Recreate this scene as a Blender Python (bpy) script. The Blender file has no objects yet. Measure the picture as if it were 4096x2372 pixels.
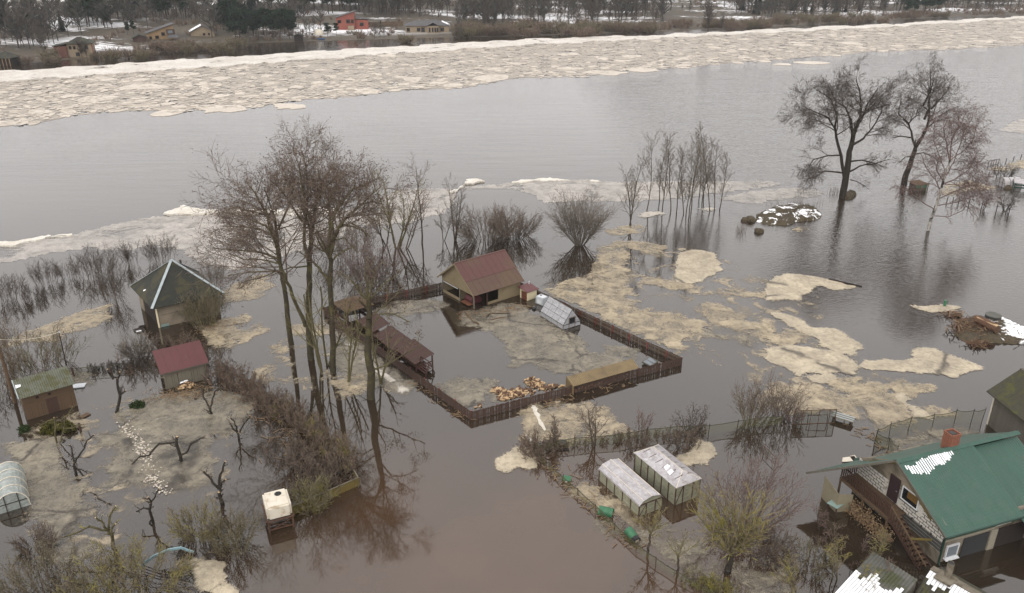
import bpy, bmesh, math, random
import numpy as np
from mathutils import Vector, Matrix
SC = bpy.context.scene
COL = SC.collection
rad = math.radians

# ---------------------------------------------------------------- camera, sky, sun, exposure
F_PX, PITCH, CAM_H = 3220.0, rad(23.6), 38.0          # focal length in photo pixels, tilt down, height over the flood
cam_d = bpy.data.cameras.new('camera'); cam = bpy.data.objects.new('camera', cam_d); COL.objects.link(cam)
cam.location = (0, 0, CAM_H); cam.rotation_euler = (rad(90) - PITCH, 0, 0)
cam_d.sensor_width = 36.0; cam_d.lens = F_PX / 4096 * 36.0
cam_d.clip_start = 0.5; cam_d.clip_end = 6000
SC.camera = cam

SUN_EL, SUN_AZ = rad(38), rad(200)
world = bpy.data.worlds.new('World'); SC.world = world; world.use_nodes = True
wn, wl = world.node_tree.nodes, world.node_tree.links
wn.clear()
sky = wn.new('ShaderNodeTexSky'); sky.sky_type = 'NISHITA'; sky.sun_disc = False
sky.sun_elevation = SUN_EL; sky.sun_rotation = SUN_AZ; sky.air_density = 1.0; sky.dust_density = 4.0
hs = wn.new('ShaderNodeHueSaturation'); hs.inputs['Saturation'].default_value = 0.12
mx = wn.new('ShaderNodeMix'); mx.data_type = 'RGBA'; mx.inputs['Factor'].default_value = 0.72   # cloud deck over the clear sky
mx.inputs['B'].default_value = (9.4, 9.12, 9.0, 1)
bg = wn.new('ShaderNodeBackground'); bg.inputs['Strength'].default_value = 0.12
wo = wn.new('ShaderNodeOutputWorld')
wl.new(sky.outputs[0], hs.inputs['Color']); wl.new(hs.outputs[0], mx.inputs['A'])
wl.new(mx.outputs['Result'], bg.inputs['Color']); wl.new(bg.outputs[0], wo.inputs['Surface'])

sun_d = bpy.data.lights.new('sun', 'SUN'); sun_d.energy = 0.8; sun_d.angle = rad(40); sun_d.color = (1.0, 0.95, 0.88)
sun = bpy.data.objects.new('sun', sun_d); COL.objects.link(sun)
sd = Vector((math.sin(SUN_AZ) * math.cos(SUN_EL), math.cos(SUN_AZ) * math.cos(SUN_EL), math.sin(SUN_EL)))
sun.rotation_euler = sd.to_track_quat('Z', 'Y').to_euler()

SC.view_settings.view_transform = 'Standard'; SC.view_settings.look = 'None'
SC.view_settings.gamma = 1.0; SC.view_settings.use_curve_mapping = False
SC.view_settings.exposure = 0.6
SC.render.engine = 'CYCLES'
SC.cycles.use_light_tree = False; world.cycles.sampling_method = 'MANUAL'; world.cycles.sample_map_resolution = 256
SC.cycles.max_bounces = 4; SC.cycles.transparent_max_bounces = 12; SC.cycles.diffuse_bounces = 2
SC.cycles.glossy_bounces = 2; SC.cycles.volume_bounces = 0
SC.cycles.caustics_reflective = False; SC.cycles.caustics_refractive = False

# ---------------------------------------------------------------- pixels of the photograph -> places
CP, SP = math.cos(PITCH), math.sin(PITCH)
ZR = {'B': (1700, 960, 3.84), 'C': (1320, 1130, 3.394), 'D': (3200, 1780, 2.4643), 'E': (480, 980, 3.648), 'F': (3700, 1000, 2.919),
      'G': (3600, 600, 4.863), 'H': (3000, 1500, 2.2993), 'I': (2050, 1500, 1.6727), 'J': (0, 1300, 2.918), 'K': (820, 540, 2.605),
      'L': (1000, 1000, 2.4314), 'M': (500, 1350, 1.292), 'N': (1900, 1400, 1.6122), 'P': (0, 0, 1.0), 'V': (0, 0, 0.615)}
for c_ in range(4):
    for r_ in range(4):
        ZR['%d%d' % (c_, r_)] = (c_ * 1024, (0, 600, 1200, 1772)[r_], 2.4316)

def px(k, x, y):
    a, b, s = ZR[k]
    return a + x / s, b + y / s

def ray(u, v):
    x = (u - 2048) / F_PX; y = (v - 1186) / F_PX
    return x, CP - y * SP, -SP - y * CP

def W(k, x, y, z=0.0):                     # place where the sight line meets the level z
    dx, dy, dz = ray(*px(k, x, y)); t = (z - CAM_H) / dz
    return Vector((dx * t, dy * t, z))

def WY(k, x, y, Y):                        # place where the sight line meets the upright plane at depth Y
    dx, dy, dz = ray(*px(k, x, y)); t = Y / dy
    return Vector((dx * t, Y, CAM_H + dz * t))

def frame(o, a, b):
    """origin o, level axes towards a and b, squared up; returns angle, length to a, length to b (signed left-handed allowed)"""
    va = (a - o).to_2d(); vb = (b - o).to_2d()
    ta = math.atan2(va.y, va.x); tb = math.atan2(vb.y, vb.x)
    d = (tb - ta + math.pi) % (2 * math.pi) - math.pi
    s = 1 if d > 0 else -1
    corr = (d - s * math.pi / 2) / 2
    return ta + corr, va.length, s * vb.length

# ---------------------------------------------------------------- mesh helpers
class MB:
    def __init__(s): s.v = []; s.f = []
    def add(s, vs, fs):
        n = len(s.v); s.v.extend([tuple(p) for p in vs]); s.f.extend([tuple(i + n for i in q) for q in fs]); return s
    def box(s, x0, x1, y0, y1, z0, z1, m=None):
        vs = [Vector((x, y, z)) for z in (z0, z1) for x, y in ((x0, y0), (x1, y0), (x1, y1), (x0, y1))]
        if m is not None: vs = [m @ p for p in vs]
        return s.add(vs, [(3, 2, 1, 0), (4, 5, 6, 7), (0, 1, 5, 4), (1, 2, 6, 5), (2, 3, 7, 6), (3, 0, 4, 7)])
    def bar(s, a, b, w, h=None, roll=0.0):           # box along a->b
        a = Vector(a); b = Vector(b); h = w if h is None else h
        d = b - a; L = d.length
        q = d.to_track_quat('X', 'Z').to_matrix().to_4x4()
        m = Matrix.Translation(a) @ q @ Matrix.Rotation(roll, 4, 'X')
        return s.box(0, L, -w / 2, w / 2, -h / 2, h / 2, m)
    def prism(s, pts, n):                             # flat polygon pts pushed along vector n
        k = len(pts); n = Vector(n); vs = [Vector(p) for p in pts] + [Vector(p) + n for p in pts]
        fs = [tuple(range(k))[::-1], tuple(range(k, 2 * k))] + [(i, (i + 1) % k, (i + 1) % k + k, i + k) for i in range(k)]
        return s.add(vs, fs)
    def tube(s, pts, r, k=8, cap=True, closed_r=None):
        pts = [Vector(p) for p in pts]; n = len(pts)
        rs = r if isinstance(r, (list, tuple)) else [r] * n
        base = len(s.v); up = None
        for i, p in enumerate(pts):
            d = (pts[min(i + 1, n - 1)] - pts[max(i - 1, 0)]).normalized()
            if up is None:
                up = d.orthogonal().normalized()
            up = (up - d * up.dot(d)).normalized(); sd_ = d.cross(up)
            for j in range(k):
                t = 2 * math.pi * j / k
                s.v.append(tuple(p + (up * math.cos(t) + sd_ * math.sin(t)) * rs[i]))
        for i in range(n - 1):
            for j in range(k):
                a = base + i * k + j; b = base + i * k + (j + 1) % k
                s.f.append((a, b, b + k, a + k))
        if cap:
            s.f.append(tuple(base + j for j in range(k))[::-1]); s.f.append(tuple(base + (n - 1) * k + j for j in range(k)))
        return s
    def mesh(s, name):
        me = bpy.data.meshes.new(name); me.from_pydata(s.v, [], s.f); me.update(); return me
    def build(s, name, mat, parent=None, smooth=False):
        return obj(name, s.mesh(name), mat, parent, smooth)

def obj(name, me, mat=None, parent=None, smooth=False):
    o = bpy.data.objects.new(name, me); COL.objects.link(o)
    if mat is not None and not me.materials: me.materials.append(mat)
    if smooth: me.polygons.foreach_set('use_smooth', [True] * len(me.polygons))
    if parent is not None: o.parent = parent
    return o

def tag(o, label, cat=None, group=None, kind=None):
    if label: o['label'] = label
    if cat: o['category'] = cat
    if group: o['group'] = group
    if kind: o['kind'] = kind
    return o

def thing(name, label, cat, loc=(0, 0, 0), rz=0.0, group=None):
    o = bpy.data.objects.new(name, None); COL.objects.link(o); o.empty_display_size = 0.3
    o.location = loc; o.rotation_euler = (0, 0, rz)
    return tag(o, label, cat, group)

def copy_tree(o, parent=None):
    c = o.copy(); COL.objects.link(c); c.parent = parent
    for ch in list(o.children): copy_tree(ch, c)
    return c

def mesh_np(name, V, Fq):
    """mesh from numpy vertices (n,3) and faces (m,k)"""
    me = bpy.data.meshes.new(name); k = Fq.shape[1]
    me.vertices.add(len(V)); me.vertices.foreach_set('co', V.astype(np.float32).ravel())
    me.loops.add(Fq.size); me.loops.foreach_set('vertex_index', Fq.astype(np.int32).ravel())
    me.polygons.add(len(Fq)); me.polygons.foreach_set('loop_start', np.arange(0, Fq.size, k, dtype=np.int32))
    me.polygons.foreach_set('loop_total', np.full(len(Fq), k, dtype=np.int32))
    me.update(calc_edges=True)
    return me

# ---------------------------------------------------------------- materials
def new_mat(name):
    m = bpy.data.materials.new(name); m.use_nodes = True
    nt = m.node_tree; nt.nodes.clear()
    out = nt.nodes.new('ShaderNodeOutputMaterial'); b = nt.nodes.new('ShaderNodeBsdfPrincipled')
    nt.links.new(b.outputs[0], out.inputs['Surface'])
    return m, nt, b, out

def coords(nt, scale=(1, 1, 1), world=False, rot=(0, 0, 0)):
    mp = nt.nodes.new('ShaderNodeMapping'); mp.inputs['Scale'].default_value = scale; mp.inputs['Rotation'].default_value = rot
    if world:
        g = nt.nodes.new('ShaderNodeNewGeometry'); nt.links.new(g.outputs['Position'], mp.inputs['Vector'])
    else:
        t = nt.nodes.new('ShaderNodeTexCoord'); nt.links.new(t.outputs['Object'], mp.inputs['Vector'])
    return mp.outputs[0]

def noise(nt, vec, scale, detail=4, rough=0.55, dist=0.0):
    n = nt.nodes.new('ShaderNodeTexNoise'); n.inputs['Scale'].default_value = scale; n.inputs['Detail'].default_value = detail
    n.inputs['Roughness'].default_value = rough; n.inputs['Distortion'].default_value = dist
    nt.links.new(vec, n.inputs['Vector']); return n.outputs['Fac']

def ramp(nt, fac, stops):
    r = nt.nodes.new('ShaderNodeValToRGB'); el = r.color_ramp.elements
    while len(el) < len(stops): el.new(0.5)
    for e, (p, c) in zip(el, stops):
        e.position = p; e.color = (*c, 1) if len(c) == 3 else c
    nt.links.new(fac, r.inputs['Fac']); return r.outputs['Color']

def mixc(nt, fac, a, b, mode='MIX'):
    m = nt.nodes.new('ShaderNodeMix'); m.data_type = 'RGBA'; m.blend_type = mode
    for sock, val in (('Factor', fac), ('A', a), ('B', b)):
        if isinstance(val, (int, float)): m.inputs[sock].default_value = val
        elif isinstance(val, tuple): m.inputs[sock].default_value = (*val, 1) if len(val) == 3 else val
        else: nt.links.new(val, m.inputs[sock])
    return m.outputs['Result']

def math_n(nt, op, a, b=0.0, clamp=False):
    m = nt.nodes.new('ShaderNodeMath'); m.operation = op; m.use_clamp = clamp
    for i, val in enumerate((a, b)):
        if isinstance(val, (int, float)): m.inputs[i].default_value = val
        else: nt.links.new(val, m.inputs[i])
    return m.outputs[0]

def bump(nt, b, h, strength, dist=0.02):
    n = nt.nodes.new('ShaderNodeBump'); n.inputs['Strength'].default_value = strength; n.inputs['Distance'].default_value = dist
    nt.links.new(h, n.inputs['Height']); nt.links.new(n.outputs[0], b.inputs['Normal'])

def M_plain(name, c1, c2=None, scale=2.0, rough=0.75, bmp=0.3, stretch=(1, 1, 1), metal=0.0, c3=None, s3=0.6, t3=0.58, spec=0.4):
    """two-tone weathered surface; optional third colour as separate stains (moss, rust, dirt)"""
    m, nt, b, out = new_mat(name)
    vec = coords(nt, stretch); c2 = c2 or tuple(x * 0.7 for x in c1)
    n = noise(nt, vec, scale, 5, 0.6)
    col = ramp(nt, n, [(0.32, c1), (0.68, c2)])
    if c3:
        n3 = noise(nt, coords(nt), s3, 6, 0.65, 0.4)
        f = ramp(nt, n3, [(t3 - 0.05, (0, 0, 0)), (t3 + 0.07, (1, 1, 1))])
        col = mixc(nt, f, col, c3)
    nt.links.new(col, b.inputs['Base Color'])
    b.inputs['Roughness'].default_value = rough; b.inputs['Metallic'].default_value = metal
    b.inputs['Specular IOR Level'].default_value = spec
    if bmp: bump(nt, b, noise(nt, vec, scale * 6, 4), bmp, 0.01)
    return m
# ================================================================ materials of the setting
def make_water():
    m, nt, b, out = new_mat('flood_water')
    vec = coords(nt, world=True)
    sep = nt.nodes.new('ShaderNodeSeparateXYZ'); nt.links.new(vec, sep.inputs[0])
    n1 = noise(nt, vec, 0.05, 3)
    col = ramp(nt, n1, [(0.3, (0.022, 0.0160, 0.0110)), (0.7, (0.032, 0.0230, 0.0155))])
    # silty shallow water over the drowned lane in the foreground
    my = nt.nodes.new('ShaderNodeMapRange'); my.interpolation_type = 'SMOOTHSTEP'
    my.inputs['From Min'].default_value = 66; my.inputs['From Max'].default_value = 42
    nt.links.new(sep.outputs['Y'], my.inputs['Value'])
    ax = math_n(nt, 'ABSOLUTE', math_n(nt, 'ADD', sep.outputs['X'], -1.0))
    mxr = nt.nodes.new('ShaderNodeMapRange'); mxr.interpolation_type = 'SMOOTHSTEP'
    mxr.inputs['From Min'].default_value = 24; mxr.inputs['From Max'].default_value = 6
    nt.links.new(ax, mxr.inputs['Value'])
    n2 = noise(nt, vec, 0.16, 3)
    f = math_n(nt, 'MULTIPLY', math_n(nt, 'MULTIPLY', my.outputs[0], mxr.outputs[0]), ramp(nt, n2, [(0.2, (0.45,) * 3), (0.75, (1, 1, 1))]))
    col = mixc(nt, f, col, (0.076, 0.042, 0.023))
    nt.links.new(col, b.inputs['Base Color'])
    b.inputs['Roughness'].default_value = 0.035; b.inputs['IOR'].default_value = 1.80
    # ripples: faint on the sheltered flood, livelier on the river and in gusty patches
    rv = nt.nodes.new('ShaderNodeMapRange'); rv.interpolation_type = 'SMOOTHSTEP'
    rv.inputs['From Min'].default_value = 100; rv.inputs['From Max'].default_value = 150
    nt.links.new(sep.outputs['Y'], rv.inputs['Value'])
    gust = ramp(nt, noise(nt, vec, 0.022, 2), [(0.50, (0, 0, 0)), (0.64, (1, 1, 1))])
    xr = nt.nodes.new('ShaderNodeMapRange'); xr.inputs['From Min'].default_value = 18; xr.inputs['From Max'].default_value = 34
    nt.links.new(sep.outputs['X'], xr.inputs['Value'])
    yr = nt.nodes.new('ShaderNodeMapRange'); yr.inputs['From Min'].default_value = 72; yr.inputs['From Max'].default_value = 92
    nt.links.new(sep.outputs['Y'], yr.inputs['Value'])
    right = math_n(nt, 'MULTIPLY', xr.outputs[0], yr.outputs[0])
    amp = math_n(nt, 'ADD', math_n(nt, 'MULTIPLY', rv.outputs[0], 0.8), math_n(nt, 'MULTIPLY', math_n(nt, 'MAXIMUM', right, math_n(nt, 'MULTIPLY', gust, 0.15)), 1.3))
    amp = math_n(nt, 'ADD', amp, 0.03)
    small = noise(nt, coords(nt, (1.0, 2.2, 1), world=True, rot=(0, 0, 0.35)), 1.5, 3, 0.5, 0.6)
    long_ = noise(nt, coords(nt, (0.25, 1.0, 1), world=True, rot=(0, 0, -0.2)), 0.35, 3, 0.5)
    h = math_n(nt, 'ADD', math_n(nt, 'MULTIPLY', small, 0.55), math_n(nt, 'MULTIPLY', long_, math_n(nt, 'MULTIPLY', rv.outputs[0], 1.2)))
    bump(nt, b, math_n(nt, 'MULTIPLY', h, amp), 1.0, 0.055)
    return m

def make_ice(name, c1, c2, dirt, melt, scale=0.5, crack=0.0, wet=(0.05, 0.043, 0.036), rough=0.55, ragged=0.0, soft=0.3, grow_rim=0.3, body=1.0, thin=0.0):
    """floating ice: pale crust, grey sodden parts, and places melted through where the water shows"""
    m, nt, b, out = new_mat(name)
    vec = coords(nt, world=True)
    big = noise(nt, vec, scale * 0.45, 5, 0.62, 0.8)
    fine = noise(nt, vec, scale * 4, 5, 0.65)
    grain = noise(nt, vec, scale * 22, 3, 0.7)
    col = mixc(nt, ramp(nt, big, [(0.38, (0, 0, 0)), (0.64, (1, 1, 1))]), c1, c2)
    col = mixc(nt, math_n(nt, 'MULTIPLY', ramp(nt, fine, [(0.46, (0, 0, 0)), (0.72, (1, 1, 1))]), 0.75), col, dirt)
    g = ramp(nt, grain, [(0.25, (0.72,) * 3), (0.75, (1.18,) * 3)])
    col = mixc(nt, 1.0, col, g, 'MULTIPLY')
    if crack:
        vo = nt.nodes.new('ShaderNodeTexVoronoi'); vo.feature = 'DISTANCE_TO_EDGE'; vo.inputs['Scale'].default_value = crack
        wv = coords(nt, world=True)
        nz = nt.nodes.new('ShaderNodeTexNoise'); nz.inputs['Scale'].default_value = 0.7; nz.inputs['Detail'].default_value = 3
        nt.links.new(wv, nz.inputs['Vector'])
        wmix = nt.nodes.new('ShaderNodeMix'); wmix.data_type = 'RGBA'; wmix.blend_type = 'LINEAR_LIGHT'; wmix.inputs['Factor'].default_value = 0.55
        nt.links.new(wv, wmix.inputs['A']); nt.links.new(nz.outputs['Color'], wmix.inputs['B'])
        nt.links.new(wmix.outputs['Result'], vo.inputs['Vector'])
        cr = ramp(nt, vo.outputs['Distance'], [(0.006, (1, 1, 1)), (0.03, (0, 0, 0))])
        crm = math_n(nt, 'MULTIPLY', cr, ramp(nt, noise(nt, vec, 0.3, 2), [(0.42, (0, 0, 0)), (0.52, (0.8,) * 3)]))
        col = mixc(nt, crm, col, wet)
    nt.links.new(col, b.inputs['Base Color']); b.inputs['Roughness'].default_value = rough
    b.inputs['Specular IOR Level'].default_value = 0.3
    bump(nt, b, math_n(nt, 'ADD', fine, math_n(nt, 'MULTIPLY', grain, 0.4)), 0.6, 0.05)
    if melt > 0:
        tr = nt.nodes.new('ShaderNodeBsdfTransparent'); ms = nt.nodes.new('ShaderNodeMixShader')
        hole = noise(nt, vec, scale * 0.55, 7, 0.68, 0.5)
        fac = ramp(nt, hole, [(melt - 0.03, (1, 1, 1)), (melt + 0.07, (0, 0, 0))])
        nt.links.new(fac, ms.inputs['Fac']); nt.links.new(b.outputs[0], ms.inputs[1]); nt.links.new(tr.outputs[0], ms.inputs[2])
        nt.links.new(ms.outputs[0], out.inputs['Surface'])
        b_out = ms.outputs[0]
    else:
        b_out = b.outputs[0]
    if ragged > 0:
        # the rim frays: 'rim' is the distance in metres from the sheet's outline, broken up by coarse and fine noise
        at = nt.nodes.new('ShaderNodeAttribute'); at.attribute_name = 'rim'
        e1 = math_n(nt, 'MULTIPLY', math_n(nt, 'ADD', noise(nt, vec, 0.55, 3, 0.5), -0.5), 2.6)
        e2 = math_n(nt, 'MULTIPLY', math_n(nt, 'ADD', noise(nt, vec, 2.4, 5, 0.7, 0.6), -0.5), 1.7)
        s_ = math_n(nt, 'ADD', at.outputs['Fac'], math_n(nt, 'MULTIPLY', math_n(nt, 'ADD', e1, e2), ragged))
        s_ = math_n(nt, 'ADD', s_, grow_rim)
        cut = ramp(nt, math_n(nt, 'ADD', math_n(nt, 'MULTIPLY', s_, 0.9), 0.5), [(0.40, (1, 1, 1)), (0.40 + soft * .4, (.55,) * 3), (0.40 + soft, (1 - body,) * 3)])
        if thin:                     # waterlogged places where the dark water shows through the ice
            mo = ramp(nt, noise(nt, vec, 0.42, 8, 0.74, 0.5), [(0.40, (thin,) * 3), (0.60, (0, 0, 0))])
            cut = math_n(nt, 'MAXIMUM', cut, mo)
        tr2 = nt.nodes.new('ShaderNodeBsdfTransparent'); ms2 = nt.nodes.new('ShaderNodeMixShader')
        nt.links.new(cut, ms2.inputs['Fac']); nt.links.new(b_out, ms2.inputs[1]); nt.links.new(tr2.outputs[0], ms2.inputs[2])
        nt.links.new(ms2.outputs[0], out.inputs['Surface'])
    return m

MT = {}
MT['water'] = make_water()
MT['ice_cream'] = make_ice('cream_ice', (0.455, 0.375, 0.255), (0.33, 0.275, 0.195), (0.16, 0.135, 0.10), 0.385, 0.5, 0.0, ragged=1.15, soft=.5, grow_rim=.45, body=.97, thin=0.62)
MT['ice_solid'] = make_ice('pale_solid_ice', (0.53, 0.455, 0.335), (0.42, 0.36, 0.265), (0.24, 0.205, 0.155), 0.27, 0.6, 0.08, ragged=.7, soft=.28, grow_rim=.3, thin=0.3)
MT['ice_yard'] = make_ice('sodden_yard_ice', (0.285, 0.25, 0.19), (0.20, 0.178, 0.138), (0.105, 0.092, 0.073), 0.36, 0.5, 0.12, ragged=1.1, soft=.6, grow_rim=.4, body=.93, thin=0.55)
MT['ice_rotten'] = make_ice('rotten_ice', (0.31, 0.27, 0.20), (0.20, 0.178, 0.135), (0.10, 0.088, 0.07), 0.44, 0.7, 0.2, ragged=1.4, soft=.7, grow_rim=.6, body=.85, thin=0.75)
MT['ice_crumb'] = make_ice('scattered_ice_crumbs', (0.42, 0.35, 0.25), (0.30, 0.255, 0.185), (0.15, 0.128, 0.098), 0.545, 0.8, 0.0, ragged=1.6, soft=.8, grow_rim=.6, body=.9, thin=0.5)
MT['ice_shore'] = make_ice('thin_shore_ice', (0.46, 0.425, 0.385), (0.36, 0.335, 0.31), (0.24, 0.225, 0.21), 0.37, 0.22, 0.0, ragged=1.7, soft=.9, grow_rim=1.3, body=.92, thin=0.35)
MT['ice_frost'] = make_ice('frosty_white_ice', (0.62, 0.58, 0.52), (0.50, 0.45, 0.38), (0.32, 0.27, 0.21), 0.40, 0.9, 0.0, ragged=.9, soft=.5, grow_rim=.2, body=.95)
MT['ice_white'] = make_ice('snow_covered_ice', (0.68, 0.65, 0.59), (0.58, 0.54, 0.465), (0.40, 0.35, 0.28), 0.0, 0.8)
MT['ice_floe'] = make_ice('river_floe_ice', (0.60, 0.54, 0.465), (0.50, 0.445, 0.375), (0.37, 0.32, 0.265), 0.0, 0.35)
MT['ice_brash'] = make_ice('river_brash_ice', (0.43, 0.375, 0.315), (0.33, 0.285, 0.235), (0.15, 0.13, 0.11), 0.40, 0.4)
MT['ice_bank'] = make_ice('far_bank_ice', (0.66, 0.625, 0.575), (0.53, 0.485, 0.43), (0.33, 0.29, 0.25), 0.34, 0.22)
MT['snow'] = M_plain('snow', (0.86, 0.87, 0.89), (0.76, 0.77, 0.80), 2.5, 0.6, 0.3)

def make_terrain():
    m, nt, b, out = new_mat('far_bank_ground')
    vec = coords(nt, world=True)
    grass = ramp(nt, noise(nt, vec, 0.09, 5), [(0.3, (0.046, 0.036, 0.025)), (0.7, (0.085, 0.068, 0.046))])
    sn = noise(nt, coords(nt, (0.5, 1, 1), world=True), 0.035, 7, 0.62)
    wave = nt.nodes.new('ShaderNodeTexWave'); wave.inputs['Scale'].default_value = 0.22; wave.inputs['Distortion'].default_value = 3
    wave.inputs['Detail'].default_value = 2
    nt.links.new(coords(nt, (0.35, 1, 1), world=True, rot=(0, 0, 0.35)), wave.inputs['Vector'])
    f = math_n(nt, 'ADD', sn, math_n(nt, 'MULTIPLY', math_n(nt, 'ADD', wave.outputs['Fac'], -0.5), 0.08))
    snow_f = ramp(nt, f, [(0.53, (0, 0, 0)), (0.58, (1, 1, 1))])
    g = nt.nodes.new('ShaderNodeNewGeometry'); sep = nt.nodes.new('ShaderNodeSeparateXYZ'); nt.links.new(g.outputs['Position'], sep.inputs[0])
    hz = nt.nodes.new('ShaderNodeMapRange'); hz.inputs['From Min'].default_value = 0.5; hz.inputs['From Max'].default_value = 1.6
    nt.links.new(sep.outputs['Z'], hz.inputs['Value'])                      # no snow left on the wet margin
    col = mixc(nt, math_n(nt, 'MULTIPLY', snow_f, hz.outputs[0]), grass, (0.80, 0.80, 0.82))
    nt.links.new(col, b.inputs['Base Color']); b.inputs['Roughness'].default_value = 0.85
    bump(nt, b, noise(nt, vec, 1.2, 4), 0.6, 0.3)
    return m
MT['terrain'] = make_terrain()

# ================================================================ water
wm = MB(); wm.add([(-900, -60, 0), (1500, -60, 0), (1500, 1500, 0), (-900, 1500, 0)], [(0, 1, 2, 3)])
tag(wm.build('water', MT['water']), 'grey brown flood water of the swollen river', kind='structure')

# ================================================================ far bank
SHORE = [W('P', u, v) for u, v in ((-900, 330), (-400, 290), (0, 262), (400, 229), (800, 196), (1024, 172), (1500, 158), (1800, 149), (2048, 146),
                                   (2500, 131), (3072, 108), (3500, 82), (4096, 58), (4500, 40), (5200, 12))]
SX = np.array([p.x for p in SHORE]); SY = np.array([p.y for p in SHORE])
_rg = np.random.default_rng(5)
_ph = _rg.uniform(0, 6.28, (8, 2)); _kd = _rg.uniform(0, 6.28, 8)
def tnoise(x, y, wl):
    s = 0
    for i in range(6):
        k = 2 * math.pi / (wl * (0.6 + 0.17 * i)); a = _kd[i]
        s = s + np.sin(k * (x * np.cos(a) + y * np.sin(a)) + _ph[i, 0])
    return s / 6
def T(x, y):
    d = (y - np.interp(x, SX, SY)) * 0.85
    h = np.where(d < 0, d * 0.12, 0.0)
    dd = np.maximum(d, 0)
    h = h + np.interp(dd, [0, 6, 30, 80, 160, 320, 600, 1200], [0, 0.35, 1.8, 4.0, 7.0, 16, 34, 58])
    left = np.interp(x, [-260, -80, 40, 140], [1.5, 1.35, 1.0, 0.8])
    h = h * np.where(d > 0, left, 1) + np.where(dd > 15, 1, dd / 15) * tnoise(x, y, 60) * np.interp(dd, [0, 60, 400], [0.2, 0.9, 2.5])
    return h
def Gd(k, x, y):                      # place where a sight line meets the far bank
    dx, dy, dz = ray(*px(k, x, y))
    t = np.linspace(150, 1500, 2700); X, Y, Z = dx * t, dy * t, CAM_H + dz * t
    hit = np.nonzero(Z < np.maximum(T(X, Y), 0))[0]
    i = hit[0] if len(hit) else len(t) - 1
    return Vector((X[i], Y[i], max(float(T(X[i], Y[i])), 0)))

nx, ny = 200, 150
gx = np.linspace(-420, 900, nx)
dd_ = np.concatenate([np.linspace(-14, 120, 70), np.linspace(124, 1000, ny - 70)])
GX = np.repeat(gx[:, None], ny, 1); GY = np.interp(gx, SX, SY)[:, None] + dd_[None, :]
GZ = T(GX, GY)
Vt = np.stack([GX, GY, GZ], -1).reshape(-1, 3)
ii = (np.arange(nx - 1)[:, None] * ny + np.arange(ny - 1)[None, :]).ravel()
me = mesh_np('far_bank', Vt, np.stack([ii, ii + ny, ii + ny + 1, ii + 1], 1))
tag(obj('far_bank', me, MT['terrain'], None, True), 'far river bank with brown grass and old snow', kind='structure')

# ================================================================ floating ice
def rough_poly(pts, rng, amp=0.10, lo=0.35):
    """break the edges of a traced outline into a ragged natural line"""
    P_ = [Vector((p[0], p[1])) for p in pts]
    for it in range(5):
        Q = []
        for i, a in enumerate(P_):
            b = P_[(i + 1) % len(P_)]; L = (b - a).length; Q.append(a)
            if L > lo:
                n = Vector((-(b - a).y, (b - a).x)) / L
                Q.append((a + b) / 2 + n * rng.gauss(0, amp * min(L, 5)))
        P_ = Q
    return P_

def slab(name, pts, z0, z1, mat, rng=None, amp=0.10, lo=0.35, parent=None, bev=0.0):
    rng = rng or random.Random(hash(name) & 255)
    P_ = rough_poly(pts, rng, amp, lo) if amp else [Vector((p[0], p[1])) for p in pts]
    bm = bmesh.new()
    top = [bm.verts.new((p.x, p.y, z1)) for p in P_]; bot = [bm.verts.new((p.x, p.y, z0)) for p in P_]
    es = []
    for i in range(len(top)):
        j = (i + 1) % len(top); bm.faces.new((bot[i], bot[j], top[j], top[i]))
        es.append(bm.edges.get((top[i], top[j])))
    bmesh.ops.triangle_fill(bm, edges=es, use_beauty=False, use_dissolve=False)
    bmesh.ops.recalc_face_normals(bm, faces=bm.faces)
    me = bpy.data.meshes.new(name); bm.to_mesh(me); bm.free()
    return obj(name, me, mat, parent)

def sheet(name, pts, th, mat, cell=0.4):
    """floating sheet as a fine grid whose vertices know their distance from the outline ('rim')"""
    A = np.array([(p[0], p[1]) for p in pts]); Bq = np.roll(A, -1, 0)
    x0, y0 = A.min(0) - 1.6; x1, y1 = A.max(0) + 1.6
    nx = max(3, int((x1 - x0) / cell) + 1); ny = max(3, int((y1 - y0) / cell) + 1)
    X, Y = np.meshgrid(np.linspace(x0, x1, nx), np.linspace(y0, y1, ny), indexing='ij')
    Q = np.stack([X.ravel(), Y.ravel()], 1)
    dmin = np.full(len(Q), 1e9); ins = np.zeros(len(Q), bool)
    for a, b in zip(A, Bq):
        ab = b - a; t = np.clip(((Q - a) @ ab) / max(ab @ ab, 1e-9), 0, 1)
        dmin = np.minimum(dmin, np.hypot(*(Q - a - t[:, None] * ab).T))
        c = (a[1] > Q[:, 1]) != (b[1] > Q[:, 1])
        ins ^= c & (Q[:, 0] < (b[0] - a[0]) * (Q[:, 1] - a[1]) / (b[1] - a[1] + 1e-12) + a[0])
    sdist = np.where(ins, dmin, -dmin)
    Z = 0.012 + th * np.clip((sdist + 1.2) / 1.6, 0, 1)
    ii = (np.arange(nx - 1)[:, None] * ny + np.arange(ny - 1)[None, :]).ravel()
    Fq = np.stack([ii, ii + ny, ii + ny + 1, ii + 1], 1)
    Fq = Fq[(sdist[Fq] > -1.5).all(1)]
    used = np.unique(Fq); remap = np.zeros(len(Q), int); remap[used] = np.arange(len(used))
    me = mesh_np(name, np.stack([Q[used, 0], Q[used, 1], Z[used]], 1), remap[Fq])
    at = me.attributes.new('rim', 'FLOAT', 'POINT'); at.data.foreach_set('value', np.clip(sdist[used], -2, 3).astype(np.float32))
    return obj(name, me, mat, None, True)

def poly(*segs):
    """segs: ('key', (x,y), (x,y), ...) groups of outline points read off the photograph"""
    out = []
    for s in segs:
        out += [W(s[0], x, y) for x, y in s[1:]]
    return out

irng = random.Random(11)
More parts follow.
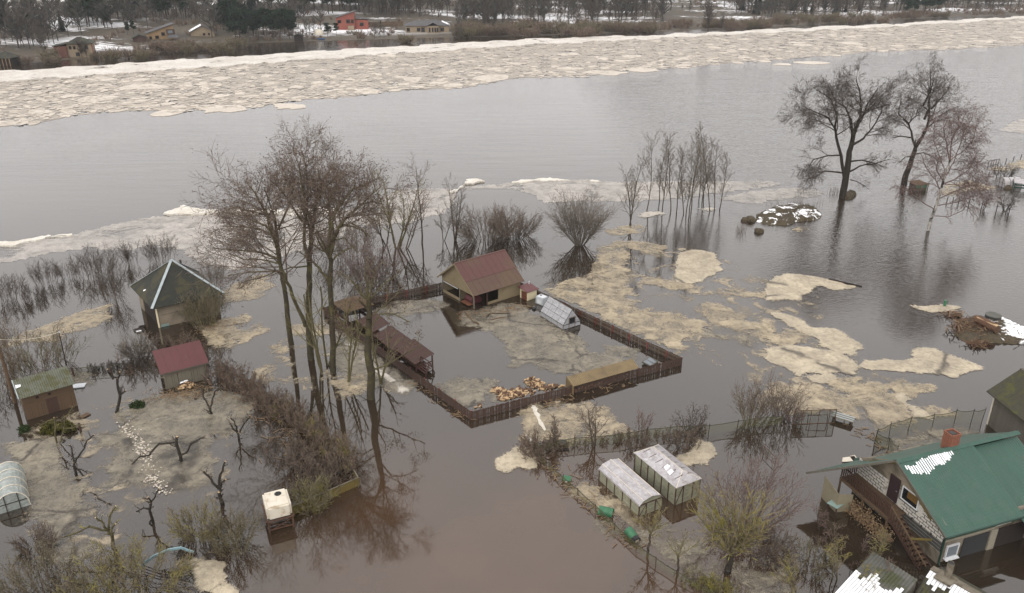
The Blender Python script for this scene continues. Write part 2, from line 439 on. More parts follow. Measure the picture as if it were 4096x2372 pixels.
# traced ice sheets of the flooded gardens: (material, label, outline[, thickness])
SHEETS = [
 ('ice_cream', 'broad cracked cream ice sheet outside the right side of the brown fence', poly(('21', (330,1350),(600,1270),(850,1200),(1250,1230),(1050,1300),(1150,1350),(1100,1430)), ('22', (1200,20),(1130,130),(1300,110),(1600,150),(1870,210),(1840,300),(1740,350),(1580,360),(1640,430),(1660,510),(1420,400),(1200,318),(800,118),(600,25)), ('21', (460,1420),)), 0.05),
 ('ice_cream', 'tall cream ice tongue standing right of the round willow reflection', poly(('21', (860,930),(1040,930),(1130,1000),(1040,1130),(1240,1225),(1000,1215),(830,1195),(850,1050))), 0.05),
 ('ice_cream', 'narrow ice patch with upturned plates below the thin trees', poly(('21', (1000,890),(1280,900),(1460,940),(1450,990),(1340,1000),(1200,960),(1000,930))), 0.06),
 ('ice_solid', 'rounded smooth cream floe between the thin trees and the barn yard', poly(('21', (1610,1100),(1650,1010),(1760,980),(1930,1000),(2000,1080),(2010,1180),(1900,1230),(1760,1300),(1600,1280),(1620,1180))), 0.07),
 ('ice_cream', 'long thin ice band running right from the big cream sheet', poly(('21', (1270,1245),(1470,1260),(1900,1340),(2200,1370),(2450,1380),(2460,1420),(2300,1425),(2100,1405),(1900,1395),(1430,1320),(1270,1292))), 0.05),
 ('ice_cream', 'crumbled ice field in the middle of the flooded meadow', poly(('22', (1880,50),(2040,40),(2080,90),(2300,230),(2480,240)), ('32', (60,290),(0,330)), ('22', (2340,290),(2250,280),(2150,270),(1980,215),(1890,190))), 0.05),
 ('ice_rotten', 'sodden grey ice below the crumbled field', poly(('22', (1890,270),(2100,290),(2220,318),(2290,360),(2400,430),(2300,420),(2080,370),(1870,340))), 0.04),
 ('ice_solid', 'pale pointed floe lying against a floating dark pole', poly(('31', (0,1310),(90,1240),(210,1210),(520,1250),(730,1310),(850,1330),(800,1350),(620,1350),(530,1320),(400,1345),(380,1380),(280,1420),(290,1459),(150,1450),(0,1459))), 0.06),
 ('ice_solid', 'long winding floe left of the open dark water', poly(('32', (60,130),(190,150),(330,210),(400,270),(650,290),(760,350),(850,410),(900,470),(820,480),(810,530),(640,500),(520,430),(540,390),(380,330),(180,220),(60,170))), 0.06),
 ('ice_cream', 'small dull ice sheet west of the winding floe', poly(('32', (0,345),(250,300),(400,345),(440,390),(300,400),(240,435),(100,425),(0,400))), 0.05),
 ('ice_solid', 'big floe with a straight crack above the clothes frame', poly(('32', (0,475),(250,445),(440,490),(600,490),(740,550),(860,620),(870,660),(820,720),(700,680),(520,712),(300,716),(190,650),(0,580))), 0.07),
 ('ice_solid', 'square broken off floe piece under the cracked floe', poly(('32', (390,745),(540,722),(600,724),(650,780),(480,800))), 0.06),
 ('ice_solid', 'long grey white floe pointing at the snowy debris island', poly(('32', (890,650),(960,600),(1200,600),(1420,580),(1430,540),(1490,460),(1600,490),(1900,580),(2040,670),(1900,720),(1790,745),(1680,710),(1470,700),(1250,680),(1030,670))), 0.07),
 ('ice_cream', 'widest rotten ice field beside the net fence', poly(('32', (600,800),(870,765),(940,850),(1130,915),(1220,920),(1300,1010),(1330,1100),(1400,1170),(1250,1200),(1130,1260),(980,1220),(780,1130),(740,1080),(680,1040),(560,1060),(500,1085),(270,1100),(0,1000),(0,890),(130,830),(200,840),(330,820),(480,830),(580,900),(760,940),(980,965),(800,900),(690,860))), 0.06),
 ('ice_cream', 'small cracked floe right of the widest ice field', poly(('32', (940,810),(1050,790),(1160,850),(1120,890),(960,870))), 0.05),
 ('ice_cream', 'ragged pair of joined floes near the mossy roof', poly(('32', (1170,830),(1300,790),(1420,830),(1580,850),(1570,890),(1480,910),(1400,890),(1430,930),(1250,890))), 0.05),
 ('ice_solid', 'round stubby floe beside the ragged joined floes', poly(('32', (1230,950),(1290,920),(1360,960),(1330,1005),(1260,980))), 0.06),
 ('ice_solid', 'thin sliver of ice in front of the net fence', poly(('32', (1320,1015),(1450,1050),(1440,1070),(1340,1035))), 0.05),
 ('ice_solid', 'small floe drifting left of the net fence posts', poly(('32', (1440,1085),(1480,1075),(1510,1110),(1550,1150),(1500,1140),(1450,1115))), 0.05),
 ('ice_cream', 'pale ice chips caught by the net fence', poly(('32', (1590,1065),(1640,1050),(1760,1090),(1750,1115),(1640,1120),(1600,1110))), 0.05),
 ('ice_solid', 'floe carrying a green post beside the debris island', poly(('32', (1420,55),(1530,75),(1700,50),(1800,60),(1850,75),(1780,105),(1640,115),(1500,105))), 0.08),
 ('ice_yard', 'large wet ice sheet covering the fenced yard around the glasshouse', poly(('12', (1990,150),(2060,115),(2300,85),(2470,45)), ('22', (90,60),(230,170),(500,300),(640,350),(600,370),(840,560),(900,560),(930,480),(880,460),(1000,470),(1230,480),(1190,530),(1090,570),(1150,590),(720,688),(640,720),(520,710),(300,670),(210,610),(90,610),(10,640)), ('12', (2480,520),(2440,400),(2300,300),(2170,260),(2080,270),(2000,200))), 0.04),
 ('ice_yard', 'pale ice sheet in the back corner of the yard beside the barn', poly(('12', (1180,110),(1300,50),(1480,10),(1750,-5),(1840,50),(1780,90),(1500,130),(1400,150),(1250,140))), 0.04),
 ('ice_yard', 'cracked ice sheet in the near corner of the fenced yard', poly(('12', (1750,830),(1880,780),(2330,790),(2300,900),(2340,950),(2200,1000),(2040,1040),(1900,950))), 0.05),
 ('ice_cream', 'tan ice sheet with two white streaks under the front fence', poly(('22', (120,1130),(220,1030),(480,1010),(540,1040),(740,1030),(800,1100),(870,1070),(930,1110),(970,1190),(1070,1220),(1150,1290),(980,1290),(600,1370),(330,1360),(170,1390),(100,1340),(150,1290),(110,1200))), 0.05),
 ('ice_solid', 'lone cream floe in open water at the tip of the right garden', poly(('V', (1228,1132),(1262,1107),(1285,1099),(1300,1112),(1312,1130),(1315,1147),(1285,1147),(1245,1154),(1232,1145))), 0.07),
 ('ice_solid', 'cream floe behind the taller film greenhouse', poly(('23', (1600,185),(1700,120),(1830,0),(1920,10),(1960,90),(1890,195),(1780,165),(1680,205))), 0.06),
 ('ice_cream', 'tan ice strip beside the long film greenhouse', poly(('I', (400,760),(490,745),(830,960),(790,980),(620,900),(430,790))), 0.05),
 ('ice_rotten', 'small rotten ice patch between the two green barrels', poly(('I', (630,1000),(720,975),(765,1010),(745,1060),(690,1050))), 0.04),
 ('ice_rotten', 'grey slushy ice among the small garden trees', poly(('I', (830,1050),(1000,1030),(1290,1130),(1300,1170),(1240,1200),(1400,1280),(1350,1330),(1200,1290),(1080,1230),(1000,1160),(850,1110))), 0.04),
 ('ice_rotten', 'slushy grey ice strip under the pollarded willow', poly(('I', (1480,1330),(1650,1290),(1840,1330),(1840,1459),(1560,1459),(1500,1400))), 0.04),
 ('ice_yard', 'large dull ice sheet around the pruned fruit trees', poly(('02', (1130,1140),(1350,1010),(1500,920),(1900,900),(2150,890),(2490,980),(2450,1080),(2200,1290),(2050,1290)), ('03', (1980,150),(2060,200),(2000,400),(1700,430),(1450,350),(1280,390),(1040,395),(1080,320),(1000,260),(1180,120),(1150,0)), ('02', (1010,1400),(1000,1340),(1120,1290),(1250,1190))), 0.04),
 ('ice_yard', 'long ice sheet between the film tunnel and the orchard', poly(('03', (80,0),(560,-30),(540,130),(600,330),(640,440),(820,390),(840,410),(720,500),(800,560),(820,700),(750,900),(900,1100),(740,1150),(560,1050),(450,800),(380,690),(400,540),(280,460),(250,320),(180,150))), 0.04),
 ('ice_cream', 'cream ice patch right of the pyramid roofed house', poly(('02', (1950,270),(2210,200),(2400,150),(2380,230),(2250,270),(2420,380),(2300,400),(2180,470),(2090,440),(2000,330))), 0.05),
 ('ice_cream', 'cream ice patch left of the tall tree trunks', poly(('V', (556,720),(580,700),(640,680),(662,700),(640,728),(560,745))), 0.05),
 ('ice_cream', 'thin brownish ice field behind the mossy shed', poly(('02', (60,430),(350,290),(550,220),(780,120),(1050,60),(1000,210),(850,270),(640,330),(500,380),(250,400))), 0.04),
 ('ice_rotten', 'small ice scraps beside the mossy shed and pole', poly(('J', (862,575),(960,560),(1080,570),(1050,630),(1000,640),(1010,700),(960,715),(870,690))), 0.05),
 ('ice_yard', 'grey ice sheet along the outer left side of the fence', poly(('L', (840,790),(1130,960),(1300,1120),(1500,1270),(1590,1325),(1500,1375),(1200,1330),(1120,1250),(960,1200),(830,1100))), 0.04),
 ('ice_cream', 'tan ice edge at the foot of the tall trees', poly(('L', (820,1300),(960,1250),(1110,1200),(1110,1310),(950,1390),(890,1340))), 0.05),
 ('ice_cream', 'pale ice ribbon behind the tall tree trunks', poly(('L', (420,745),(600,730),(760,735),(760,800),(530,815),(420,790))), 0.05),
 ('ice_cream', 'small floe left of the first tall trunk', poly(('L', (230,955),(320,940),(320,990),(240,990))), 0.05),
 ('ice_cream', 'crumbling floe just above the brown hedge', poly(('L', (60,1190),(130,1160),(210,1160),(210,1200),(260,1270),(150,1280))), 0.05),
 ('ice_cream', 'small floe in open water left of the trunks', poly(('L', (0,760),(70,740),(130,780),(60,830),(-20,825))), 0.05),
 ('ice_solid', 'pinkish stacked ice blocks under the blue hoop', poly(('03', (1800,1180),(1930,1150),(2150,1210),(2150,1300),(2080,1420),(1990,1440),(1960,1320),(1850,1250))), 0.14),
 ('ice_solid', 'pale broken ice blocks at the bottom edge left of the lane', poly(('03', (2080,1450),(2180,1380),(2250,1440),(2300,1500),(2100,1510))), 0.14),
 ('ice_shore', 'wide thin grey shore ice along the near river edge', poly(('01', (-200,1010),(0,955),(400,890),(700,845),(850,800),(1100,740),(1500,660),(2100,640),(2490,650)), ('11', (600,650),(900,640),(1000,700),(700,860),(300,1000),(0,1100)), ('01', (2300,1150),(2000,1080),(1800,960),(1500,900),(1200,960),(900,930),(450,990),(200,1060),(-200,1100))), 0.04),
 ('ice_shore', 'grey ice tongue between the bushes and the river', poly(('11', (900,620),(1200,500),(1400,400),(1600,385),(1850,390),(1900,450),(1800,600),(1500,690),(1200,720),(950,700))), 0.05),
 ('ice_shore', 'streaked shore ice in front of the thin tree row', poly(('21', (-450,370),(-100,340),(0,330),(400,300),(700,300),(1000,325),(1400,315),(1800,320),(2100,320),(2490,310)), ('31', (80,330),(0,350)), ('21', (2200,380),(1900,420),(1500,470),(1000,490),(600,480),(350,510),(250,430),(0,365))), 0.05),
 ('ice_shore', 'thin pale ice right of the thin tree row', poly(('21', (2060,470),(2300,420),(2490,400)), ('31', (260,380),(420,390),(510,415),(400,450),(100,465),(0,478)), ('21', (2350,510),(2200,495))), 0.05),
 ('ice_frost', 'bright little floe among the thin trees', poly(('21', (1240,640),(1300,605),(1420,605),(1480,620),(1400,640),(1300,665))), 0.06),
 ('ice_frost', 'white oval floe right among the thin trees', poly(('21', (1810,575),(1870,560),(1960,570),(1950,590),(1850,590))), 0.06),
 ('ice_cream', 'faint ice patch under the first thin tree', poly(('21', (940,790),(1050,745),(1250,740),(1260,790),(1120,810),(980,820))), 0.04),
 ('ice_cream', 'small tan floe below the snowy island', poly(('31', (270,780),(320,760),(375,775),(340,790),(290,792))), 0.05),
 ('ice_shore', 'pale ice corner at the right picture edge', poly(('30', (2290,1270),(2400,1200),(2490,1165),(2700,1150),(2700,1330),(2490,1295))), 0.05),
 ('ice_cream', 'yellowish ice scatter behind the birch', poly(('G', (800,860),(900,720),(1100,640),(1400,610),(1600,680),(1800,720),(1750,760),(1450,780),(1200,800),(1000,880))), 0.04),
 ('ice_cream', 'thin ice along the fence posts at the right edge', poly(('G', (1800,370),(2000,330),(2412,200),(2600,160),(2600,420),(2300,330),(2050,420))), 0.03),
 ('ice_rotten', 'slushy ice behind the brick chimney', poly(('H', (1310,640),(1450,600),(1650,530),(1800,510),(2050,520),(2050,560),(1700,640),(1480,670),(1350,690))), 0.04),
]
for mt, lab, pts, th in SHEETS:
    tag(sheet('ice_sheet', pts, th * irng.uniform(0.85, 1.15), MT[mt], 0.9 if mt == 'ice_shore' else 0.4), lab, 'ice sheet', 'ice sheets on the flood')

crumb = poly(('21', (850,1150),(1300,1000),(1700,960),(2250,1150),(2490,1300)), ('31', (300,1350),(500,1459)), ('32', (500,300),(950,560),(1500,820),(1400,1150),(900,1180),(300,1020),(0,850)), ('22', (2300,700),(1900,560),(1680,500),(1500,430),(900,140)))
tag(sheet('ice_crumbs', crumb, 0.008, MT['ice_crumb'], 0.8), 'slush and ice crumbs drifting between the meadow floes', kind='stuff')
crumb = poly(('03', (100,-40)), ('02', (1100,1000),(1500,880),(2400,960),(2300,1350)), ('03', (2100,420),(1300,700),(800,1200),(450,1150),(250,500)))
tag(sheet('ice_crumbs', crumb, 0.008, MT['ice_crumb'], 0.8), 'slush and ice crumbs among the orchard trees', kind='stuff')
crumb = poly(('L', (200,900),(700,700),(1150,980),(1560,1300),(1200,1420),(800,1420),(300,1280)))
tag(sheet('ice_crumbs', crumb, 0.008, MT['ice_crumb'], 0.8), 'slush round the tall tree trunks', kind='stuff')

crm = MB(); crr = random.Random(45)
Q_ = poly(('02', (1180,1200),(1260,1290),(1350,1390),(1390,1459)), ('03', (1410,90),(1440,210),(1480,330),(1530,420),(1640,490)))
for _ in range(240):
    x = crr.random() * (len(Q_) - 1); i = int(x); p = Q_[i].lerp(Q_[min(i + 1, len(Q_) - 1)], x - i) + Vector((crr.gauss(0, .28), crr.gauss(0, .28), .06)); r = crr.uniform(.04, .11)
    crm.add([p + Vector((math.cos(a) * r * crr.uniform(.7, 1.3), math.sin(a) * r, 0)) for a in (0, 1.3, 2.5, 3.8, 5.0)] + [p + Vector((0, 0, r * .7))], [(0, 1, 5), (1, 2, 5), (2, 3, 5), (3, 4, 5), (4, 0, 5)])
tag(crm.build('ice_lumps', MT['ice_floe']), 'line of broken white ice lumps across the orchard ice', kind='stuff')

# raised white slabs and upturned plates along the near river edge
for lab, pts, h in (
  ('long narrow raised ice slab at the left edge of the river', poly(('01', (-60,915),(0,903),(300,875),(700,826),(705,842),(300,895),(0,940),(-60,950))), 0.25),
  ('white wedge of ice heaved up on the near river edge', poly(('01', (1590,632),(1700,585),(1790,548),(1870,575),(1950,590),(2150,595),(2150,630),(1700,634))), 0.28),
  ('low white ice ridge behind the tall trees', poly(('01', (2160,598),(2490,588)), ('11', (200,590),(450,560),(700,575),(950,600),(700,625),(400,640),(0,625)), ('01', (2300,632),)), 0.25),
  ('white ice slab ending the near shore ridge', poly(('11', (2030,330),(2045,298),(2150,292),(2225,312),(2150,322),(2060,340))), 0.28),
  ('crooked string of ice plates in front of the bushes', poly(('11', (1850,412),(1900,408),(1990,360),(2030,340),(2020,365),(1950,410),(1915,430))), 0.22),
  ('small white heap of ice plates on the shore ice', poly(('21', (0,318),(220,295),(370,275),(470,293),(560,300),(350,308),(150,318),(0,326))), 0.19),
  ('white heaved ice crust right of the small ice heap', poly(('21', (720,298),(780,296),(860,312),(800,314))), 0.17)):
    tag(slab('ice_ridge', pts, -0.05, h, MT['ice_white'], irng, 0.14, 0.5), lab, 'ice ridge', 'raised ice along the water edge')
tag(sheet('ice_streak', poly(('L', (900,880),(960,910),(1110,1040),(1240,1150),(1510,1360),(1480,1370),(1290,1225),(1060,1045))), .07, MT['ice_frost'], .3), 'snow dusted strip on the ice beside the left fence', 'ice streak')
for lab, pts in (('upper white streak across the tan ice sheet', poly(('22', (195,1030),(225,1035),(270,1160),(330,1270),(315,1280),(255,1180)))),
                 ('lower white streak near the tip of the tan ice sheet', poly(('22', (130,1320),(150,1315),(195,1380),(170,1390))))):
    tag(slab('ice_streak', pts, 0.02, 0.09, MT['ice_white'], irng, 0.08, 0.3), lab, 'ice streak')

# ---- river: bank ice, brash sheet and single floes
def lerp_line(tab, u):
    return float(np.interp(u, [a for a, b in tab], [b for a, b in tab]))
BANK_FAR = [(-500, 332), (0, 290), (400, 264), (1024, 223), (1500, 195), (2048, 163), (2600, 143), (3072, 121), (3600, 98), (4096, 67), (4600, 40)]
BANK_NEAR = [(-500, 372), (0, 330), (400, 300), (1024, 258), (1500, 222), (2048, 186), (2600, 158), (3072, 132), (3600, 108), (4096, 75), (4600, 46)]
BRASH_NEAR = [(-500, 545), (0, 500), (120, 497), (250, 468), (420, 447), (600, 440), (700, 455), (860, 432), (1024, 430), (1200, 398), (1400, 388), (1600, 358), (1850, 352), (2048, 312),
              (2350, 306), (2500, 282), (2750, 268), (2900, 252), (3072, 244), (3300, 222), (3500, 205), (3800, 198), (4096, 180), (4600, 150)]
us = list(range(-500, 4601, 40))
def band(t0, t1, jit, rng):
    a = [W('P', u, lerp_line(t0, u) + rng.uniform(-jit, jit)) for u in us]
    b = [W('P', u, lerp_line(t1, u) + rng.uniform(-jit, jit)) for u in us]
    return a + b[::-1]
rr_ = random.Random(4)
tag(slab('shore_ice', band(BANK_FAR, BANK_NEAR, 4.0, rr_), -0.05, 0.4, MT['ice_bank'], rr_, 0.12, 2.0), 'long white ice rim frozen along the far river bank', 'ice rim')
tag(slab('brash_ice', band([(u, v - 2) for u, v in BANK_NEAR], BRASH_NEAR, 3.0, rr_), -0.05, 0.05, MT['ice_brash'], rr_, 0.06, 2.0),
    'drifting brash ice between the floes on the river', kind='stuff')

def floe_mesh(i):
    rng = random.Random(70 + i); n = 16; r = [rng.uniform(0.62, 1.2) for _ in range(n)]
    if i % 2: r = [(r[j - 1] + 2 * r[j] + r[(j + 1) % n]) / 4 for j in range(n)]
    vs = []; fs = []
    for rk, z in ((1.0, -0.05), (1.0, 0.08), (0.95, 0.14), (0.86, 0.13), (0.78, 0.09)):       # raised rim, flat dished middle
        for j in range(n):
            t = 2 * math.pi * j / n; q = r[j] * rk
            vs.append((q * math.cos(t), q * math.sin(t), z + (rng.uniform(-0.03, 0.03) if z > 0.15 else 0)))
    for k in range(4):
        for j in range(n):
            fs.append((k * n + j, k * n + (j + 1) % n, (k + 1) * n + (j + 1) % n, (k + 1) * n + j))
    fs.append(tuple(4 * n + j for j in range(n)))
    me = bpy.data.meshes.new('ice_floe'); me.from_pydata(vs, [], fs); me.materials.append(MT['ice_floe']); return me
FM = [floe_mesh(i) for i in range(7)]      # some rounded, some angular
frng = random.Random(21)
floes = []
grid = {}
def try_floe(u, v, r):
    p = W('P', u, v)
    for q, rq in floes:
        if abs(q.x - p.x) < r + rq and (q - p).length < (r + rq) * 0.95: return False
    floes.append((p, r)); return True
for r0, n, tries in ((6.0, 7, 200), (4.2, 16, 300), (2.9, 45, 900), (1.9, 120, 2500), (1.1, 420, 7000)):
    c = 0
    for _ in range(tries):
        if c >= n: break
        u = frng.uniform(-150, 4250); lo = lerp_line(BANK_NEAR, u) + 3; hi = lerp_line(BRASH_NEAR, u) + 2
        v = hi - (hi - lo) * frng.random() ** 1.25
        if v < lo: continue
        if try_floe(u, v, r0 * frng.uniform(0.8, 1.25)): c += 1
for u, v, r in ((165, 492, 5.0), (870, 450, 3.8), (1160, 425, 4.2), (3240, 251, 5.5), (3130, 258, 3.4), (2440, 269, 5.0), (2435, 292, 5.2), (1520, 370, 4.4), (470, 450, 3.0)):
    try_floe(u, v, r)
def show(p, r):
    return r / (p.x ** 2 + p.y ** 2 + CAM_H ** 2) ** 0.75
floes.sort(key=lambda t: -show(*t))
ranked = [t for t in floes if abs(t[0].x) < t[0].y * 0.66]
rest = [t for t in floes if abs(t[0].x) >= t[0].y * 0.66]
def floe_pose(p, r, i):
    return Matrix.Translation((p.x, p.y, 0.03)) @ Matrix.Rotation(frng.uniform(0, 6.28), 4, 'Z') @ Matrix.Diagonal((r * frng.uniform(0.9, 1.35), r * frng.uniform(0.75, 1.0), 0.8, 1))
for i, (p, r) in enumerate(ranked[:290]):
    o = bpy.data.objects.new('ice_floe', FM[i % 7]); COL.objects.link(o); o.matrix_world = floe_pose(p, r, i)
    u_ = p.x / p.y; dep = p.y - float(np.interp(p.x, SX, SY))
    lab = ('broad' if r > 2.6 else 'middling' if r > 1.7 else 'small') + ' cream ice pancake ' + ('by the far bank rim' if dep > -45 else 'at the open water edge' if dep < -80 else 'in the middle of the ice belt') + (' on the far left' if u_ < -.42 else ' left of centre' if u_ < -.14 else ' in the centre' if u_ < .14 else ' right of centre' if u_ < .42 else ' on the far right')
    tag(o, lab, 'ice floe', 'pancake ice floes on the river')
sm = MB()
for i, (p, r) in enumerate(ranked[290:] + rest):
    m4 = floe_pose(p, r, i); me = FM[i % 7]
    sm.add([m4 @ v.co for v in me.vertices], [tuple(q.vertices) for q in me.polygons])
for _ in range(9000):                              # little fragments between the pancakes
    u = frng.uniform(-150, 4250); lo = lerp_line(BANK_NEAR, u); hi = lerp_line(BRASH_NEAR, u) + frng.choice((0, 0, 0, 4))
    p = W('P', u, frng.uniform(lo, hi)); r = frng.uniform(0.2, 0.75); n = 5; a0 = frng.uniform(0, 6.28)
    z = frng.uniform(0.09, 0.2)
    ring = [(p.x + r * math.cos(a0 + k * 1.2566) * frng.uniform(.7, 1.5), p.y + r * math.sin(a0 + k * 1.2566), z) for k in range(n)]
    sm.add(ring, [tuple(range(n))])
tag(sm.build('ice_fragments', MT['ice_floe']), 'countless small ice fragments between the river floes', kind='stuff')
# ================================================================ materials of built things
MT['planks'] = M_plain('brown_stained_planks', (0.070, 0.040, 0.028), (0.045, 0.026, 0.020), 3, 0.8, 0.4, (6, 6, 0.6), c3=(0.075, 0.07, 0.04), s3=0.8, t3=0.62)
MT['planks_in'] = M_plain('raw_plank_backs', (0.11, 0.085, 0.055), (0.075, 0.06, 0.04), 3, 0.85, 0.4, (6, 6, 0.6))
MT['redpost'] = M_plain('red_metal_post', (0.22, 0.03, 0.025), (0.15, 0.02, 0.02), 4, 0.5, 0.1)
MT['ochre'] = M_plain('ochre_plaster_board', (0.225, 0.178, 0.106), (0.19, 0.150, 0.090), 1.2, 0.85, 0.2, c3=(0.17, 0.13, 0.065), s3=0.7, t3=0.63)
MT['redroof'] = M_plain('weathered_red_tiles', (0.100, 0.040, 0.036), (0.086, 0.040, 0.034), 1.5, 0.7, 0.35, c3=(0.092, 0.050, 0.036), s3=0.28, t3=0.55)
MT['redroof_moss'] = M_plain('brown_mossy_red_tiles', (0.088, 0.048, 0.038), (0.084, 0.052, 0.036), 1.5, 0.75, 0.35, c3=(0.094, 0.060, 0.038), s3=0.35, t3=0.52)
MT['maroon'] = M_plain('maroon_metal_sheet', (0.098, 0.028, 0.029), (0.082, 0.025, 0.026), 1.0, 0.5, 0.1, c3=(0.10, 0.04, 0.035), s3=0.8, t3=0.6)
MT['darkroof'] = M_plain('black_green_roofing', (0.020, 0.021, 0.015), (0.013, 0.014, 0.012), 1.2, 0.8, 0.4, c3=(0.040, 0.036, 0.016), s3=0.6, t3=0.52)
MT['zinc'] = M_plain('pale_zinc_strip', (0.36, 0.40, 0.41), (0.27, 0.31, 0.32), 2.5, 0.45, 0.1, metal=0.2)
MT['plaster'] = M_plain('stained_grey_plaster', (0.26, 0.215, 0.16), (0.185, 0.155, 0.115), 0.9, 0.9, 0.3, c3=(0.10, 0.085, 0.06), s3=0.5, t3=0.55)
MT['grey_wood'] = M_plain('weathered_grey_boards', (0.165, 0.145, 0.11), (0.10, 0.09, 0.068), 2.5, 0.9, 0.5, (8, 8, 0.5))
MT['grey_wood2'] = M_plain('dark_grey_boards', (0.115, 0.105, 0.085), (0.07, 0.063, 0.05), 2.5, 0.9, 0.5, (8, 8, 0.5))
MT['brown_wood'] = M_plain('old_brown_boards', (0.115, 0.072, 0.040), (0.07, 0.044, 0.026), 2.5, 0.85, 0.5, (8, 8, 0.5), c3=(0.045, 0.03, 0.02), s3=0.9, t3=0.6)
MT['dark_brown'] = M_plain('dark_stained_wood', (0.060, 0.030, 0.020), (0.040, 0.020, 0.014), 3, 0.7, 0.3, (6, 6, 0.7))
MT['black_wood'] = M_plain('black_brown_boards', (0.022, 0.014, 0.011), (0.014, 0.010, 0.008), 3, 0.9, 0.3)
MT['rust_wood'] = M_plain('rust_red_boards', (0.068, 0.030, 0.023), (0.045, 0.021, 0.017), 2, 0.75, 0.4, (5, 5, 0.8))
MT['moss_roof'] = M_plain('mossy_corrugated_cement', (0.125, 0.128, 0.098), (0.085, 0.090, 0.066), 1.6, 0.9, 0.5, c3=(0.070, 0.068, 0.028), s3=1.3, t3=0.53)
MT['moss_dark'] = M_plain('moss_grown_shingles', (0.052, 0.048, 0.034), (0.032, 0.030, 0.022), 1.6, 0.95, 0.7, c3=(0.062, 0.062, 0.020), s3=1.6, t3=0.54)
MT['cement_roof'] = M_plain('grey_corrugated_cement', (0.110, 0.108, 0.095), (0.075, 0.075, 0.066), 1.5, 0.9, 0.4, c3=(0.055, 0.06, 0.03), s3=0.8, t3=0.55)
MT['tan_roof'] = M_plain('tan_corrugated_sheet', (0.185, 0.135, 0.068), (0.145, 0.104, 0.052), 1.0, 0.6, 0.2, c3=(0.11, 0.08, 0.045), s3=0.9, t3=0.6)
MT['green_metal'] = M_plain('green_profiled_steel', (0.034, 0.084, 0.062), (0.027, 0.069, 0.051), 0.6, 0.45, 0.06, (3, .25, 1), c3=(0.040, 0.080, 0.062), s3=0.9, t3=0.56, spec=0.4)
MT['green_dark'] = M_plain('dark_green_steel', (0.010, 0.040, 0.026), (0.008, 0.030, 0.02), 1.0, 0.5, 0.1)
MT['white_block'] = M_plain('white_silicate_block', (0.52, 0.495, 0.45), (0.43, 0.41, 0.37), 1.5, 0.9, 0.3, c3=(0.24, 0.21, 0.17), s3=1.2, t3=0.6)
MT['grey_block'] = M_plain('grey_masonry_block', (0.060, 0.062, 0.062), (0.042, 0.043, 0.043), 2, 0.9, 0.3)
MT['mortar'] = M_plain('rough_mortar', (0.03, 0.028, 0.025), (0.02, 0.019, 0.017), 4, 0.95, 0.5)
MT['mortar_pale'] = M_plain('pale_mortar', (0.26, 0.235, 0.18), (0.2, 0.18, 0.14), 4, 0.95, 0.5)
MT['concrete'] = M_plain('stained_concrete', (0.20, 0.175, 0.135), (0.125, 0.108, 0.082), 0.9, 0.95, 0.5, c3=(0.07, 0.055, 0.035), s3=0.8, t3=0.53)
MT['brick'] = M_plain('orange_red_brick', (0.22, 0.088, 0.052), (0.17, 0.066, 0.042), 3, 0.9, 0.4, c3=(0.14, 0.05, 0.035), s3=1.4, t3=0.6)
MT['white_paint'] = M_plain('white_frame', (0.62, 0.63, 0.64), (0.52, 0.53, 0.55), 2, 0.45, 0.05)
MT['cream'] = M_plain('cream_siding', (0.60, 0.53, 0.36), (0.53, 0.46, 0.31), 2, 0.55, 0.1)
MT['brown_door'] = M_plain('red_brown_door', (0.13, 0.045, 0.025), (0.10, 0.035, 0.02), 2, 0.6, 0.2)
MT['plum_door'] = M_plain('plum_steel_door', (0.040, 0.022, 0.024), (0.03, 0.017, 0.019), 2, 0.5, 0.1)
MT['charcoal'] = M_plain('charcoal_sheet', (0.034, 0.034, 0.035), (0.025, 0.025, 0.026), 1.5, 0.6, 0.1)
MT['black'] = M_plain('black_plastic', (0.012, 0.012, 0.013), (0.008, 0.008, 0.009), 3, 0.35, 0.1)
MT['steel_dark'] = M_plain('rusty_dark_steel', (0.045, 0.035, 0.030), (0.025, 0.02, 0.018), 6, 0.6, 0.2)
MT['rust'] = M_plain('rusty_steel', (0.10, 0.05, 0.03), (0.06, 0.032, 0.022), 5, 0.7, 0.2)
MT['white_plastic'] = M_plain('white_dirty_plastic', (0.62, 0.57, 0.48), (0.54, 0.49, 0.40), 1.4, 0.5, 0.1, c3=(0.36, 0.29, 0.20), s3=2.2, t3=0.6)
MT['ibc'] = M_plain('milky_tank_plastic', (0.58, 0.60, 0.62), (0.50, 0.52, 0.55), 2, 0.45, 0.05)
MT['wood_cut'] = M_plain('fresh_split_wood', (0.50, 0.36, 0.21), (0.36, 0.24, 0.13), 6, 0.8, 0.2)
MT['wood_bark'] = M_plain('firewood_bark', (0.12, 0.062, 0.035), (0.075, 0.042, 0.027), 8, 0.9, 0.5)
MT['yellow_board'] = M_plain('lichen_yellow_boards', (0.155, 0.110, 0.022), (0.115, 0.085, 0.022), 3, 0.85, 0.3, (6, 6, 1), c3=(0.075, 0.075, 0.035), s3=0.7, t3=0.52)
MT['barrel_green'] = M_plain('faded_green_paint', (0.040, 0.145, 0.072), (0.032, 0.115, 0.058), 2.5, 0.5, 0.15, c3=(0.06, 0.055, 0.03), s3=2.5, t3=0.64)
MT['glass_dark'] = M_plain('dark_window_glass', (0.012, 0.013, 0.015), (0.008, 0.009, 0.01), 1, 0.08, 0)
MT['glass_grey'] = M_plain('grey_window_glass', (0.16, 0.18, 0.20), (0.12, 0.135, 0.15), 1, 0.12, 0)
MT['curtain'] = M_plain('ochre_curtain', (0.13, 0.07, 0.015), (0.09, 0.05, 0.012), 8, 0.9, 0.2)
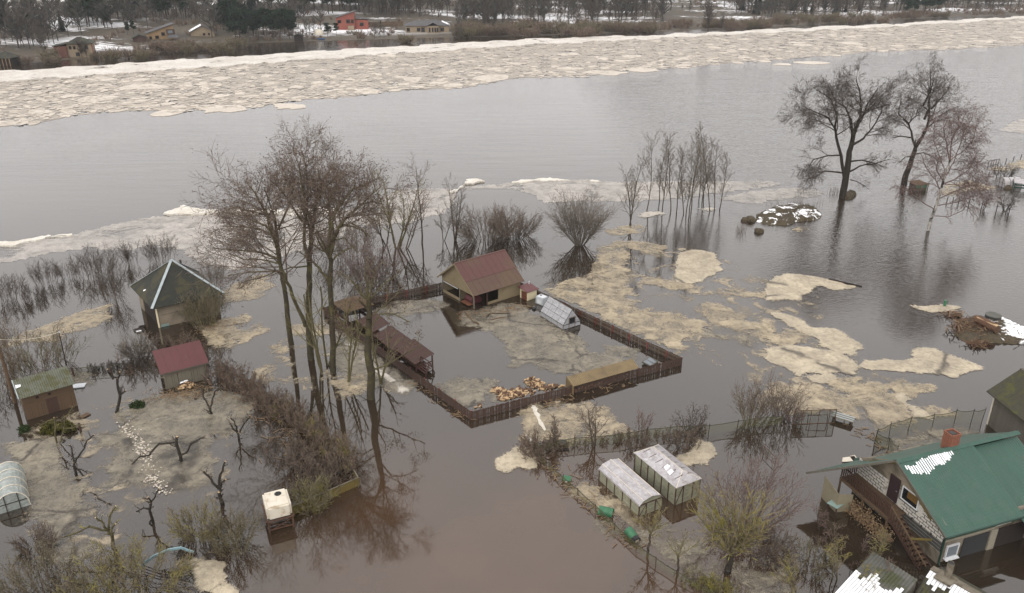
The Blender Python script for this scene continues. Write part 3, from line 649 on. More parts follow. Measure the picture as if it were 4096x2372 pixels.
MT['teal'] = M_plain('pale_teal_tabletop', (0.24, 0.33, 0.30), (0.20, 0.28, 0.255), 3, 0.5, 0.1)
MT['redveh'] = M_plain('red_cover', (0.085, 0.014, 0.016), (0.055, 0.010, 0.011), 3, 0.5, 0.2)
MT['orange_wood'] = M_plain('orange_brown_board', (0.17, 0.070, 0.036), (0.13, 0.052, 0.029), 3, 0.7, 0.2)
MT['reed'] = M_plain('pale_reed_matting', (0.27, 0.235, 0.16), (0.18, 0.155, 0.105), 5, 0.95, 0.5, (12, 12, 0.8))
MT['leaf_brown'] = M_plain('dry_tan_leaves', (0.22, 0.15, 0.085), (0.14, 0.09, 0.05), 8, 0.95, 0.3)
MT['blue_pipe'] = M_plain('pale_blue_pipe', (0.26, 0.40, 0.44), (0.22, 0.34, 0.38), 5, 0.4, 0.05)

def film_mat(name, c, op, c3=(0.6, 0.6, 0.6)):
    """polythene or polycarbonate: milky, lets part of the light through, streaked with dirt and condensation"""
    m, nt, b, out = new_mat(name)
    n = noise(nt, coords(nt, (1, 1, 3)), 2.0, 6, 0.65, 1.0)
    nt.links.new(ramp(nt, n, [(0.35, c), (0.7, c3)]), b.inputs['Base Color']); b.inputs['Roughness'].default_value = 0.3
    tr = nt.nodes.new('ShaderNodeBsdfTransparent'); tr.inputs['Color'].default_value = (0.93, 0.94, 0.92, 1); ms = nt.nodes.new('ShaderNodeMixShader')
    nt.links.new(ramp(nt, n, [(0.3, (op - 0.1,) * 3), (0.75, (min(op + 0.15, 1),) * 3)]), ms.inputs['Fac'])
    nt.links.new(tr.outputs[0], ms.inputs[1]); nt.links.new(b.outputs[0], ms.inputs[2]); nt.links.new(ms.outputs[0], out.inputs['Surface'])
    return m
MT['film'] = film_mat('milky_film', (0.36, 0.335, 0.34), 0.80, (0.52, 0.50, 0.52))
MT['film_wall'] = film_mat('algae_stained_film', (0.24, 0.235, 0.16), 0.72, (0.36, 0.36, 0.28))
MT['poly'] = film_mat('clear_polycarbonate', (0.36, 0.36, 0.38), 0.62, (0.50, 0.50, 0.52))
MT['film_green'] = film_mat('grey_green_film', (0.26, 0.29, 0.27), 0.75, (0.40, 0.43, 0.41))
MT['net'] = film_mat('fine_net', (0.10, 0.10, 0.055), 0.27, (0.16, 0.15, 0.06))
MT['net_grey'] = film_mat('fine_grey_net', (0.07, 0.065, 0.055), 0.16, (0.10, 0.095, 0.08))

def corrugated(mb, o, ax, ay, nx, amp, pitch, thick=0.02):
    """profiled sheet: o corner, ax vector along the waves' crosswise direction, ay vector along the waves"""
    o, ax, ay = Vector(o), Vector(ax), Vector(ay); n = ax.cross(ay).normalized(); L = ax.length
    k = max(4, int(L / pitch) * 2)
    vs = []
    for i in range(k + 1):
        p = o + ax * (i / k) + n * (amp if i % 2 else 0.0)
        vs += [p, p + ay]
    b = len(vs); vs += [v - n * thick for v in vs]
    fs = []
    for i in range(k):
        fs += [(2 * i, 2 * i + 2, 2 * i + 3, 2 * i + 1), (b + 2 * i, b + 2 * i + 1, b + 2 * i + 3, b + 2 * i + 2),
               (2 * i, b + 2 * i, b + 2 * i + 2, 2 * i + 2), (2 * i + 1, 2 * i + 3, b + 2 * i + 3, b + 2 * i + 1)]
    fs += [(0, 1, b + 1, b), (2 * k, b + 2 * k, b + 2 * k + 1, 2 * k + 1)]
    mb.add(vs, fs)

def slope_panels(parent, name, o, ax, ay, n, th, mat, gap=0.012, rng=None):
    """a roof slope laid as n separate strips along ax"""
    o, ax, ay = Vector(o), Vector(ax), Vector(ay); nn = ax.cross(ay).normalized()
    for i in range(n):
        a = o + ax * (i / n) + ax.normalized() * gap; w = ax * (1 / n) - ax.normalized() * gap * 2
        lift = nn * ((rng or random).uniform(0, 0.012))
        m = MB(); m.prism([a + lift, a + w + lift, a + w + ay + lift, a + ay + lift], nn * th); m.build(name, mat[i % len(mat)] if isinstance(mat, list) else mat, parent)

def shared_boards(parent, name, me, poses, rng=None):
    for p, r, s in poses:
        o = bpy.data.objects.new(name, me); COL.objects.link(o); o.parent = parent
        o.location = p; o.rotation_euler = r; o.scale = s

def unit_box(name, mat):
    me = MB().box(-0.5, 0.5, -0.5, 0.5, 0, 1).mesh(name); me.materials.append(mat); return me

# ================================================================ brown plank fence round the yard
FH = 0.92
cF = W('12', 2093, 1168); cF.z = 0
cR = Vector((16.79, 70.10, 0))
cBR = W('P', 1988, 1085, 0.8); cBL = W('P', 1290, 1228, 0.9); cBR.z = cBL.z = 0
PLK = unit_box('plank', MT['planks']); frn = random.Random(3)
def plank_fence(a, b, label, h, pitch=0.135, inner=1):
    d = b - a; L = d.length; th = math.atan2(d.y, d.x)
    t = thing('plank_fence', label, 'fence', a, th)
    n = int(L / pitch)
    shared_boards(t, 'plank', PLK, [((i * pitch + pitch / 2, 0, -0.8), (frn.gauss(0, 0.012), frn.gauss(0, 0.012), 0), (pitch - 0.02, 0.022, 0.8 + h + frn.gauss(0, 0.018))) for i in range(n)])
    for z in (0.15, h - 0.22):
        MB().box(0, L, inner * 0.02, inner * 0.065, z, z + 0.1).build('rail', MT['planks_in'], t)
    for i in range(int(L / 2.5) + 1):
        MB().box(i * 2.5, i * 2.5 + 0.07, inner * 0.07, inner * 0.14, -0.8, h + 0.02).build('post', MT['redpost'], t)
    return t
plank_fence(cF, cR, 'dark brown plank fence along the front of the yard by the floating firewood', 0.86, inner=1)
plank_fence(cBR, cR, 'brown plank fence with red posts running right of the glasshouse', 0.80, inner=-1)
plank_fence(cBL, cBR, 'brown plank fence behind the ochre barn', 0.85, inner=-1)
plank_fence(cF, cBL, 'brown plank fence on the left side of the yard under the trees', 0.88, inner=-1)

# ================================================================ ochre barn with red roof
def bb(o, th):   # local axes helper
    return lambda v: v
eR = W('B', 745, 870, 1.82); eR2 = W('B', 1570, 655, 1.82); eL = W('B', 125, 585, 1.82)
th, L, Wd_ = frame(eR, eR2, eL)
L, Wd_ = 7.35, 7.45
barn = thing('open_barn', 'open ochre barn with weathered red tiled roof standing in the flood', 'barn', (eR.x, eR.y, 0), th)
OV = 0.35; ZE, ZR_ = 1.82, 4.62; hw = Wd_ / 2
# roof in strips
sl = Vector((0, hw, ZR_ - ZE))
slope_panels(barn, 'roof_strip', (0, 0, ZE), (L, 0, 0), Vector((0, hw, ZR_ - ZE)) * 0.42, 9, 0.05, MT['redroof_moss'], 0.008, frn)
slope_panels(barn, 'roof_strip', Vector((0, 0, ZE)) + Vector((0, hw, ZR_ - ZE)) * 0.42 + Vector((0, 0, 0.03)), (L, 0, 0), Vector((0, hw, ZR_ - ZE)) * 0.58, 9, 0.05, MT['redroof'], 0.008, frn)
slope_panels(barn, 'roof_strip', (L, Wd_, ZE), (-L, 0, 0), (0, -hw, ZR_ - ZE), 9, 0.05, MT['redroof'], 0.008, frn)
MB().box(-0.02, L + 0.02, hw - 0.12, hw + 0.12, ZR_ + 0.02, ZR_ + 0.09).build('ridge_cap', MT['redroof'], barn)
for x in (-0.03, L - 0.02):           # barge boards
    m = MB()
    for a, b in (((x, 0, ZE), (x, hw, ZR_)), ((x, Wd_, ZE), (x, hw, ZR_))):
        m.prism([Vector(a) + Vector((0, 0, -0.16)), Vector(b) + Vector((0, 0, -0.16)), Vector(b) + Vector((0, 0, 0.06)), Vector(a) + Vector((0, 0, 0.06))], (0.04, 0, 0))
    m.build('barge_board', MT['ochre'], barn)
x0, x1, y0, y1 = 0.4, L - 0.3, 0.5, Wd_ - 0.5
zt = ZE + (y0 / hw) * (ZR_ - ZE)
def gable(x, zlow, name):
    MB().prism([(x, y0, zlow), (x, y1, zlow), (x, y1, zt - 0.03), (x, hw, ZR_ - 0.06), (x, y0, zt - 0.03)], (0.10, 0, 0)).build(name, MT['ochre'], barn)
gable(x0, 1.55, 'gable_wall')
gable(x1, -0.6, 'back_gable_wall')
MB().box(x0 + 0.11, x1 - 0.01, y1 - 0.1, y1, -0.6, zt - 0.05).build('far_wall', MT['ochre'], barn)
MB().box(3.9, x1 - 0.01, y0, y0 + 0.1, -0.6, zt - 0.06).build('side_wall', MT['ochre'], barn)
MB().box(2.35, 3.89, y0, y0 + 0.1, -0.6, 0.28).build('low_wall', MT['ochre'], barn)
MB().box(x0, x0 + 0.1, 3.4, y1 - 0.11, -0.6, 0.30).build('low_wall', MT['ochre'], barn)
for y in (y0 + 0.07, 3.35, y1 - 0.08):
    MB().box(x0 - 0.02, x0 + 0.12, y - 0.07, y + 0.07, -0.6, 1.56).build('post', MT['grey_wood'], barn)
MB().box(2.22, 2.34, y0 - 0.01, y0 + 0.11, -0.6, zt - 0.1).build('post', MT['rust_wood'], barn)
MB().tube([(x0 - 0.08, 3.6, 1.48), (x0 - 0.08, 6.6, 1.50)], 0.035, 6).build('white_pipe', MT['white_paint'], barn)
MB().box(x0 + 0.2, x1 - 0.2, 3.6, 3.7, -0.6, 1.5).build('partition', MT['ochre'], barn)
vh = thing('covered_machine', 'red covered machine parked inside the open barn', 'machine', barn.matrix_basis @ Vector((1.3, 2.2, 0)), th)
MB().prism([(-0.5, -0.7, 0.1), (0.9, -0.7, 0.1), (0.95, -0.7, 0.5), (0.5, -0.7, 0.95), (-0.3, -0.7, 0.9), (-0.55, -0.7, 0.5)], (0, 1.4, 0)).build('body', MT['redveh'], vh)
MB().box(-1.1, -0.45, -0.9, 0.7, 0.14, 0.22).build('platform', MT['orange_wood'], vh)

# ================================================================ outhouse, tank, glasshouse, lean-to in the yard
o0 = W('B', 1575, 935); o1 = W('B', 1725, 895); o2 = W('B', 1460, 893)
th2, a, b = frame(o0, o1, o2); a, b = 1.42, 1.35
oh = thing('outhouse', 'little cream clapboard outhouse with dark red roof beside the barn', 'outhouse', o0, th2)
MB().box(0, a, 0, b, -0.5, 1.12).build('wall', MT['cream'], oh)
for i in range(7):
    MB().prism([(0.02, -0.012, 0.08 + i * 0.14), (a - 0.02, -0.012, 0.08 + i * 0.14), (a - 0.02, -0.035, 0.09 + i * 0.14), (0.02, -0.035, 0.09 + i * 0.14)], (0, 0.012, 0.115)).build('clapboard', MT['cream'], oh)
MB().box(-0.035, -0.003, 0.12, b - 0.3, -0.3, 1.0).build('door', MT['brown_door'], oh)
MB().prism([(-0.2, -0.2, 1.10), (a + 0.2, -0.2, 1.10), (a + 0.2, b + 0.2, 1.38), (-0.2, b + 0.2, 1.38)], (0, 0, 0.05)).build('roof', MT['maroon'], oh)
MB().tube([(a - 0.1, b - 0.1, 1.3), (a - 0.1, b - 0.1, 1.75)], 0.05, 8).build('vent_pipe', MT['white_paint'], oh)

def ibc(name, label, loc, rz, s=1.0, cage=True):
    t = thing(name, label, 'water tank', loc, rz)
    bm = bmesh.new(); bmesh.ops.create_cube(bm, size=1)
    for v in bm.verts: v.co = Vector((v.co.x * 1.0 * s, v.co.y * 1.2 * s, (v.co.z + 0.5) * 0.98 * s))
    bmesh.ops.bevel(bm, geom=bm.edges[:], offset=0.09 * s, segments=2, affect='EDGES')
    me = bpy.data.meshes.new('tank_body'); bm.to_mesh(me); bm.free()
    body = obj('tank_body', me, MT['ibc'] if cage else MT['white_plastic'], t)
    MB().tube([(0.1 * s, 0.25 * s, 0.97 * s), (0.1 * s, 0.25 * s, 1.02 * s)], 0.14 * s, 12).build('lid', MT['black'], t)
    return t, body
tk, body = ibc('caged_water_tank', 'white plastic tank in a metal cage next to the outhouse', W('B', 1795, 975), th2 + 0.1, 0.95)
m = MB()
for k in range(6):
    z = 0.06 + k * 0.17
    m.tube([(-.49, -.59, z), (.49, -.59, z), (.49, .59, z), (-.49, .59, z), (-.49, -.59, z)], 0.014, 4, False)
for k in range(6):
    x = -.49 + k * .196
    for y in (-.59, .59): m.tube([(x, y, 0), (x, y, 0.93)], 0.014, 4, False)
for k in range(7):
    y = -.59 + k * .197
    for x in (-.49, .49): m.tube([(x, y, 0), (x, y, 0.93)], 0.014, 4, False)
m.build('cage', MT['zinc'], tk)
MB().box(-.5, -.44, -.3, .3, .15, .55).build('label_plate', MT['white_paint'], tk)
tub = thing('black_kettle', 'black round kettle tub floating left of the caged tank', 'tub', W('B', 1675, 1062))
bm = bmesh.new(); bmesh.ops.create_uvsphere(bm, u_segments=14, v_segments=8, radius=0.27)
for v in bm.verts: v.co.z = v.co.z * 0.75 + 0.08
me = bpy.data.meshes.new('bowl'); bm.to_mesh(me); bm.free(); obj('bowl', me, MT['black'], tub, True)
MB().tube([(-.1, 0, .3), (-.06, 0, .37), (.06, 0, .37), (.1, 0, .3)], 0.02, 6).build('handle', MT['zinc'], tub)

g0 = W('B', 2120, 1385); g1 = W('B', 2385, 1315); g2 = W('B', 1765, 1180)
th3, a, b = frame(g0, g1, g2); a, b = 2.3, 4.3
gh = thing('glasshouse', 'steep clear panelled glasshouse with dark frame inside the fenced yard', 'greenhouse', g0, th3)
ze, zr = 0.55, 2.15
def gh_frame(t, a, b, ze, zr, nb, mat, r=0.04):
    for i in range(nb + 1):
        y = b * i / nb
        m = MB(); m.bar((0, y, -0.4), (0, y, ze), r).bar((a, y, -0.4), (a, y, ze), r).bar((0, y, ze), (a / 2, y, zr), r).bar((a, y, ze), (a / 2, y, zr), r)
        m.build('frame_bay', mat, t)
    m = MB()
    for x, z in ((0, ze), (a, ze), (a / 2, zr), (0, 0.06), (a, 0.06)): m.bar((x, 0, z), (x, b, z), r)
    m.build('frame_rail', mat, t)
gh_frame(gh, a, b, ze, zr, 4, MT['steel_dark'])
for i in range(4):
    y0_, y1_ = b * i / 4 + 0.02, b * (i + 1) / 4 - 0.02
    for x in (-0.012, a + 0.012): MB().box(x - 0.006, x + 0.006, y0_, y1_, 0.08, ze - 0.02).build('wall_pane', MT['poly'], gh)
    for s in (0, 1):
        for k in range(3):
            f0, f1 = k / 3 + 0.01, (k + 1) / 3 - 0.01
            xa, xb = (a / 2) * f0, (a / 2) * f1
            if s: xa, xb = a - xa, a - xb
            za, zb = ze + (zr - ze) * f0, ze + (zr - ze) * f1
            MB().prism([(xa, y0_, za + 0.03), (xb, y0_, zb + 0.03), (xb, y1_, zb + 0.03), (xa, y1_, za + 0.03)], (0, 0, 0.01)).build('roof_pane', MT['poly'], gh)
for y in (-0.012, b + 0.012):
    MB().prism([(0.04, y, 0.08), (a - 0.04, y, 0.08), (a - 0.04, y, ze), (a / 2, y, zr - 0.05), (0.04, y, ze)], (0, 0.01, 0)).build('end_pane', MT['poly'], gh)
MB().bar((0, -0.03, ze), (a, -0.03, ze), 0.06).build('cross_bar', MT['steel_dark'], gh)
MB().bar((a * .33, -0.03, 0), (a * .33, -0.03, 1.25), 0.05).bar((a * .68, -0.03, 0), (a * .68, -0.03, 1.25), 0.05).bar((a * .33, -0.03, 1.25), (a * .68, -0.03, 1.25), 0.05).build('door_frame', MT['brown_wood'], gh)
MB().box(a * .36, a * .65, -0.05, -0.035, 0.62, 1.2).build('door_pane', MT['glass_dark'], gh)

l0 = W('N', 635, 238, 0.92); l1 = W('N', 1060, 118, 0.92); l2 = W('N', 603, 185, 1.45)
th4 = math.atan2((l1 - l0).y, (l1 - l0).x); Ll = (l1 - l0).length
lt = thing('firewood_shelter', 'long low shelter with tan corrugated roof against the front fence', 'shelter', (l0.x, l0.y, 0), th4)
m = MB(); corrugated(m, (0, 0, 0.95), (Ll, 0, 0), (0, 1.15, 0.42), 0, 0.05, 0.17); m.build('roof_sheet', MT['tan_roof'], lt)
m = MB(); corrugated(m, (Ll, 1.15, 1.37), (-Ll, 0, 0), (0, 0.30, -0.13), 0, 0.05, 0.17); m.build('roof_sheet', MT['tan_roof'], lt)
MB().prism([(0.05, 0.05, -0.5), (0.05, 1.4, -0.5), (0.05, 1.4, 1.2), (0.05, 1.15, 1.3), (0.05, 0.05, 0.93)], (0.04, 0, 0)).build('end_wall', MT['tan_roof'], lt)
for i in range(4): MB().box(0.2 + i * (Ll - 0.5) / 3, 0.3 + i * (Ll - 0.5) / 3, 1.3, 1.4, -0.5, 1.2).build('post', MT['brown_wood'], lt)
for i in range(18):
    MB().tube([(0.4 + i * (Ll - 1) / 18, 0.2, 0.25 + 0.1 * (i % 3)), (0.4 + i * (Ll - 1) / 18, 0.9, 0.25 + 0.1 * (i % 3))], 0.12, 6).build('stacked_log', MT['wood_bark'], lt)

cf = thing('cold_frame', 'tilted glass cold frame at the right corner of the fenced yard', 'cold frame', W('N', 1130, 88), th4 + 0.35)
for k in (0, 1):
    MB().prism([(k * 0.62 - .6, -.4, .12), (k * 0.62, -.4, .12), (k * 0.62, .45, .3), (k * 0.62 - .6, .45, .3)], (0, 0, .015)).build('pane', MT['glass_grey'], cf)
m = MB().bar((-.65, -.45, .1), (.65, -.45, .1), .09, .16).bar((-.65, .5, .22), (.65, .5, .22), .09, .2).bar((-.65, -.45, .1), (-.65, .5, .25), .09, .16).bar((.65, -.45, .1), (.65, .5, .25), .09, .16).bar((.01, -.45, .14), (.01, .5, .31), .05)
m.build('frame', MT['grey_wood2'], cf)

# ---------------- floating firewood
def log_mesh(seed):
    rng = random.Random(seed); k = 7; vs = []; fs = []; L_ = 0.36; r = 0.085
    half = seed % 3 == 0
    for x in (-L_ / 2, L_ / 2):
        for j in range(k):
            t = 2 * math.pi * j / k; y, z = r * math.cos(t), r * math.sin(t)
            if half: z = max(z, -0.01)
            vs.append((x, y * rng.uniform(.9, 1.1), z))
    for j in range(k): fs.append((j, (j + 1) % k, k + (j + 1) % k, k + j))
    fs += [tuple(range(k))[::-1], tuple(range(k, 2 * k))]
    me = bpy.data.meshes.new('log'); me.from_pydata(vs, [], fs); me.materials.append(MT['wood_bark']); me.materials.append(MT['wood_cut'])
    for i, p in enumerate(me.polygons): p.material_index = 1 if i >= k or (half and i >= 4) else (1 if seed % 4 == 1 else 0)
    return me
LOGS = [log_mesh(i) for i in range(8)]
lr = random.Random(8); placed = []
HEAP = [(150, 265, 45, 22), (215, 290, 60, 28), (270, 270, 55, 30), (330, 275, 55, 26), (370, 205, 45, 26), (400, 225, 45, 25), (450, 240, 55, 22), (530, 245, 60, 18), (180, 310, 40, 14)]
tries = 0
while len(placed) < 165 and tries < 9000:
    tries += 1
    cx, cy, rx, ry = lr.choice(HEAP); a_ = lr.uniform(0, 6.28); q = lr.random() ** .5
    x, y = cx + rx * q * math.cos(a_), cy + ry * q * math.sin(a_)
    if y > 386 - 0.242 * x - 14: continue
    p = W('N', x, y)
    lim = 0.17
    if all((p - o_).length > lim for o_ in placed): placed.append(p)
for x, y in ((5, 372), (32, 362), (28, 352), (40, 368)): placed.append(W('N', x, y))
for i, p in enumerate(placed):
    o = bpy.data.objects.new('firewood_log', LOGS[i % 8]); COL.objects.link(o)
    o.location = (p.x, p.y, lr.uniform(0.01, 0.09)); s_ = lr.uniform(0.85, 1.3)
    o.rotation_euler = (lr.uniform(0, 6.28), lr.gauss(0, 0.12), lr.gauss(0.6, 0.8)); o.scale = (s_, s_, s_)
    far_ = (p - W('N', 600, 240)).length
    tag(o, ('bark covered' if i % 8 in (2, 4, 7) else 'half round pale' if i % 8 in (0, 3, 6) else 'pale split') + ' firewood log ' + ('stranded alone at the near fence corner' if i >= len(placed) - 4 else 'floating at the shelter end of the heap' if far_ < 3.6 else 'floating in the middle of the heap' if far_ < 6.2 else 'floating in the left end of the heap'), 'firewood', 'floating firewood logs in the yard')

# ---------------- planks and branches adrift in front of the barn
DR = [('B', 605, 1100, 745, 1255, .16, 'stout timber beam adrift in front of the barn', 'timber_beam'), ('B', 1020, 1128, 1310, 1130, .10, 'long thin dark pole adrift before the barn wall', 'pole'),
      ('B', 1000, 1230, 1240, 1180, .12, 'bent brown branch lying on the yard ice', 'branch'), ('B', 755, 1260, 830, 1300, .30, 'black sodden stump end beside the timber beam', 'stump'),
      ('B', 945, 1190, 1010, 1120, .14, 'short dark branch on the yard ice before the barn', 'branch'), ('B', 500, 1135, 590, 1105, .09, 'reddish stick at the edge of the yard ice', 'stick'),
      ('31', 590, 1255, 915, 1325, .22, 'long black pole sliding off the pale pointed floe', 'pole'), ('J', 940, 1080, 1040, 1030, .5, 'red brown board floating right of the mossy shed', 'board')]
for k, xa, ya, xb, yb, w, lab, nm in DR:
    a, b = W(k, xa, ya, .07), W(k, xb, yb, .07)
    m = MB()
    if w > .4: m.bar((0, 0, 0), b - a, w, .06)
    else:
        mid = (b - a) * .5 + Vector((lr.gauss(0, .06), lr.gauss(0, .06), .03)); m.tube([(0, 0, 0), mid, b - a], [w * .5, w * .42, w * .28], 7)
    o = m.build(nm, MT['brown_wood'] if w > .4 or 'timber' in lab else MT['black_wood'] if 'black' in lab or 'dark' in lab else MT['wood_bark']); o.location = a
    tag(o, lab, 'driftwood')
pb = thing('flat_board', 'pale bluish flat panel floating beside the mossy shed', 'panel', W('J', 915, 715), .2)
MB().box(-.62, .62, -.42, .42, .02, .08).build('face', MT['ibc'], pb); MB().box(-.64, .64, -.45, -.42, .0, .1).build('edge_strip', MT['zinc'], pb)

# ================================================================ rust-brown gazebo and wood shelters along the left fence
gz = W('L', 1010, 640); th5 = math.atan2((cBL - cF).y, (cBL - cF).x)
gaz = thing('gazebo', 'brown pyramid roofed gazebo in the far left corner of the yard', 'gazebo', gz, th5)
s = 1.75
for i in range(4):
    a_, b_ = [(-s, -s), (s, -s), (s, s), (-s, s)][i], [(-s, -s), (s, -s), (s, s), (-s, s)][(i + 1) % 4]
    MB().add([(*a_, 1.5), (*b_, 1.5), (0, 0, 2.35), (a_[0] * .97, a_[1] * .97, 1.45), (b_[0] * .97, b_[1] * .97, 1.45), (0, 0, 2.27)], [(0, 1, 2), (5, 4, 3), (0, 3, 4, 1)]).build('roof_side', MT['brown_wood'], gaz)
for x in (-1.45, 1.45):
    for y in (-1.45, 1.45): MB().box(x - .06, x + .06, y - .06, y + .06, -.5, 1.5).build('post', MT['rust_wood'], gaz)
for y in (-1.45, 1.45): MB().box(-1.4, 1.4, y - .03, y + .03, .1, .5).build('railing', MT['rust_wood'], gaz)
def shelter(kx0, ky0, kx1, ky1, label, z=1.45, nb=8):
    a, b = W('C', kx0, ky0, z), W('C', kx1, ky1, z); d = b - a; L_ = d.length; thx = math.atan2(d.y, d.x)
    t = thing('wood_shelter', label, 'shelter', (a.x, a.y, 0), thx)
    dep = -2.1                                     # towards the fence: local -y
    for i in range(nb):
        x = L_ * i / nb
        MB().prism([(x + .01, .0, z), (x + L_ / nb - .01, 0, z), (x + L_ / nb - .01, dep, z - .55), (x + .01, dep, z - .55)], (0, 0, .03)).build('roof_board', MT['rust_wood'] if i % 3 else MT['dark_brown'], t)
    MB().bar((0, .02, z - .03), (L_, .02, z - .03), .08, .14).build('fascia', MT['rust_wood'], t)
    for x in (.08, L_ - .08):
        for y in (-.12, dep + .15): MB().box(x - .06, x + .06, y - .06, y + .06, -.5, z - .12 + (y * .26)).build('post', MT['rust_wood'], t)
    for x in (.05, L_ - .05): MB().bar((x, -.1, z - .75), (x, dep + .1, z - .95), .04, .09).build('brace', MT['rust_wood'], t)
    for i in range(int(L_ / .3)):
        for k in range(2): MB().tube([(.3 + i * .28, -1.7, .1 + k * .24), (.3 + i * .28, -.9, .12 + k * .24)], .11, 6).build('stacked_log', MT['wood_bark'], t)
    return t
shelter(600, 395, 805, 560, 'rust brown wood shelter next to the gazebo', 1.25)
shelter(822, 585, 1105, 790, 'middle rust brown shelter roof along the left fence', 1.1)
shelter(1132, 768, 1405, 968, 'front rust brown wood shelter nearest the garden swing', 1.3)
bn = thing('garden_swing', 'rust coloured slatted garden swing at the end of the shelters', 'garden swing', W('C', 1290, 1210), th5 + math.pi)
for i in range(5): MB().box(-.75, .75, -.5 + i * .2, -.36 + i * .2, .28 + i * .1, .32 + i * .1).build('slat', MT['rust_wood'], bn)
for x in (-.8, .8):
    MB().bar((x, -.6, -.4), (x * .95, .1, 1.35), .08).bar((x, .75, -.4), (x * .95, .1, 1.35), .08).build('side_frame', MT['rust_wood'], bn)
MB().bar((-.85, .1, 1.35), (.85, .1, 1.35), .08).build('top_bar', MT['rust_wood'], bn)

# ================================================================ pyramid roofed house on the left
roofz, ov, apz = 2.55, .62, 6.1
q0, q1, q3 = W('E', 465, 935, roofz), W('E', 1520, 705, roofz), W('E', 150, 600, roofz)
thp = math.atan2((q1 - q0).y, (q1 - q0).x)
ph = thing('pyramid_house', 'house with dark pyramid roof and pale zinc hips in the flood', 'house', (q0.x, q0.y, 0), thp)
inv = Matrix.Rotation(-thp, 3, 'Z')
ex = inv @ (q1 - q0); ey = inv @ (q3 - q0); ex.z = ey.z = 0
def sk(s_, t_, z): return ex * s_ + ey * t_ + Vector((0, 0, z))
apex = sk(.5, .5, apz)
for (s0_, t0_), (s1_, t1_) in (((0, 0), (1, 0)), ((1, 0), (1, 1)), ((1, 1), (0, 1)), ((0, 1), (0, 0))):
    A_, B_ = sk(s0_, t0_, roofz), sk(s1_, t1_, roofz); dz = Vector((0, 0, .08))
    MB().add([A_, B_, apex, A_ - dz, B_ - dz, apex - dz], [(0, 1, 2), (5, 4, 3), (0, 3, 4, 1)]).build('roof_side', MT['darkroof'], ph)
    MB().bar(A_ + dz * .6, apex + dz * .7, .30, .05).build('hip_cap', MT['zinc'], ph)
i0, i1 = .07, .93
def wallp(s0_, t0_, s1_, t1_, z0_, z1_, mat, name, th_=.12):
    A_, B_ = sk(s0_, t0_, z0_), sk(s1_, t1_, z0_); n_ = Vector((-(B_ - A_).y, (B_ - A_).x, 0)).normalized() * th_
    MB().prism([A_, B_, B_ + Vector((0, 0, z1_ - z0_)), A_ + Vector((0, 0, z1_ - z0_))], n_).build(name, mat, ph)
wallp(i0, i0, i1, i0, -.6, 2.75, MT['plaster'], 'front_wall')
wallp(i1, i0 + .02, i1, i1, -.6, 2.75, MT['plaster'], 'side_wall')
wallp(i1 - .01, i1, i0, i1, -.6, 2.75, MT['plaster'], 'back_wall')
wallp(i0, i1 - .02, i0, .74, -.6, 2.75, MT['plaster'], 'side_wall')
wallp(i0 + .01, .735, i0 + .01, i0 + .03, -.6, 2.75, MT['black_wood'], 'dark_panel', .06)  # black-brown panel closing the opening in the left wall
wallp(i0 - .012, i0 + .015, i0 + .004, i0 - .012, -.6, 2.75, MT['cream'], 'corner_post', .03)
wallp(i0 + .01, i0 - .004, .75, i0 - .004, 1.38, 1.43, MT['concrete'], 'wall_joint', .03)
wallp(i0 + .02, i0 - .004, .2, i0 - .004, 0.02, .3, MT['teal'], 'blue_stain_patch', .02)
pp = sk(.68, .72, 0); MB().tube([pp + Vector((0, 0, 3.6)), pp + Vector((0, 0, 5.3))], .12, 8).build('stovepipe', MT['steel_dark'], ph)
MB().add([sk(.06, .55, 3.0), sk(.09, .52, 3.2), sk(.10, .56, 3.25), sk(.07, .58, 3.05)], [(0, 1, 2, 3)]).build('snow_patch', MT['snow'], ph)
jt = thing('floating_crates', 'dark boards with snow floating at the pyramid house corner', 'boards', W('E', 310, 1245), thp)
MB().box(-.7, .3, -.1, .5, .02, .14).build('board', MT['black_wood'], jt); MB().box(-.5, .35, -.55, -.2, .02, .1).build('board', MT['black_wood'], jt)
MB().box(-.55, -.05, -.5, -.25, .1, .17).build('snow_cap', MT['snow'], jt)

# ================================================================ red roofed open shed on the left
r0 = W('02', 1615, 870); r1 = W('02', 2000, 770)
thr = math.atan2((r1 - r0).y, (r1 - r0).x); a = (r1 - r0).length + .25; b = 2.5
rs = thing('open_shed', 'grey plank shed with sloping maroon roof in the left garden', 'shed', r0, thr)
zf, zb = 1.75, 2.75
n = 22; GB = unit_box('plank', MT['grey_wood'])
shared_boards(rs, 'plank', GB, [((a * (i + .5) / n, .02, -.5), (0, frn.gauss(0, .01), 0), (a / n - .012, .03, .5 + zf + frn.uniform(-.02, 0))) for i in range(n)])
shared_boards(rs, 'plank', GB, [((a * (i + .5) / n, b, -.5), (0, 0, 0), (a / n - .012, .03, .5 + zb - .05)) for i in range(n)])
shared_boards(rs, 'plank', GB, [((a - .02, b * (i + .5) / 14, -.5), (0, 0, math.pi / 2), (b / 14 - .012, .03, .45 + zf + (zb - zf) * i / 14)) for i in range(14)])
shared_boards(rs, 'plank', GB, [((.02, b * (i + .5) / 6, 1.25 + .16 * i), (0, 0, math.pi / 2), (b / 6 - .01, .03, .55)) for i in range(6)])
MB().bar((.05, .1, 1.25), (.05, b * .95, .1), .10).build('brace', MT['grey_wood'], rs)
for y in (.06, b - .06): MB().box(0, .12, y - .06, y + .06, -.5, zf if y < 1 else zb).build('post', MT['grey_wood'], rs)
sl = Vector((0, b + .55, (zb - zf) * (b + .55) / b))
slope_panels(rs, 'roof_sheet', (-.25, -.25, zf + .02), (a + .5, 0, 0), sl * .94, 6, .03, MT['maroon'], .004, frn)
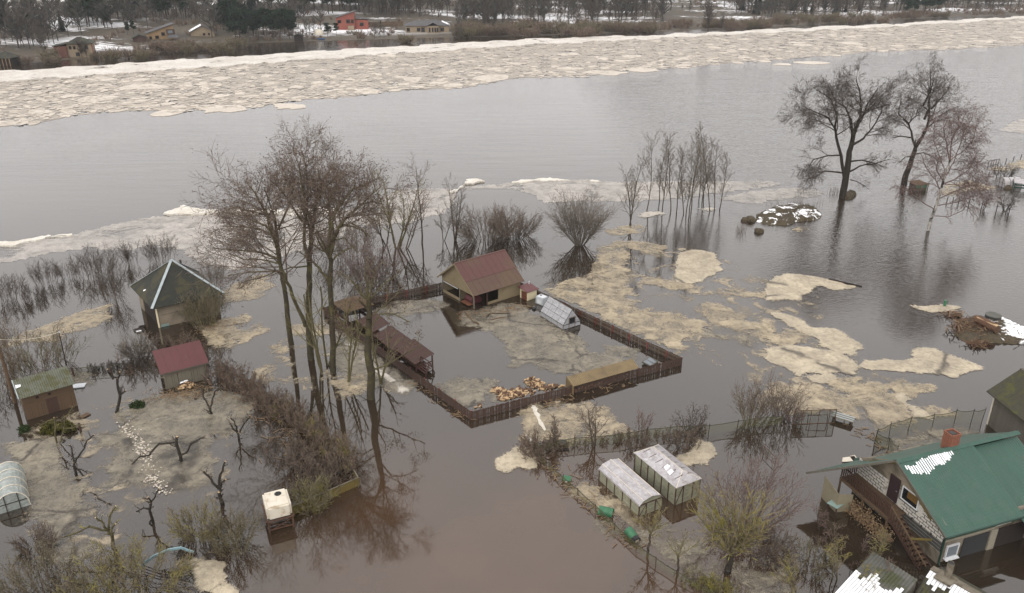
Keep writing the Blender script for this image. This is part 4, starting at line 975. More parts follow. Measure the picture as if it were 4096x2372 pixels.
MB().box(-.28, a + .33, -.3, -.26, zf - .06, zf + .03).build('fascia', MT['grey_wood2'], rs)
wp = thing('log_pile', 'snow dusted heap of split logs leaning at the red roofed shed', 'log pile', W('02', 1815, 850), thr)
for i in range(34):
    q = lr.uniform(0, 6.28); r_ = lr.random() ** .5
    o = obj('log', LOGS[i % 8], None, wp); o.location = (math.cos(q) * r_ * .75, math.sin(q) * r_ * .5 + .1, .05 + (1 - r_) * .45); o.rotation_euler = (lr.uniform(0, 6), lr.gauss(0, .3), lr.uniform(0, 3)); o.scale = (1.1, 1.2, 1.2)
for x, y in ((-.3, .25), (.05, .35)): MB().add([(x - .2, y - .1, .48), (x + .25, y - .05, .50), (x + .2, y + .12, .53), (x - .1, y + .12, .53), (x, y, .58)], [(0, 1, 4), (1, 2, 4), (2, 3, 4), (3, 0, 4)]).build('snow_cap', MT['snow'], wp)

# ================================================================ mossy brown shed, far left
s0 = W('J', 320, 1110); s1 = W('J', 905, 940)
ths = math.atan2((s1 - s0).y, (s1 - s0).x); a = (s1 - s0).length; b = 2.3
ms = thing('mossy_shed', 'brown board shed with mossy corrugated roof at the left edge', 'shed', s0, ths)
BW = unit_box('plank', MT['brown_wood']); n = 24; zf, zb = 2.3, 2.75
shared_boards(ms, 'plank', BW, [((a * (i + .5) / n, 0, -.5), (0, frn.gauss(0, .008), 0), (a / n - .01, .03, .5 + 1.55 + frn.uniform(-.02, .02))) for i in range(n)])
shared_boards(ms, 'plank', BW, [((a * (i + .5) / n, .03, 1.56), (0, 0, 0), (a / n - .01, .03, zf - 1.6)) for i in range(n)])
shared_boards(ms, 'plank', BW, [((0, b * (i + .5) / 13, -.5), (0, 0, math.pi / 2), (b / 13 - .01, .03, .45 + zf + (zb - zf) * i / 13)) for i in range(13)])
shared_boards(ms, 'plank', BW, [((a, b * (i + .5) / 13, -.5), (0, 0, math.pi / 2), (b / 13 - .01, .03, .45 + zf + (zb - zf) * i / 13)) for i in range(13)])
MB().box(0, a, b - .03, b, -.5, zb - .04).build('back_wall', MT['brown_wood'], ms)
MB().box(-.01, a + .01, -.045, -.02, 1.52, 1.60).build('batten', MT['brown_wood'], ms)
for x in (1.05, 2.0): MB().box(x, x + .22, -.035, -.017, 1.78, 2.0).build('vent_hatch', MT['black_wood'], ms)
MB().box(1.7, 2.6, -.035, -.018, -.4, 1.5).build('door', MT['dark_brown'], ms)
m = MB(); corrugated(m, (-.2, -.3, zf - .02), (a + .4, 0, 0), (0, b + .6, (zb - zf) * (b + .6) / b), 0, .05, .17); m.build('roof_sheet', MT['moss_roof'], ms)
MB().bar((-.22, -.3, zf + .03), (-.22, b + .3, zb + .09), .08, .08).build('edge_board', MT['zinc'], ms)
MB().add([(-.15, 1.2, 2.66), (.25, 1.3, 2.68), (.3, 1.6, 2.74), (-.1, 1.7, 2.76), (.05, 1.45, 2.80)], [(0, 1, 4), (1, 2, 4), (2, 3, 4), (3, 0, 4)]).build('snow_patch', MT['snow'], ms)
# poles and wire
pb_ = W('J', 178, 905)
pole = thing('utility_pole', 'thick brown utility pole leaning in at the left edge', 'utility pole', pb_)
MB().tube([(0, 0, -.6), (-.15, .1, 9)], [.17, .12], 10).build('shaft', MT['brown_wood'], pole)
tp = W('J', 805, 610)
tpole = thing('thin_pole', 'thin dark pole with white insulator behind the mossy shed', 'pole', tp)
topp = WY('J', 683, 65, tp.y) - tp
MB().tube([(0, 0, -.5), topp], [.06, .045], 7).build('shaft', MT['black_wood'], tpole)
MB().tube([topp * .96 + Vector((.06, -.05, 0)), topp * .96 + Vector((.06, -.05, .16))], .05, 8).build('insulator', MT['white_paint'], tpole)
wa = tp + topp * .97; wb = WY('J', 0, 70, tp.y - 3); wb2 = wb + (wb - wa) * .7
wire = MB().tube([wa + (wb2 - wa) * t - Vector((0, 0, 1.6 * 4 * t * (1 - t) * .55)) for t in [i / 24 for i in range(25)]], .022, 4).build('power_wire', MT['white_plastic'])
tag(wire, 'pale sagging wire from the thin pole to the left edge', 'wire')
for k, x, y, h, lab in (('J', 862, 600, .95, 'stout red brown post behind the mossy shed'), ('J', 1303, 560, .7, 'short grey post at the overgrown fence left of the red shed'), ('J', 945, 1250, 0.9, 'slim dark stake in front of the mossy shed')):
    p = W(k, x, y); t = MB().box(-.07, .07, -.07, .07, -.4, h).build('post', MT['dark_brown']); t.location = p; tag(t, lab, 'post')

# ================================================================ white tank on a stand
t0 = W('13', 230, 760)
ts = thing('tank_stand', 'rusty frame stand in the flood carrying the white tank', 'stand', t0, .42); ts.scale = (1.66, 1.66, 1)
for x in (-.5, .5):
    for y in (-.6, .6): MB().box(x - .035, x + .035, y - .035, y + .035, -.5, 1.0).build('leg', MT['rust'], ts)
MB().bar((-.55, -.65, .98), (.55, -.65, .98), .07).bar((-.55, .65, .98), (.55, .65, .98), .07).bar((-.55, -.65, .98), (-.55, .65, .98), .07).bar((.55, -.65, .98), (.55, .65, .98), .07).build('top_frame', MT['rust'], ts)
MB().bar((-.5, -.6, .1), (.5, -.6, .8), .035).bar((.5, -.6, .1), (-.5, -.6, .8), .035).build('brace', MT['rust'], ts)
MB().bar((-.5, -.62, .22), (.5, -.62, .22), .05).bar((-.5, .62, .22), (.5, .62, .22), .05).build('rail', MT['rust'], ts)
t2, bd = ibc('white_tank', 'dirty white cube tank on the rusty stand left of the lane', t0 + Vector((0, 0, 1.02)), .42, 1.0, cage=False)
t2.scale = (1.72, 1.72, 1.05)

# yellow lichen fence by the hedge end
YB = unit_box('plank', MT['yellow_board'])
yc = W('13', 1005, 410)
for (k, x, y), lab, h in ((('13', 320, 715), 'low lichen yellow board fence between the hedge end and the white tank', .72), (('13', 900, 225), 'short yellow green fence stub under the hedge end', .62)):
    e = W(k, x, y); d = e - yc; L_ = d.length
    t = thing('board_fence', lab, 'fence', yc, math.atan2(d.y, d.x)); n = int(L_ / .2)
    shared_boards(t, 'plank', YB, [((i * .2 + .1, 0, -.4), (0, 0, 0), (.192, .025, .4 + h)) for i in range(n)])
    MB().box(0, L_, -.05, .05, h, h + .035).build('cap_rail', MT['grey_wood'], t)
    for i in range(int(L_ / 2) + 1): MB().box(i * 2, i * 2 + .09, -.12, -.03, -.4, h).build('post', MT['grey_wood'], t)
# ================================================================ white block house with green steel roof, lower right
ho = W('D', 1350, 1165); thh = rad(19.0)
hs_ = thing('block_house', 'white block house with green steel roof, balcony and brick chimney', 'house', ho, thh)
HC, HS = math.cos(thh), math.sin(thh)
def onx(k, x, y, X0=0.0):         # sight line meets the house plane x=X0 -> (y, z) in house axes
    dx, dy, dz = ray(*px(k, x, y)); lx = dx * HC + dy * HS; ox = -ho.x * HC - ho.y * HS
    t = (X0 - ox) / lx; X, Y, Z = dx * t - ho.x, dy * t - ho.y, CAM_H + dz * t
    return -X * HS + Y * HC, Z
def ony(k, x, y, Y0=0.0):
    dx, dy, dz = ray(*px(k, x, y)); ly = -dx * HS + dy * HC; oy = ho.x * HS - ho.y * HC
    t = (Y0 - oy) / ly; X, Y, Z = dx * t - ho.x, dy * t - ho.y, CAM_H + dz * t
    return X * HC + Y * HS, Z
ZE, ZRg, YR = 2.78, 5.42, 4.45
YF = 8.2; sl = (ZRg - ZE) / (YR + .6)
# near slope (corrugated), extension slope, far slope
m = MB(); corrugated(m, (-.6, -.6, ZE), (6.7, 0, 0), (0, YR + .6, ZRg - ZE), 0, .035, .2, .015); m.build('roof_sheet', MT['green_metal'], hs_)
m = MB(); corrugated(m, (6.12, -2.3, ZE - 1.7 * sl - .42), (4.4, 0, 0), (0, YR + 2.3, (YR + 2.3) * sl), 0, .035, .2, .015); m.build('roof_sheet', MT['green_metal'], hs_)
A = [Vector((-.6, YR, ZRg)), Vector((10.5, YR, ZRg)), Vector((10.5, 8.7, 2.5)), Vector((-4.3, 8.6, 2.45))]
m = MB(); m.prism(A, (0, 0, -.05)); m.build('roof_sheet', MT['green_metal'], hs_)
MB().prism([(-.62, YR - .25, ZRg - .09), (10.5, YR - .25, ZRg - .09), (10.5, YR, ZRg + .06), (-.62, YR, ZRg + .06)], (0, 0, .02)).prism([(-.62, YR, ZRg + .06), (10.5, YR, ZRg + .06), (10.5, YR + .25, ZRg - .09), (-.62, YR + .25, ZRg - .09)], (0, 0, .02)).build('ridge_cap', MT['green_metal'], hs_)
for a_, b_ in (((-.63, -.6, ZE - .02), (-.63, YR, ZRg - .02)), ((-.63, YR, ZRg - .02), (-4.32, 8.6, 2.42))):
    MB().bar(a_, b_, .05, .16).build('barge_board', MT['grey_wood2'], hs_)
MB().bar((-.6, -.66, ZE - .02), (6.1, -.66, ZE - .02), .1, .1).build('gutter', MT['green_dark'], hs_)
MB().tube([(-.02, -.12, ZE - .1), (-.02, -.12, .2), (-.05, -.25, .02)], .06, 8).build('downpipe', MT['green_dark'], hs_)
MB().bar((6.2, -2.33, ZE - 1.7 * sl - .46), (10.5, -2.33, ZE - 1.7 * sl - .46), .08, .1).build('gutter', MT['green_dark'], hs_)
# snow lying in the troughs of the sheet: one streak for each trough
snow_me = bpy.data.meshes.new('snow_streak')
sv = [(-.085, 0, 0), (.085, 0, 0), (.085, 1, 0), (-.085, 1, 0), (-.06, .02, .045), (.06, .02, .045), (.06, .98, .045), (-.06, .98, .045)]
snow_me.from_pydata(sv, [], [(0, 1, 5, 4), (1, 2, 6, 5), (2, 3, 7, 6), (3, 0, 4, 7), (4, 5, 6, 7)]); snow_me.materials.append(MT['snow'])
srn = random.Random(2); slang = math.atan2(ZRg - ZE, YR + .6)
for i in range(23):
    x = -.2 + i * .2
    lo_ = float(np.interp(x, [-.2, .2, 1, 1.7, 2.6, 3.3, 4.2], [.84, .78, .75, .79, .82, .84, .93])) + srn.uniform(-.02, .02)
    hi_ = float(np.interp(x, [-.2, .6, 1.04, 2.3, 3.46, 4.2], [.90, .89, .94, .965, .955, .95])) + srn.uniform(-.015, .015)
    if hi_ - lo_ < .03: continue
    o = bpy.data.objects.new('snow_streak', snow_me); COL.objects.link(o); o.parent = hs_
    Ls = (YR + .6) / math.cos(slang)
    o.location = (x, -.6 + lo_ * (YR + .6), ZE + lo_ * (ZRg - ZE) + .012); o.rotation_euler = (slang, 0, 0); o.scale = (srn.uniform(.55, 1.05), (hi_ - lo_) * Ls, 1)
# walls: core and separately laid blocks
core = MB(); core.prism([(.02, .02, -.6), (.02, YF, -.6), (.02, YF, 2.9), (.02, YR, ZRg - .12), (.02, .02, 2.9)], (.2, 0, 0)); core.build('gable_wall', MT['mortar'], hs_)
MB().box(.23, 9.9, .02, .2, -.6, 2.9).build('front_wall', MT['concrete'], hs_)
MB().prism([(9.7, .02, -.6), (9.7, YF, -.6), (9.7, YF, 2.9), (9.7, YR, ZRg - .5), (9.7, .02, 2.9)], (.2, 0, 0)).build('far_gable_wall', MT['concrete'], hs_)
MB().box(.23, 9.69, YF - .2, YF, -.6, 2.9).build('back_wall', MT['concrete'], hs_)
dy0, dz0 = onx('D', 895, 575); dy1, dz1 = onx('D', 800, 500); dy0, dy1 = min(dy0, dy1), max(dy0, dy1)
ZB = 1.85
DOOR = (4.15, 5.1, ZB, ZB + 1.95); WIN = (2.4, 3.9, ZB + .7, ZB + 1.75)
WBm = unit_box('block', MT['white_block']); GBm = unit_box('block', MT['grey_block'])
def clash(a0, a1, z0, z1):
    for r in (DOOR, WIN):
        if a0 < r[1] and a1 > r[0] and z0 < r[3] and z1 > r[2]: return True
    return False
bh, bl = .235, .5
poses_w, poses_g = [], []
for k in range(6):
    z0 = 1.72 + k * bh
    y = .02 - (bl / 2 if k % 2 else 0)
    while y < YF - .1:
        a0, a1 = max(y, .0), min(y + bl, YF)
        if a1 - a0 > .1 and not clash(a0 + .03, a1 - .03, z0 + .02, z0 + bh - .02):
            poses_w.append(((.035, (a0 + a1) / 2, z0), (0, 0, 0), (.055, a1 - a0 - .06, bh - .055)))
        y += bl
shared_boards(hs_, 'block', WBm, poses_w)
for r_ in (DOOR, WIN): MB().box(.008, .019, r_[0] - .42, r_[1] + .42, 1.76 if r_ is DOOR else r_[2] - .2, 3.1).build('reveal_panel', MT['white_block'], hs_)
for k in range(3):
    z0 = .95 + k * .25; y = 0.02
    while y < YF - .2:
        poses_g.append(((.02, y + .6, z0), (0, 0, 0), (.08, 1.17, .215))); y += 1.2
shared_boards(hs_, 'block', GBm, poses_g)
for k in range(4): MB().box(-.02, .0, .02, YF, .915 + k * .25, .945 + k * .25).build('mortar_joint', MT['mortar_pale'], hs_)
MB().box(-.06, .0, -.04, YF, -.6, .90).build('plinth', MT['concrete'], hs_)
MB().prism([(-.03, .05, 3.14), (-.03, YF - .05, 3.14), (-.03, YR, ZRg - .15)], (.045, 0, 0)).build('gable_plaster', MT['plaster'], hs_)
d_ = MB().box(-.06, -.01, DOOR[0], DOOR[1], DOOR[2], DOOR[3]).build('door', MT['plum_door'], hs_)
MB().tube([(-.09, DOOR[0] + .1, ZB + .95), (-.09, DOOR[0] + .22, ZB + .95)], .02, 6).build('handle', MT['zinc'], d_)
def window(parent, y0, y1, z0, z1, curtain=False):
    w = MB(); t = .07
    w.box(-.09, -.01, y0, y0 + t, z0, z1).box(-.09, -.01, y1 - t, y1, z0, z1).box(-.09, -.01, y0 + t, y1 - t, z0, z0 + t).box(-.09, -.01, y0 + t, y1 - t, z1 - t, z1)
    f = w.build('window', MT['white_paint'], parent)
    MB().box(-.05, -.03, y0 + t, y1 - t, z0 + t, z1 - t).build('pane', MT['glass_dark'], f)
    MB().box(-.16, -.01, y0 - .05, y1 + .05, z0 - .05, z0 - .005).build('sill', MT['grey_wood2'], f)
    if curtain: MB().box(-.062, -.052, y0 + t, y1 - .5, z0 + .38, z1 - t).build('curtain', MT['curtain'], f)
window(hs_, *WIN, True)
for i in range(5): MB().box(-.10, .0, .9 + i * .85, .96 + i * .85, 1.62, 1.80).build('bracket', MT['steel_dark'], hs_)
# timber under the roof overhang
for a_, b_ in (((-.45, YR - .3, ZRg - .35), (-.3, 1.0, 2.95)), ((-.35, YR + .1, ZRg - .3), (-.35, 6.8, 3.7))): MB().bar(a_, b_, .11, .14).build('purlin', MT['yellow_board'], hs_)
MB().bar((-1.25, 1.35, 1.32), (-.05, .75, 1.38), .12, .1).build('loose_beam', MT['yellow_board'], hs_)
# balcony
BX = -1.55; by0, by1 = 3.15, 8.1
for i in range(14): MB().box(BX, -.02, by0 + (by1 - by0) * i / 14 + .01, by0 + (by1 - by0) * (i + 1) / 14 - .01, ZB - .14, ZB - .09).build('deck_board', MT['brown_wood'], hs_)
MB().bar((BX, by0, ZB - .2), (BX, by1, ZB - .2), .08, .2).build('deck_beam', MT['brown_wood'], hs_)
rl = MB().bar((BX, by0, ZB + .9), (BX, by1, ZB + .9), .08, .07).bar((BX, by0, ZB + .02), (BX, by1, ZB + .02), .05, .07).build('railing', MT['dark_brown'], hs_)
BAL = unit_box('baluster', MT['dark_brown'])
shared_boards(rl, 'baluster', BAL, [((BX, by0 + .12 + i * .19, ZB + .05), (0, 0, 0), (.03, .105, .82)) for i in range(int((by1 - by0) / .19))])
rl2 = MB().bar((BX, by1, ZB + .9), (-.1, by1, ZB + .9), .08, .07).build('railing', MT['dark_brown'], hs_)
shared_boards(rl2, 'baluster', BAL, [((BX + .1 + i * .19, by1, ZB + .05), (0, 0, 0), (.105, .03, .82)) for i in range(8)])
for y in (by0 + .1, (by0 + by1) / 2, by1 - .1): MB().box(BX - .06, BX + .06, y - .06, y + .06, -.6, ZB - .1).build('post', MT['brown_wood'], hs_)
# staircase running down along the gable
st = MB().bar((BX, by0, ZB - .1), (BX, -.5, -.35), .06, .24).bar((BX + .95, by0, ZB - .1), (BX + .95, -.5, -.35), .06, .24).build('staircase', MT['dark_brown'], hs_)
for i in range(12):
    f = (i + .5) / 12; MB().box(BX + .03, BX + .92, by0 - f * (by0 + .5) - .14, by0 - f * (by0 + .5) + .12, ZB - .02 - f * 2.2, ZB + .02 - f * 2.2).build('step', MT['brown_wood'], st)
MB().bar((BX - .02, by0, ZB + .9), (BX - .02, -.5, .6), .07, .08).build('handrail', MT['brown_wood'], st)
shared_boards(st, 'baluster', BAL, [((BX - .02, by0 - .15 - i * .24, ZB - .02 - (i * .24 + .15) * 2.25 / (by0 + .5)), (0, 0, 0), (.03, .1, .86)) for i in range(14)])
# reed mat screen and dry foliage below the balcony
MB().prism([(-2.9, 6.6, -.4), (-2.7, 8.4, -.4), (-2.7, 8.4, 1.9), (-2.9, 6.6, 1.6)], (.05, 0, 0)).build('reed_screen', MT['reed'], hs_)
MB().prism([(-2.88, 6.55, -.4), (-1.7, 6.4, -.4), (-1.7, 6.4, 1.4), (-2.88, 6.55, 1.6)], (0, .05, 0)).build('reed_screen', MT['reed'], hs_)
MB().box(-2.35, -1.6, 6.6, 6.66, .12, .62).build('orange_board', MT['orange_wood'], hs_)
lf = MB(); lrn = random.Random(9)
for _ in range(2600):
    y = lrn.uniform(2.6, 6.6); z = abs(lrn.gauss(0, .55)) * .8 + .02; x = BX - .15 + lrn.gauss(0, .28)
    if z > ZB - .3: continue
    r = lrn.uniform(.03, .07); a_ = Vector((lrn.gauss(0, 1), lrn.gauss(0, 1), lrn.gauss(0, 1))).normalized() * r; b_ = a_.orthogonal().normalized() * r
    c_ = Vector((x, y, z)); lf.add([c_ - a_, c_ + b_, c_ + a_, c_ - b_], [(0, 1, 2, 3)])
lfo = lf.build('dry_vine', MT['leaf_brown'], hs_)
# front side under the eave
MB().box(.5, 4.4, -.06, .0, 1.95, 2.62).build('green_band', MT['green_dark'], hs_)
poses = []
for k in range(3):
    for i in range(3): poses.append(((4.75 + i * .45 + (.2 if k % 2 else 0), -.02, 1.9 + k * .24), (0, 0, math.pi / 2), (.08, .42, .215)))
shared_boards(hs_, 'block', WBm, poses)
MB().box(.15, 4.5, -.05, .0, 1.72, 1.86).build('lintel', MT['mortar_pale'], hs_)
MB().box(1.9, 4.1, -.05, .0, -.6, 1.55).build('garage_door', MT['charcoal'], hs_)
MB().box(4.15, 4.75, -.12, .0, -.6, 1.7).build('pillar', MT['mortar_pale'], hs_)
MB().box(4.8, 7.5, -.06, .0, -.6, 1.6).build('dark_bay', MT['black_wood'], hs_)
wf = MB().box(.45, .53, -.12, .0, .3, 1.35).box(1.42, 1.5, -.12, .0, .3, 1.35).box(.54, 1.41, -.12, .0, .3, .38).box(.54, 1.41, -.12, .0, 1.27, 1.35).build('window', MT['white_paint'], hs_)
MB().box(.53, 1.42, -.07, -.05, .38, 1.27).build('pane', MT['glass_grey'], wf); MB().prism([(.4, -.3, .24), (1.55, -.3, .24), (1.55, 0, .3), (.4, 0, .3)], (0, 0, .04)).build('sill', MT['white_paint'], wf)
# chimney with separate brick courses
cx, cz = ony('H', 1865, 560, YR + .3)
ch = MB().box(cx - .36, cx + .36, YR + .02, YR + .72, ZRg - .5, ZRg + .85).build('chimney', MT['mortar_pale'], hs_)
BRK = unit_box('brick', MT['brick'])
bp = []
for k in range(13):
    z = ZRg - .35 + k * .105; g = .03 if k in (12, 11, 7) else 0
    for i in range(3):
        o_ = .12 if k % 2 else 0
        bp.append(((cx - .26 + i * .26 - .0, YR + .01 - g / 2, z), (0, 0, 0), (.245, .06 + g, .092)))
        bp.append(((cx - .26 + i * .26, YR + .73 + g / 2, z), (0, 0, 0), (.245, .06 + g, .092)))
        bp.append(((cx - .37 - g / 2, YR + .13 + i * .24, z), (0, 0, 0), (.06 + g, .22, .092)))
        bp.append(((cx + .37 + g / 2, YR + .13 + i * .24, z), (0, 0, 0), (.06 + g, .22, .092)))
shared_boards(ch, 'brick', BRK, bp)
MB().box(cx - .2, cx + .2, YR + .15, YR + .58, ZRg + .86, ZRg + .95).build('flue_cap', MT['black'], ch)
# table by the house
tb = thing('garden_table', 'pale teal topped table beside the block house balcony', 'table', W('D', 350, 640), thh + .3)
MB().box(-.62, .62, -.42, .42, .62, .67).build('top', MT['teal'], tb)
for x in (-.5, .5):
    for y in (-.33, .33): MB().box(x - .04, x + .04, y - .04, y + .04, -.3, .62).build('leg', MT['rust_wood'], tb)
db = thing('debris_heap', 'heap of pale plastic sheets and dark boards behind the green roof', 'debris', W('H', 930, 790)); db.scale = (.75, .75, .75)
for x, y, r, mt_ in ((-.5, 0, .6, 'white_plastic'), (.1, .2, .5, 'black_wood'), (.6, -.1, .5, 'green_dark'), (.3, .4, .4, 'white_plastic')):
    MB().prism([(x - r, y - r * .5, .05), (x + r, y - r * .4, .12), (x + r * .7, y + r * .5, .3), (x - r * .6, y + r * .4, .22)], (0, 0, .04)).build('scrap', MT[mt_], db)

# ================================================================ sheds at the bottom right
def frame_roof(name, label, cat, corners, zs, mat, wall, pitch=.2, amp=.05):
    """corrugated slope given by three photo corners with heights: o, along-x end, along-y end"""
    o, a, b = [W(k, x, y, z) for (k, x, y), z in zip(corners, zs)]
    t = thing(name, label, cat, (o.x, o.y, 0), 0)
    return t, o, a - o, b - o
t, o, ax, ay = frame_roof('snowy_shed', 'grey corrugated shed roof half under snow behind thorny twigs', 'shed', (('D', 720, 1050), ('D', 1160, 1330), ('D', 330, 1480)), (2.2, 2.2, 1.2), None, None)
base = Vector((0, 0, 2.2)); m = MB(); corrugated(m, base + ay, ax, -ay, 0, .06, .2); m.build('roof_sheet', MT['cement_roof'], t)
for c in (Vector((0, 0, 0)), ax, ay, ax + ay):
    c2 = c * .94 + (ax + ay) * .03; MB().box(c2.x - .06, c2.x + .06, c2.y - .06, c2.y + .06, -.5, 2.15 + c.z).build('post', MT['grey_wood2'], t)
def quadwall(t, p, q, zt0, zt1, mat): MB().prism([(p.x, p.y, -.5), (q.x, q.y, -.5), (q.x, q.y, zt1), (p.x, p.y, zt0)], Vector((-(q - p).y, (q - p).x, 0)).normalized() * .06).build('wall', mat, t)
e = (ax + ay) * .04
quadwall(t, ay * .93 + e, ay * .93 + ax * .92 + e, 1.2, 1.2, MT['grey_wood2']); quadwall(t, e * 1.0, ay * .92 + e, 2.1, 1.2, MT['grey_wood2']); quadwall(t, ax * .93 + e, ax * .93 + ay * .92 + e, 2.1, 1.2, MT['grey_wood2'])
nrm = ax.cross(ay).normalized(); nrm = nrm if nrm.z > 0 else -nrm
k = int(ax.length / .2)
for i in range(k):
    f = (i + .5) / k; s0_ = .40 + .10 * math.sin(i * .9) + srn.uniform(-.06, .06); s1_ = 1.0
    p0_ = base + ax * f + ay * s0_ + nrm * .05; p1_ = base + ax * f + ay * s1_ + nrm * .05; w_ = ax.normalized() * .085
    MB().prism([p0_ - w_, p0_ + w_, p1_ + w_, p1_ - w_], nrm * .05).build('snow_streak', MT['snow'], t)
# ridge-capped mossy shed with stovepipe
r0_, r1_, r2_ = W('D', 1300, 1215, 2.5), W('D', 1740, 1465, 2.5), W('D', 1120, 1480, 1.5)
t = thing('ridge_shed', 'moss dark shed roof with concrete ridge and stovepipe at bottom right', 'shed', (r0_.x, r0_.y, 0)); ax, ay = r1_ - r0_, r2_ - r0_
base = Vector((0, 0, 2.5)); axl = ax * 1.25; m = MB(); corrugated(m, base + ay, axl, -ay, 0, .06, .2); m.build('roof_sheet', MT['moss_dark'], t)
ay2 = Vector((-ay.x, -ay.y, ay.z)) * .9
MB().prism([base + Vector((0, 0, .02)), base + axl + Vector((0, 0, .02)), base + axl + ay2, base + ay2], (0, 0, -.04)).build('roof_sheet', MT['moss_dark'], t)
un = axl.normalized(); cr = Vector((-un.y, un.x, 0))
MB().prism([base - cr * .24, base + axl - cr * .24, base + axl + cr * .2, base + cr * .2], (0, 0, .1)).build('ridge_cap', MT['concrete'], t)
pc = base + ax * .36 - cr * .02; MB().prism([pc - un * .5 - cr * .75, pc + un * .5 - cr * .75, pc + un * .5 + cr * .24, pc - un * .5 + cr * .24], (0, 0, .14)).build('flue_collar', MT['concrete'], t)
sp = MB().tube([pc + Vector((0, 0, .1)), pc + Vector((0, 0, 1.15))], .2, 14, False).build('stovepipe', MT['concrete'], t, True)
MB().tube([pc + Vector((0, 0, .1)), pc + Vector((0, 0, 1.1))], .16, 14).build('black_core', MT['black'], sp)  # solid black cylinder filling the pipe to just below its rim
nrm = axl.cross(ay).normalized(); nrm = nrm if nrm.z > 0 else -nrm
for i in range(int(axl.length / .2)):
    f = (i + .5) / int(axl.length / .2); s0_ = .10; s1_ = .28 + .25 * abs(math.sin(i * .55)) + srn.uniform(-.08, .12)
    p0_ = base + axl * f + ay * s0_ + nrm * .055; p1_ = base + axl * f + ay * s1_ + nrm * .055; w_ = un * .09
    MB().prism([p0_ - w_, p0_ + w_, p1_ + w_, p1_ - w_], nrm * .05).build('snow_streak', MT['snow'], t)
e = (ax + ay) * .03
for p_, q_, za, zb_ in ((ay * .93, ay * .93 + axl * .97, 1.45, 1.45), (Vector((0, 0, 0)) + axl * .01, ay * .93 + axl * .01, 2.4, 1.45), (axl * .01, ay2 * .9 + axl * .01, 2.4, 1.55)): quadwall(t, p_, q_, za, zb_, MT['black_wood'])

# ================================================================ mossy roofed log house at the right edge
m0 = W('32', 2125, 1265); rl0 = W('32', 2125, 888, 3.0); rl1 = W('32', 2520, 1205, 3.0)
d = rl1 - rl0; thm = math.atan2(d.y, d.x); Lm = 9.0
mh = thing('mossy_house', 'weathered board house with thick mossy roof at the right edge', 'house', (rl0.x, rl0.y, 0), thm)
WH = 5.2
for sgn, y0_, y1_ in ((1, 0, WH / 2), (-1, WH, WH / 2)):
    n_ = 9
    for i in range(n_):
        xa, xb = Lm * i / n_, Lm * (i + 1) / n_
        MB().prism([(xa, y0_, 2.95), (xb - .01, y0_, 2.95), (xb - .01, y1_, 5.0), (xa, y1_, 5.0)], (0, 0, .09)).build('roof_strip', MT['moss_dark'], mh)
MB().box(0, Lm, WH / 2 - .12, WH / 2 + .12, 5.0, 5.14).build('ridge_board', MT['grey_wood2'], mh)
GW2 = unit_box('board', MT['grey_wood2'])
shared_boards(mh, 'board', GW2, [((.5 + Lm / 2, .5, .0 + i * .26), (0, 0, 0), (Lm, .04, .25)) for i in range(12)])
shared_boards(mh, 'board', GW2, [((.5, WH / 2, -.1 + i * .26), (0, 0, math.pi / 2), (WH - 1.0, .04, .25)) for i in range(12)])
MB().prism([(.48, .5, 3.0), (.48, WH - .5, 3.0), (.48, WH / 2, 4.85)], (.04, 0, 0)).build('gable_wall', MT['grey_wood2'], mh)
MB().box(.46, .56, .42, .54, -.5, 3.1).build('corner_board', MT['white_plastic'], mh)
MB().box(.6, Lm, WH - .5, WH - .4, -.5, 3.1).build('back_wall', MT['grey_wood2'], mh)

# ================================================================ two film greenhouses of the right garden
def film_house(name, label, k, c0, c1, c2, w, L_, ze, zr, nb, hip, mat_w, strip):
    o0, o1, o2 = W(k, *c0), W(k, *c1), W(k, *c2)
    th_, a_, b_ = frame(o0, o1, o2)
    t = thing(name, label, 'greenhouse', o0, th_); a, b = w, L_
    for i in range(nb):
        y0_, y1_ = b * i / nb + .02, b * (i + 1) / nb - .02
        for x in (0, a): MB().box(x - .008, x + .008, y0_, y1_, -.2, ze).build('wall_sheet', MT[mat_w], t)
    for i in range(nb + 1):
        y = b * i / nb
        for x in (-.02, a + .02): MB().box(x - .03, x + .03, y - .035, y + .035, -.4, ze).build('post', MT['dark_brown'], t)
    for x in (-.02, a + .02): MB().bar((x, 0, ze), (x, b, ze), .07).build('eave_rail', MT['dark_brown'], t)
    MB().box(-.01, a + .01, -.012, .004, -.2, ze).build('end_sheet', MT[mat_w], t); MB().box(-.01, a + .01, b - .004, b + .012, -.2, ze).build('end_sheet', MT[mat_w], t)
    MB().bar((a * .3, -.03, -.3), (a * .3, -.03, ze), .06).bar((a * .7, -.03, -.3), (a * .7, -.03, ze), .06).bar((0, -.03, ze), (a, -.03, ze), .06).bar((0, -.03, 0), (a * .3, -.03, ze), .04).bar((a, -.03, 0), (a * .7, -.03, ze), .04).build('end_frame', MT['dark_brown'], t)
    return t, a, b
t, a, b = film_house('film_greenhouse', 'taller milky film greenhouse with hipped roof and dark battens', 'I', (1085, 872), (1250, 815), (795, 640), 2.25, 4.95, 1.62, 2.3, 6, True, 'film_wall', True)
ze, zr, hp = 1.62, 2.25, .75
R0, R1 = Vector((a / 2, hp, zr)), Vector((a / 2, b - hp, zr)); C_ = [Vector((-.1, -.1, ze)), Vector((a + .1, -.1, ze)), Vector((a + .1, b + .1, ze)), Vector((-.1, b + .1, ze))]
for poly_ in ([C_[0], C_[1], R0], [C_[1], C_[2], R1, R0], [C_[2], C_[3], R1], [C_[3], C_[0], R0, R1]): MB().prism(poly_, (0, 0, .015)).build('roof_sheet', MT['film'], t)
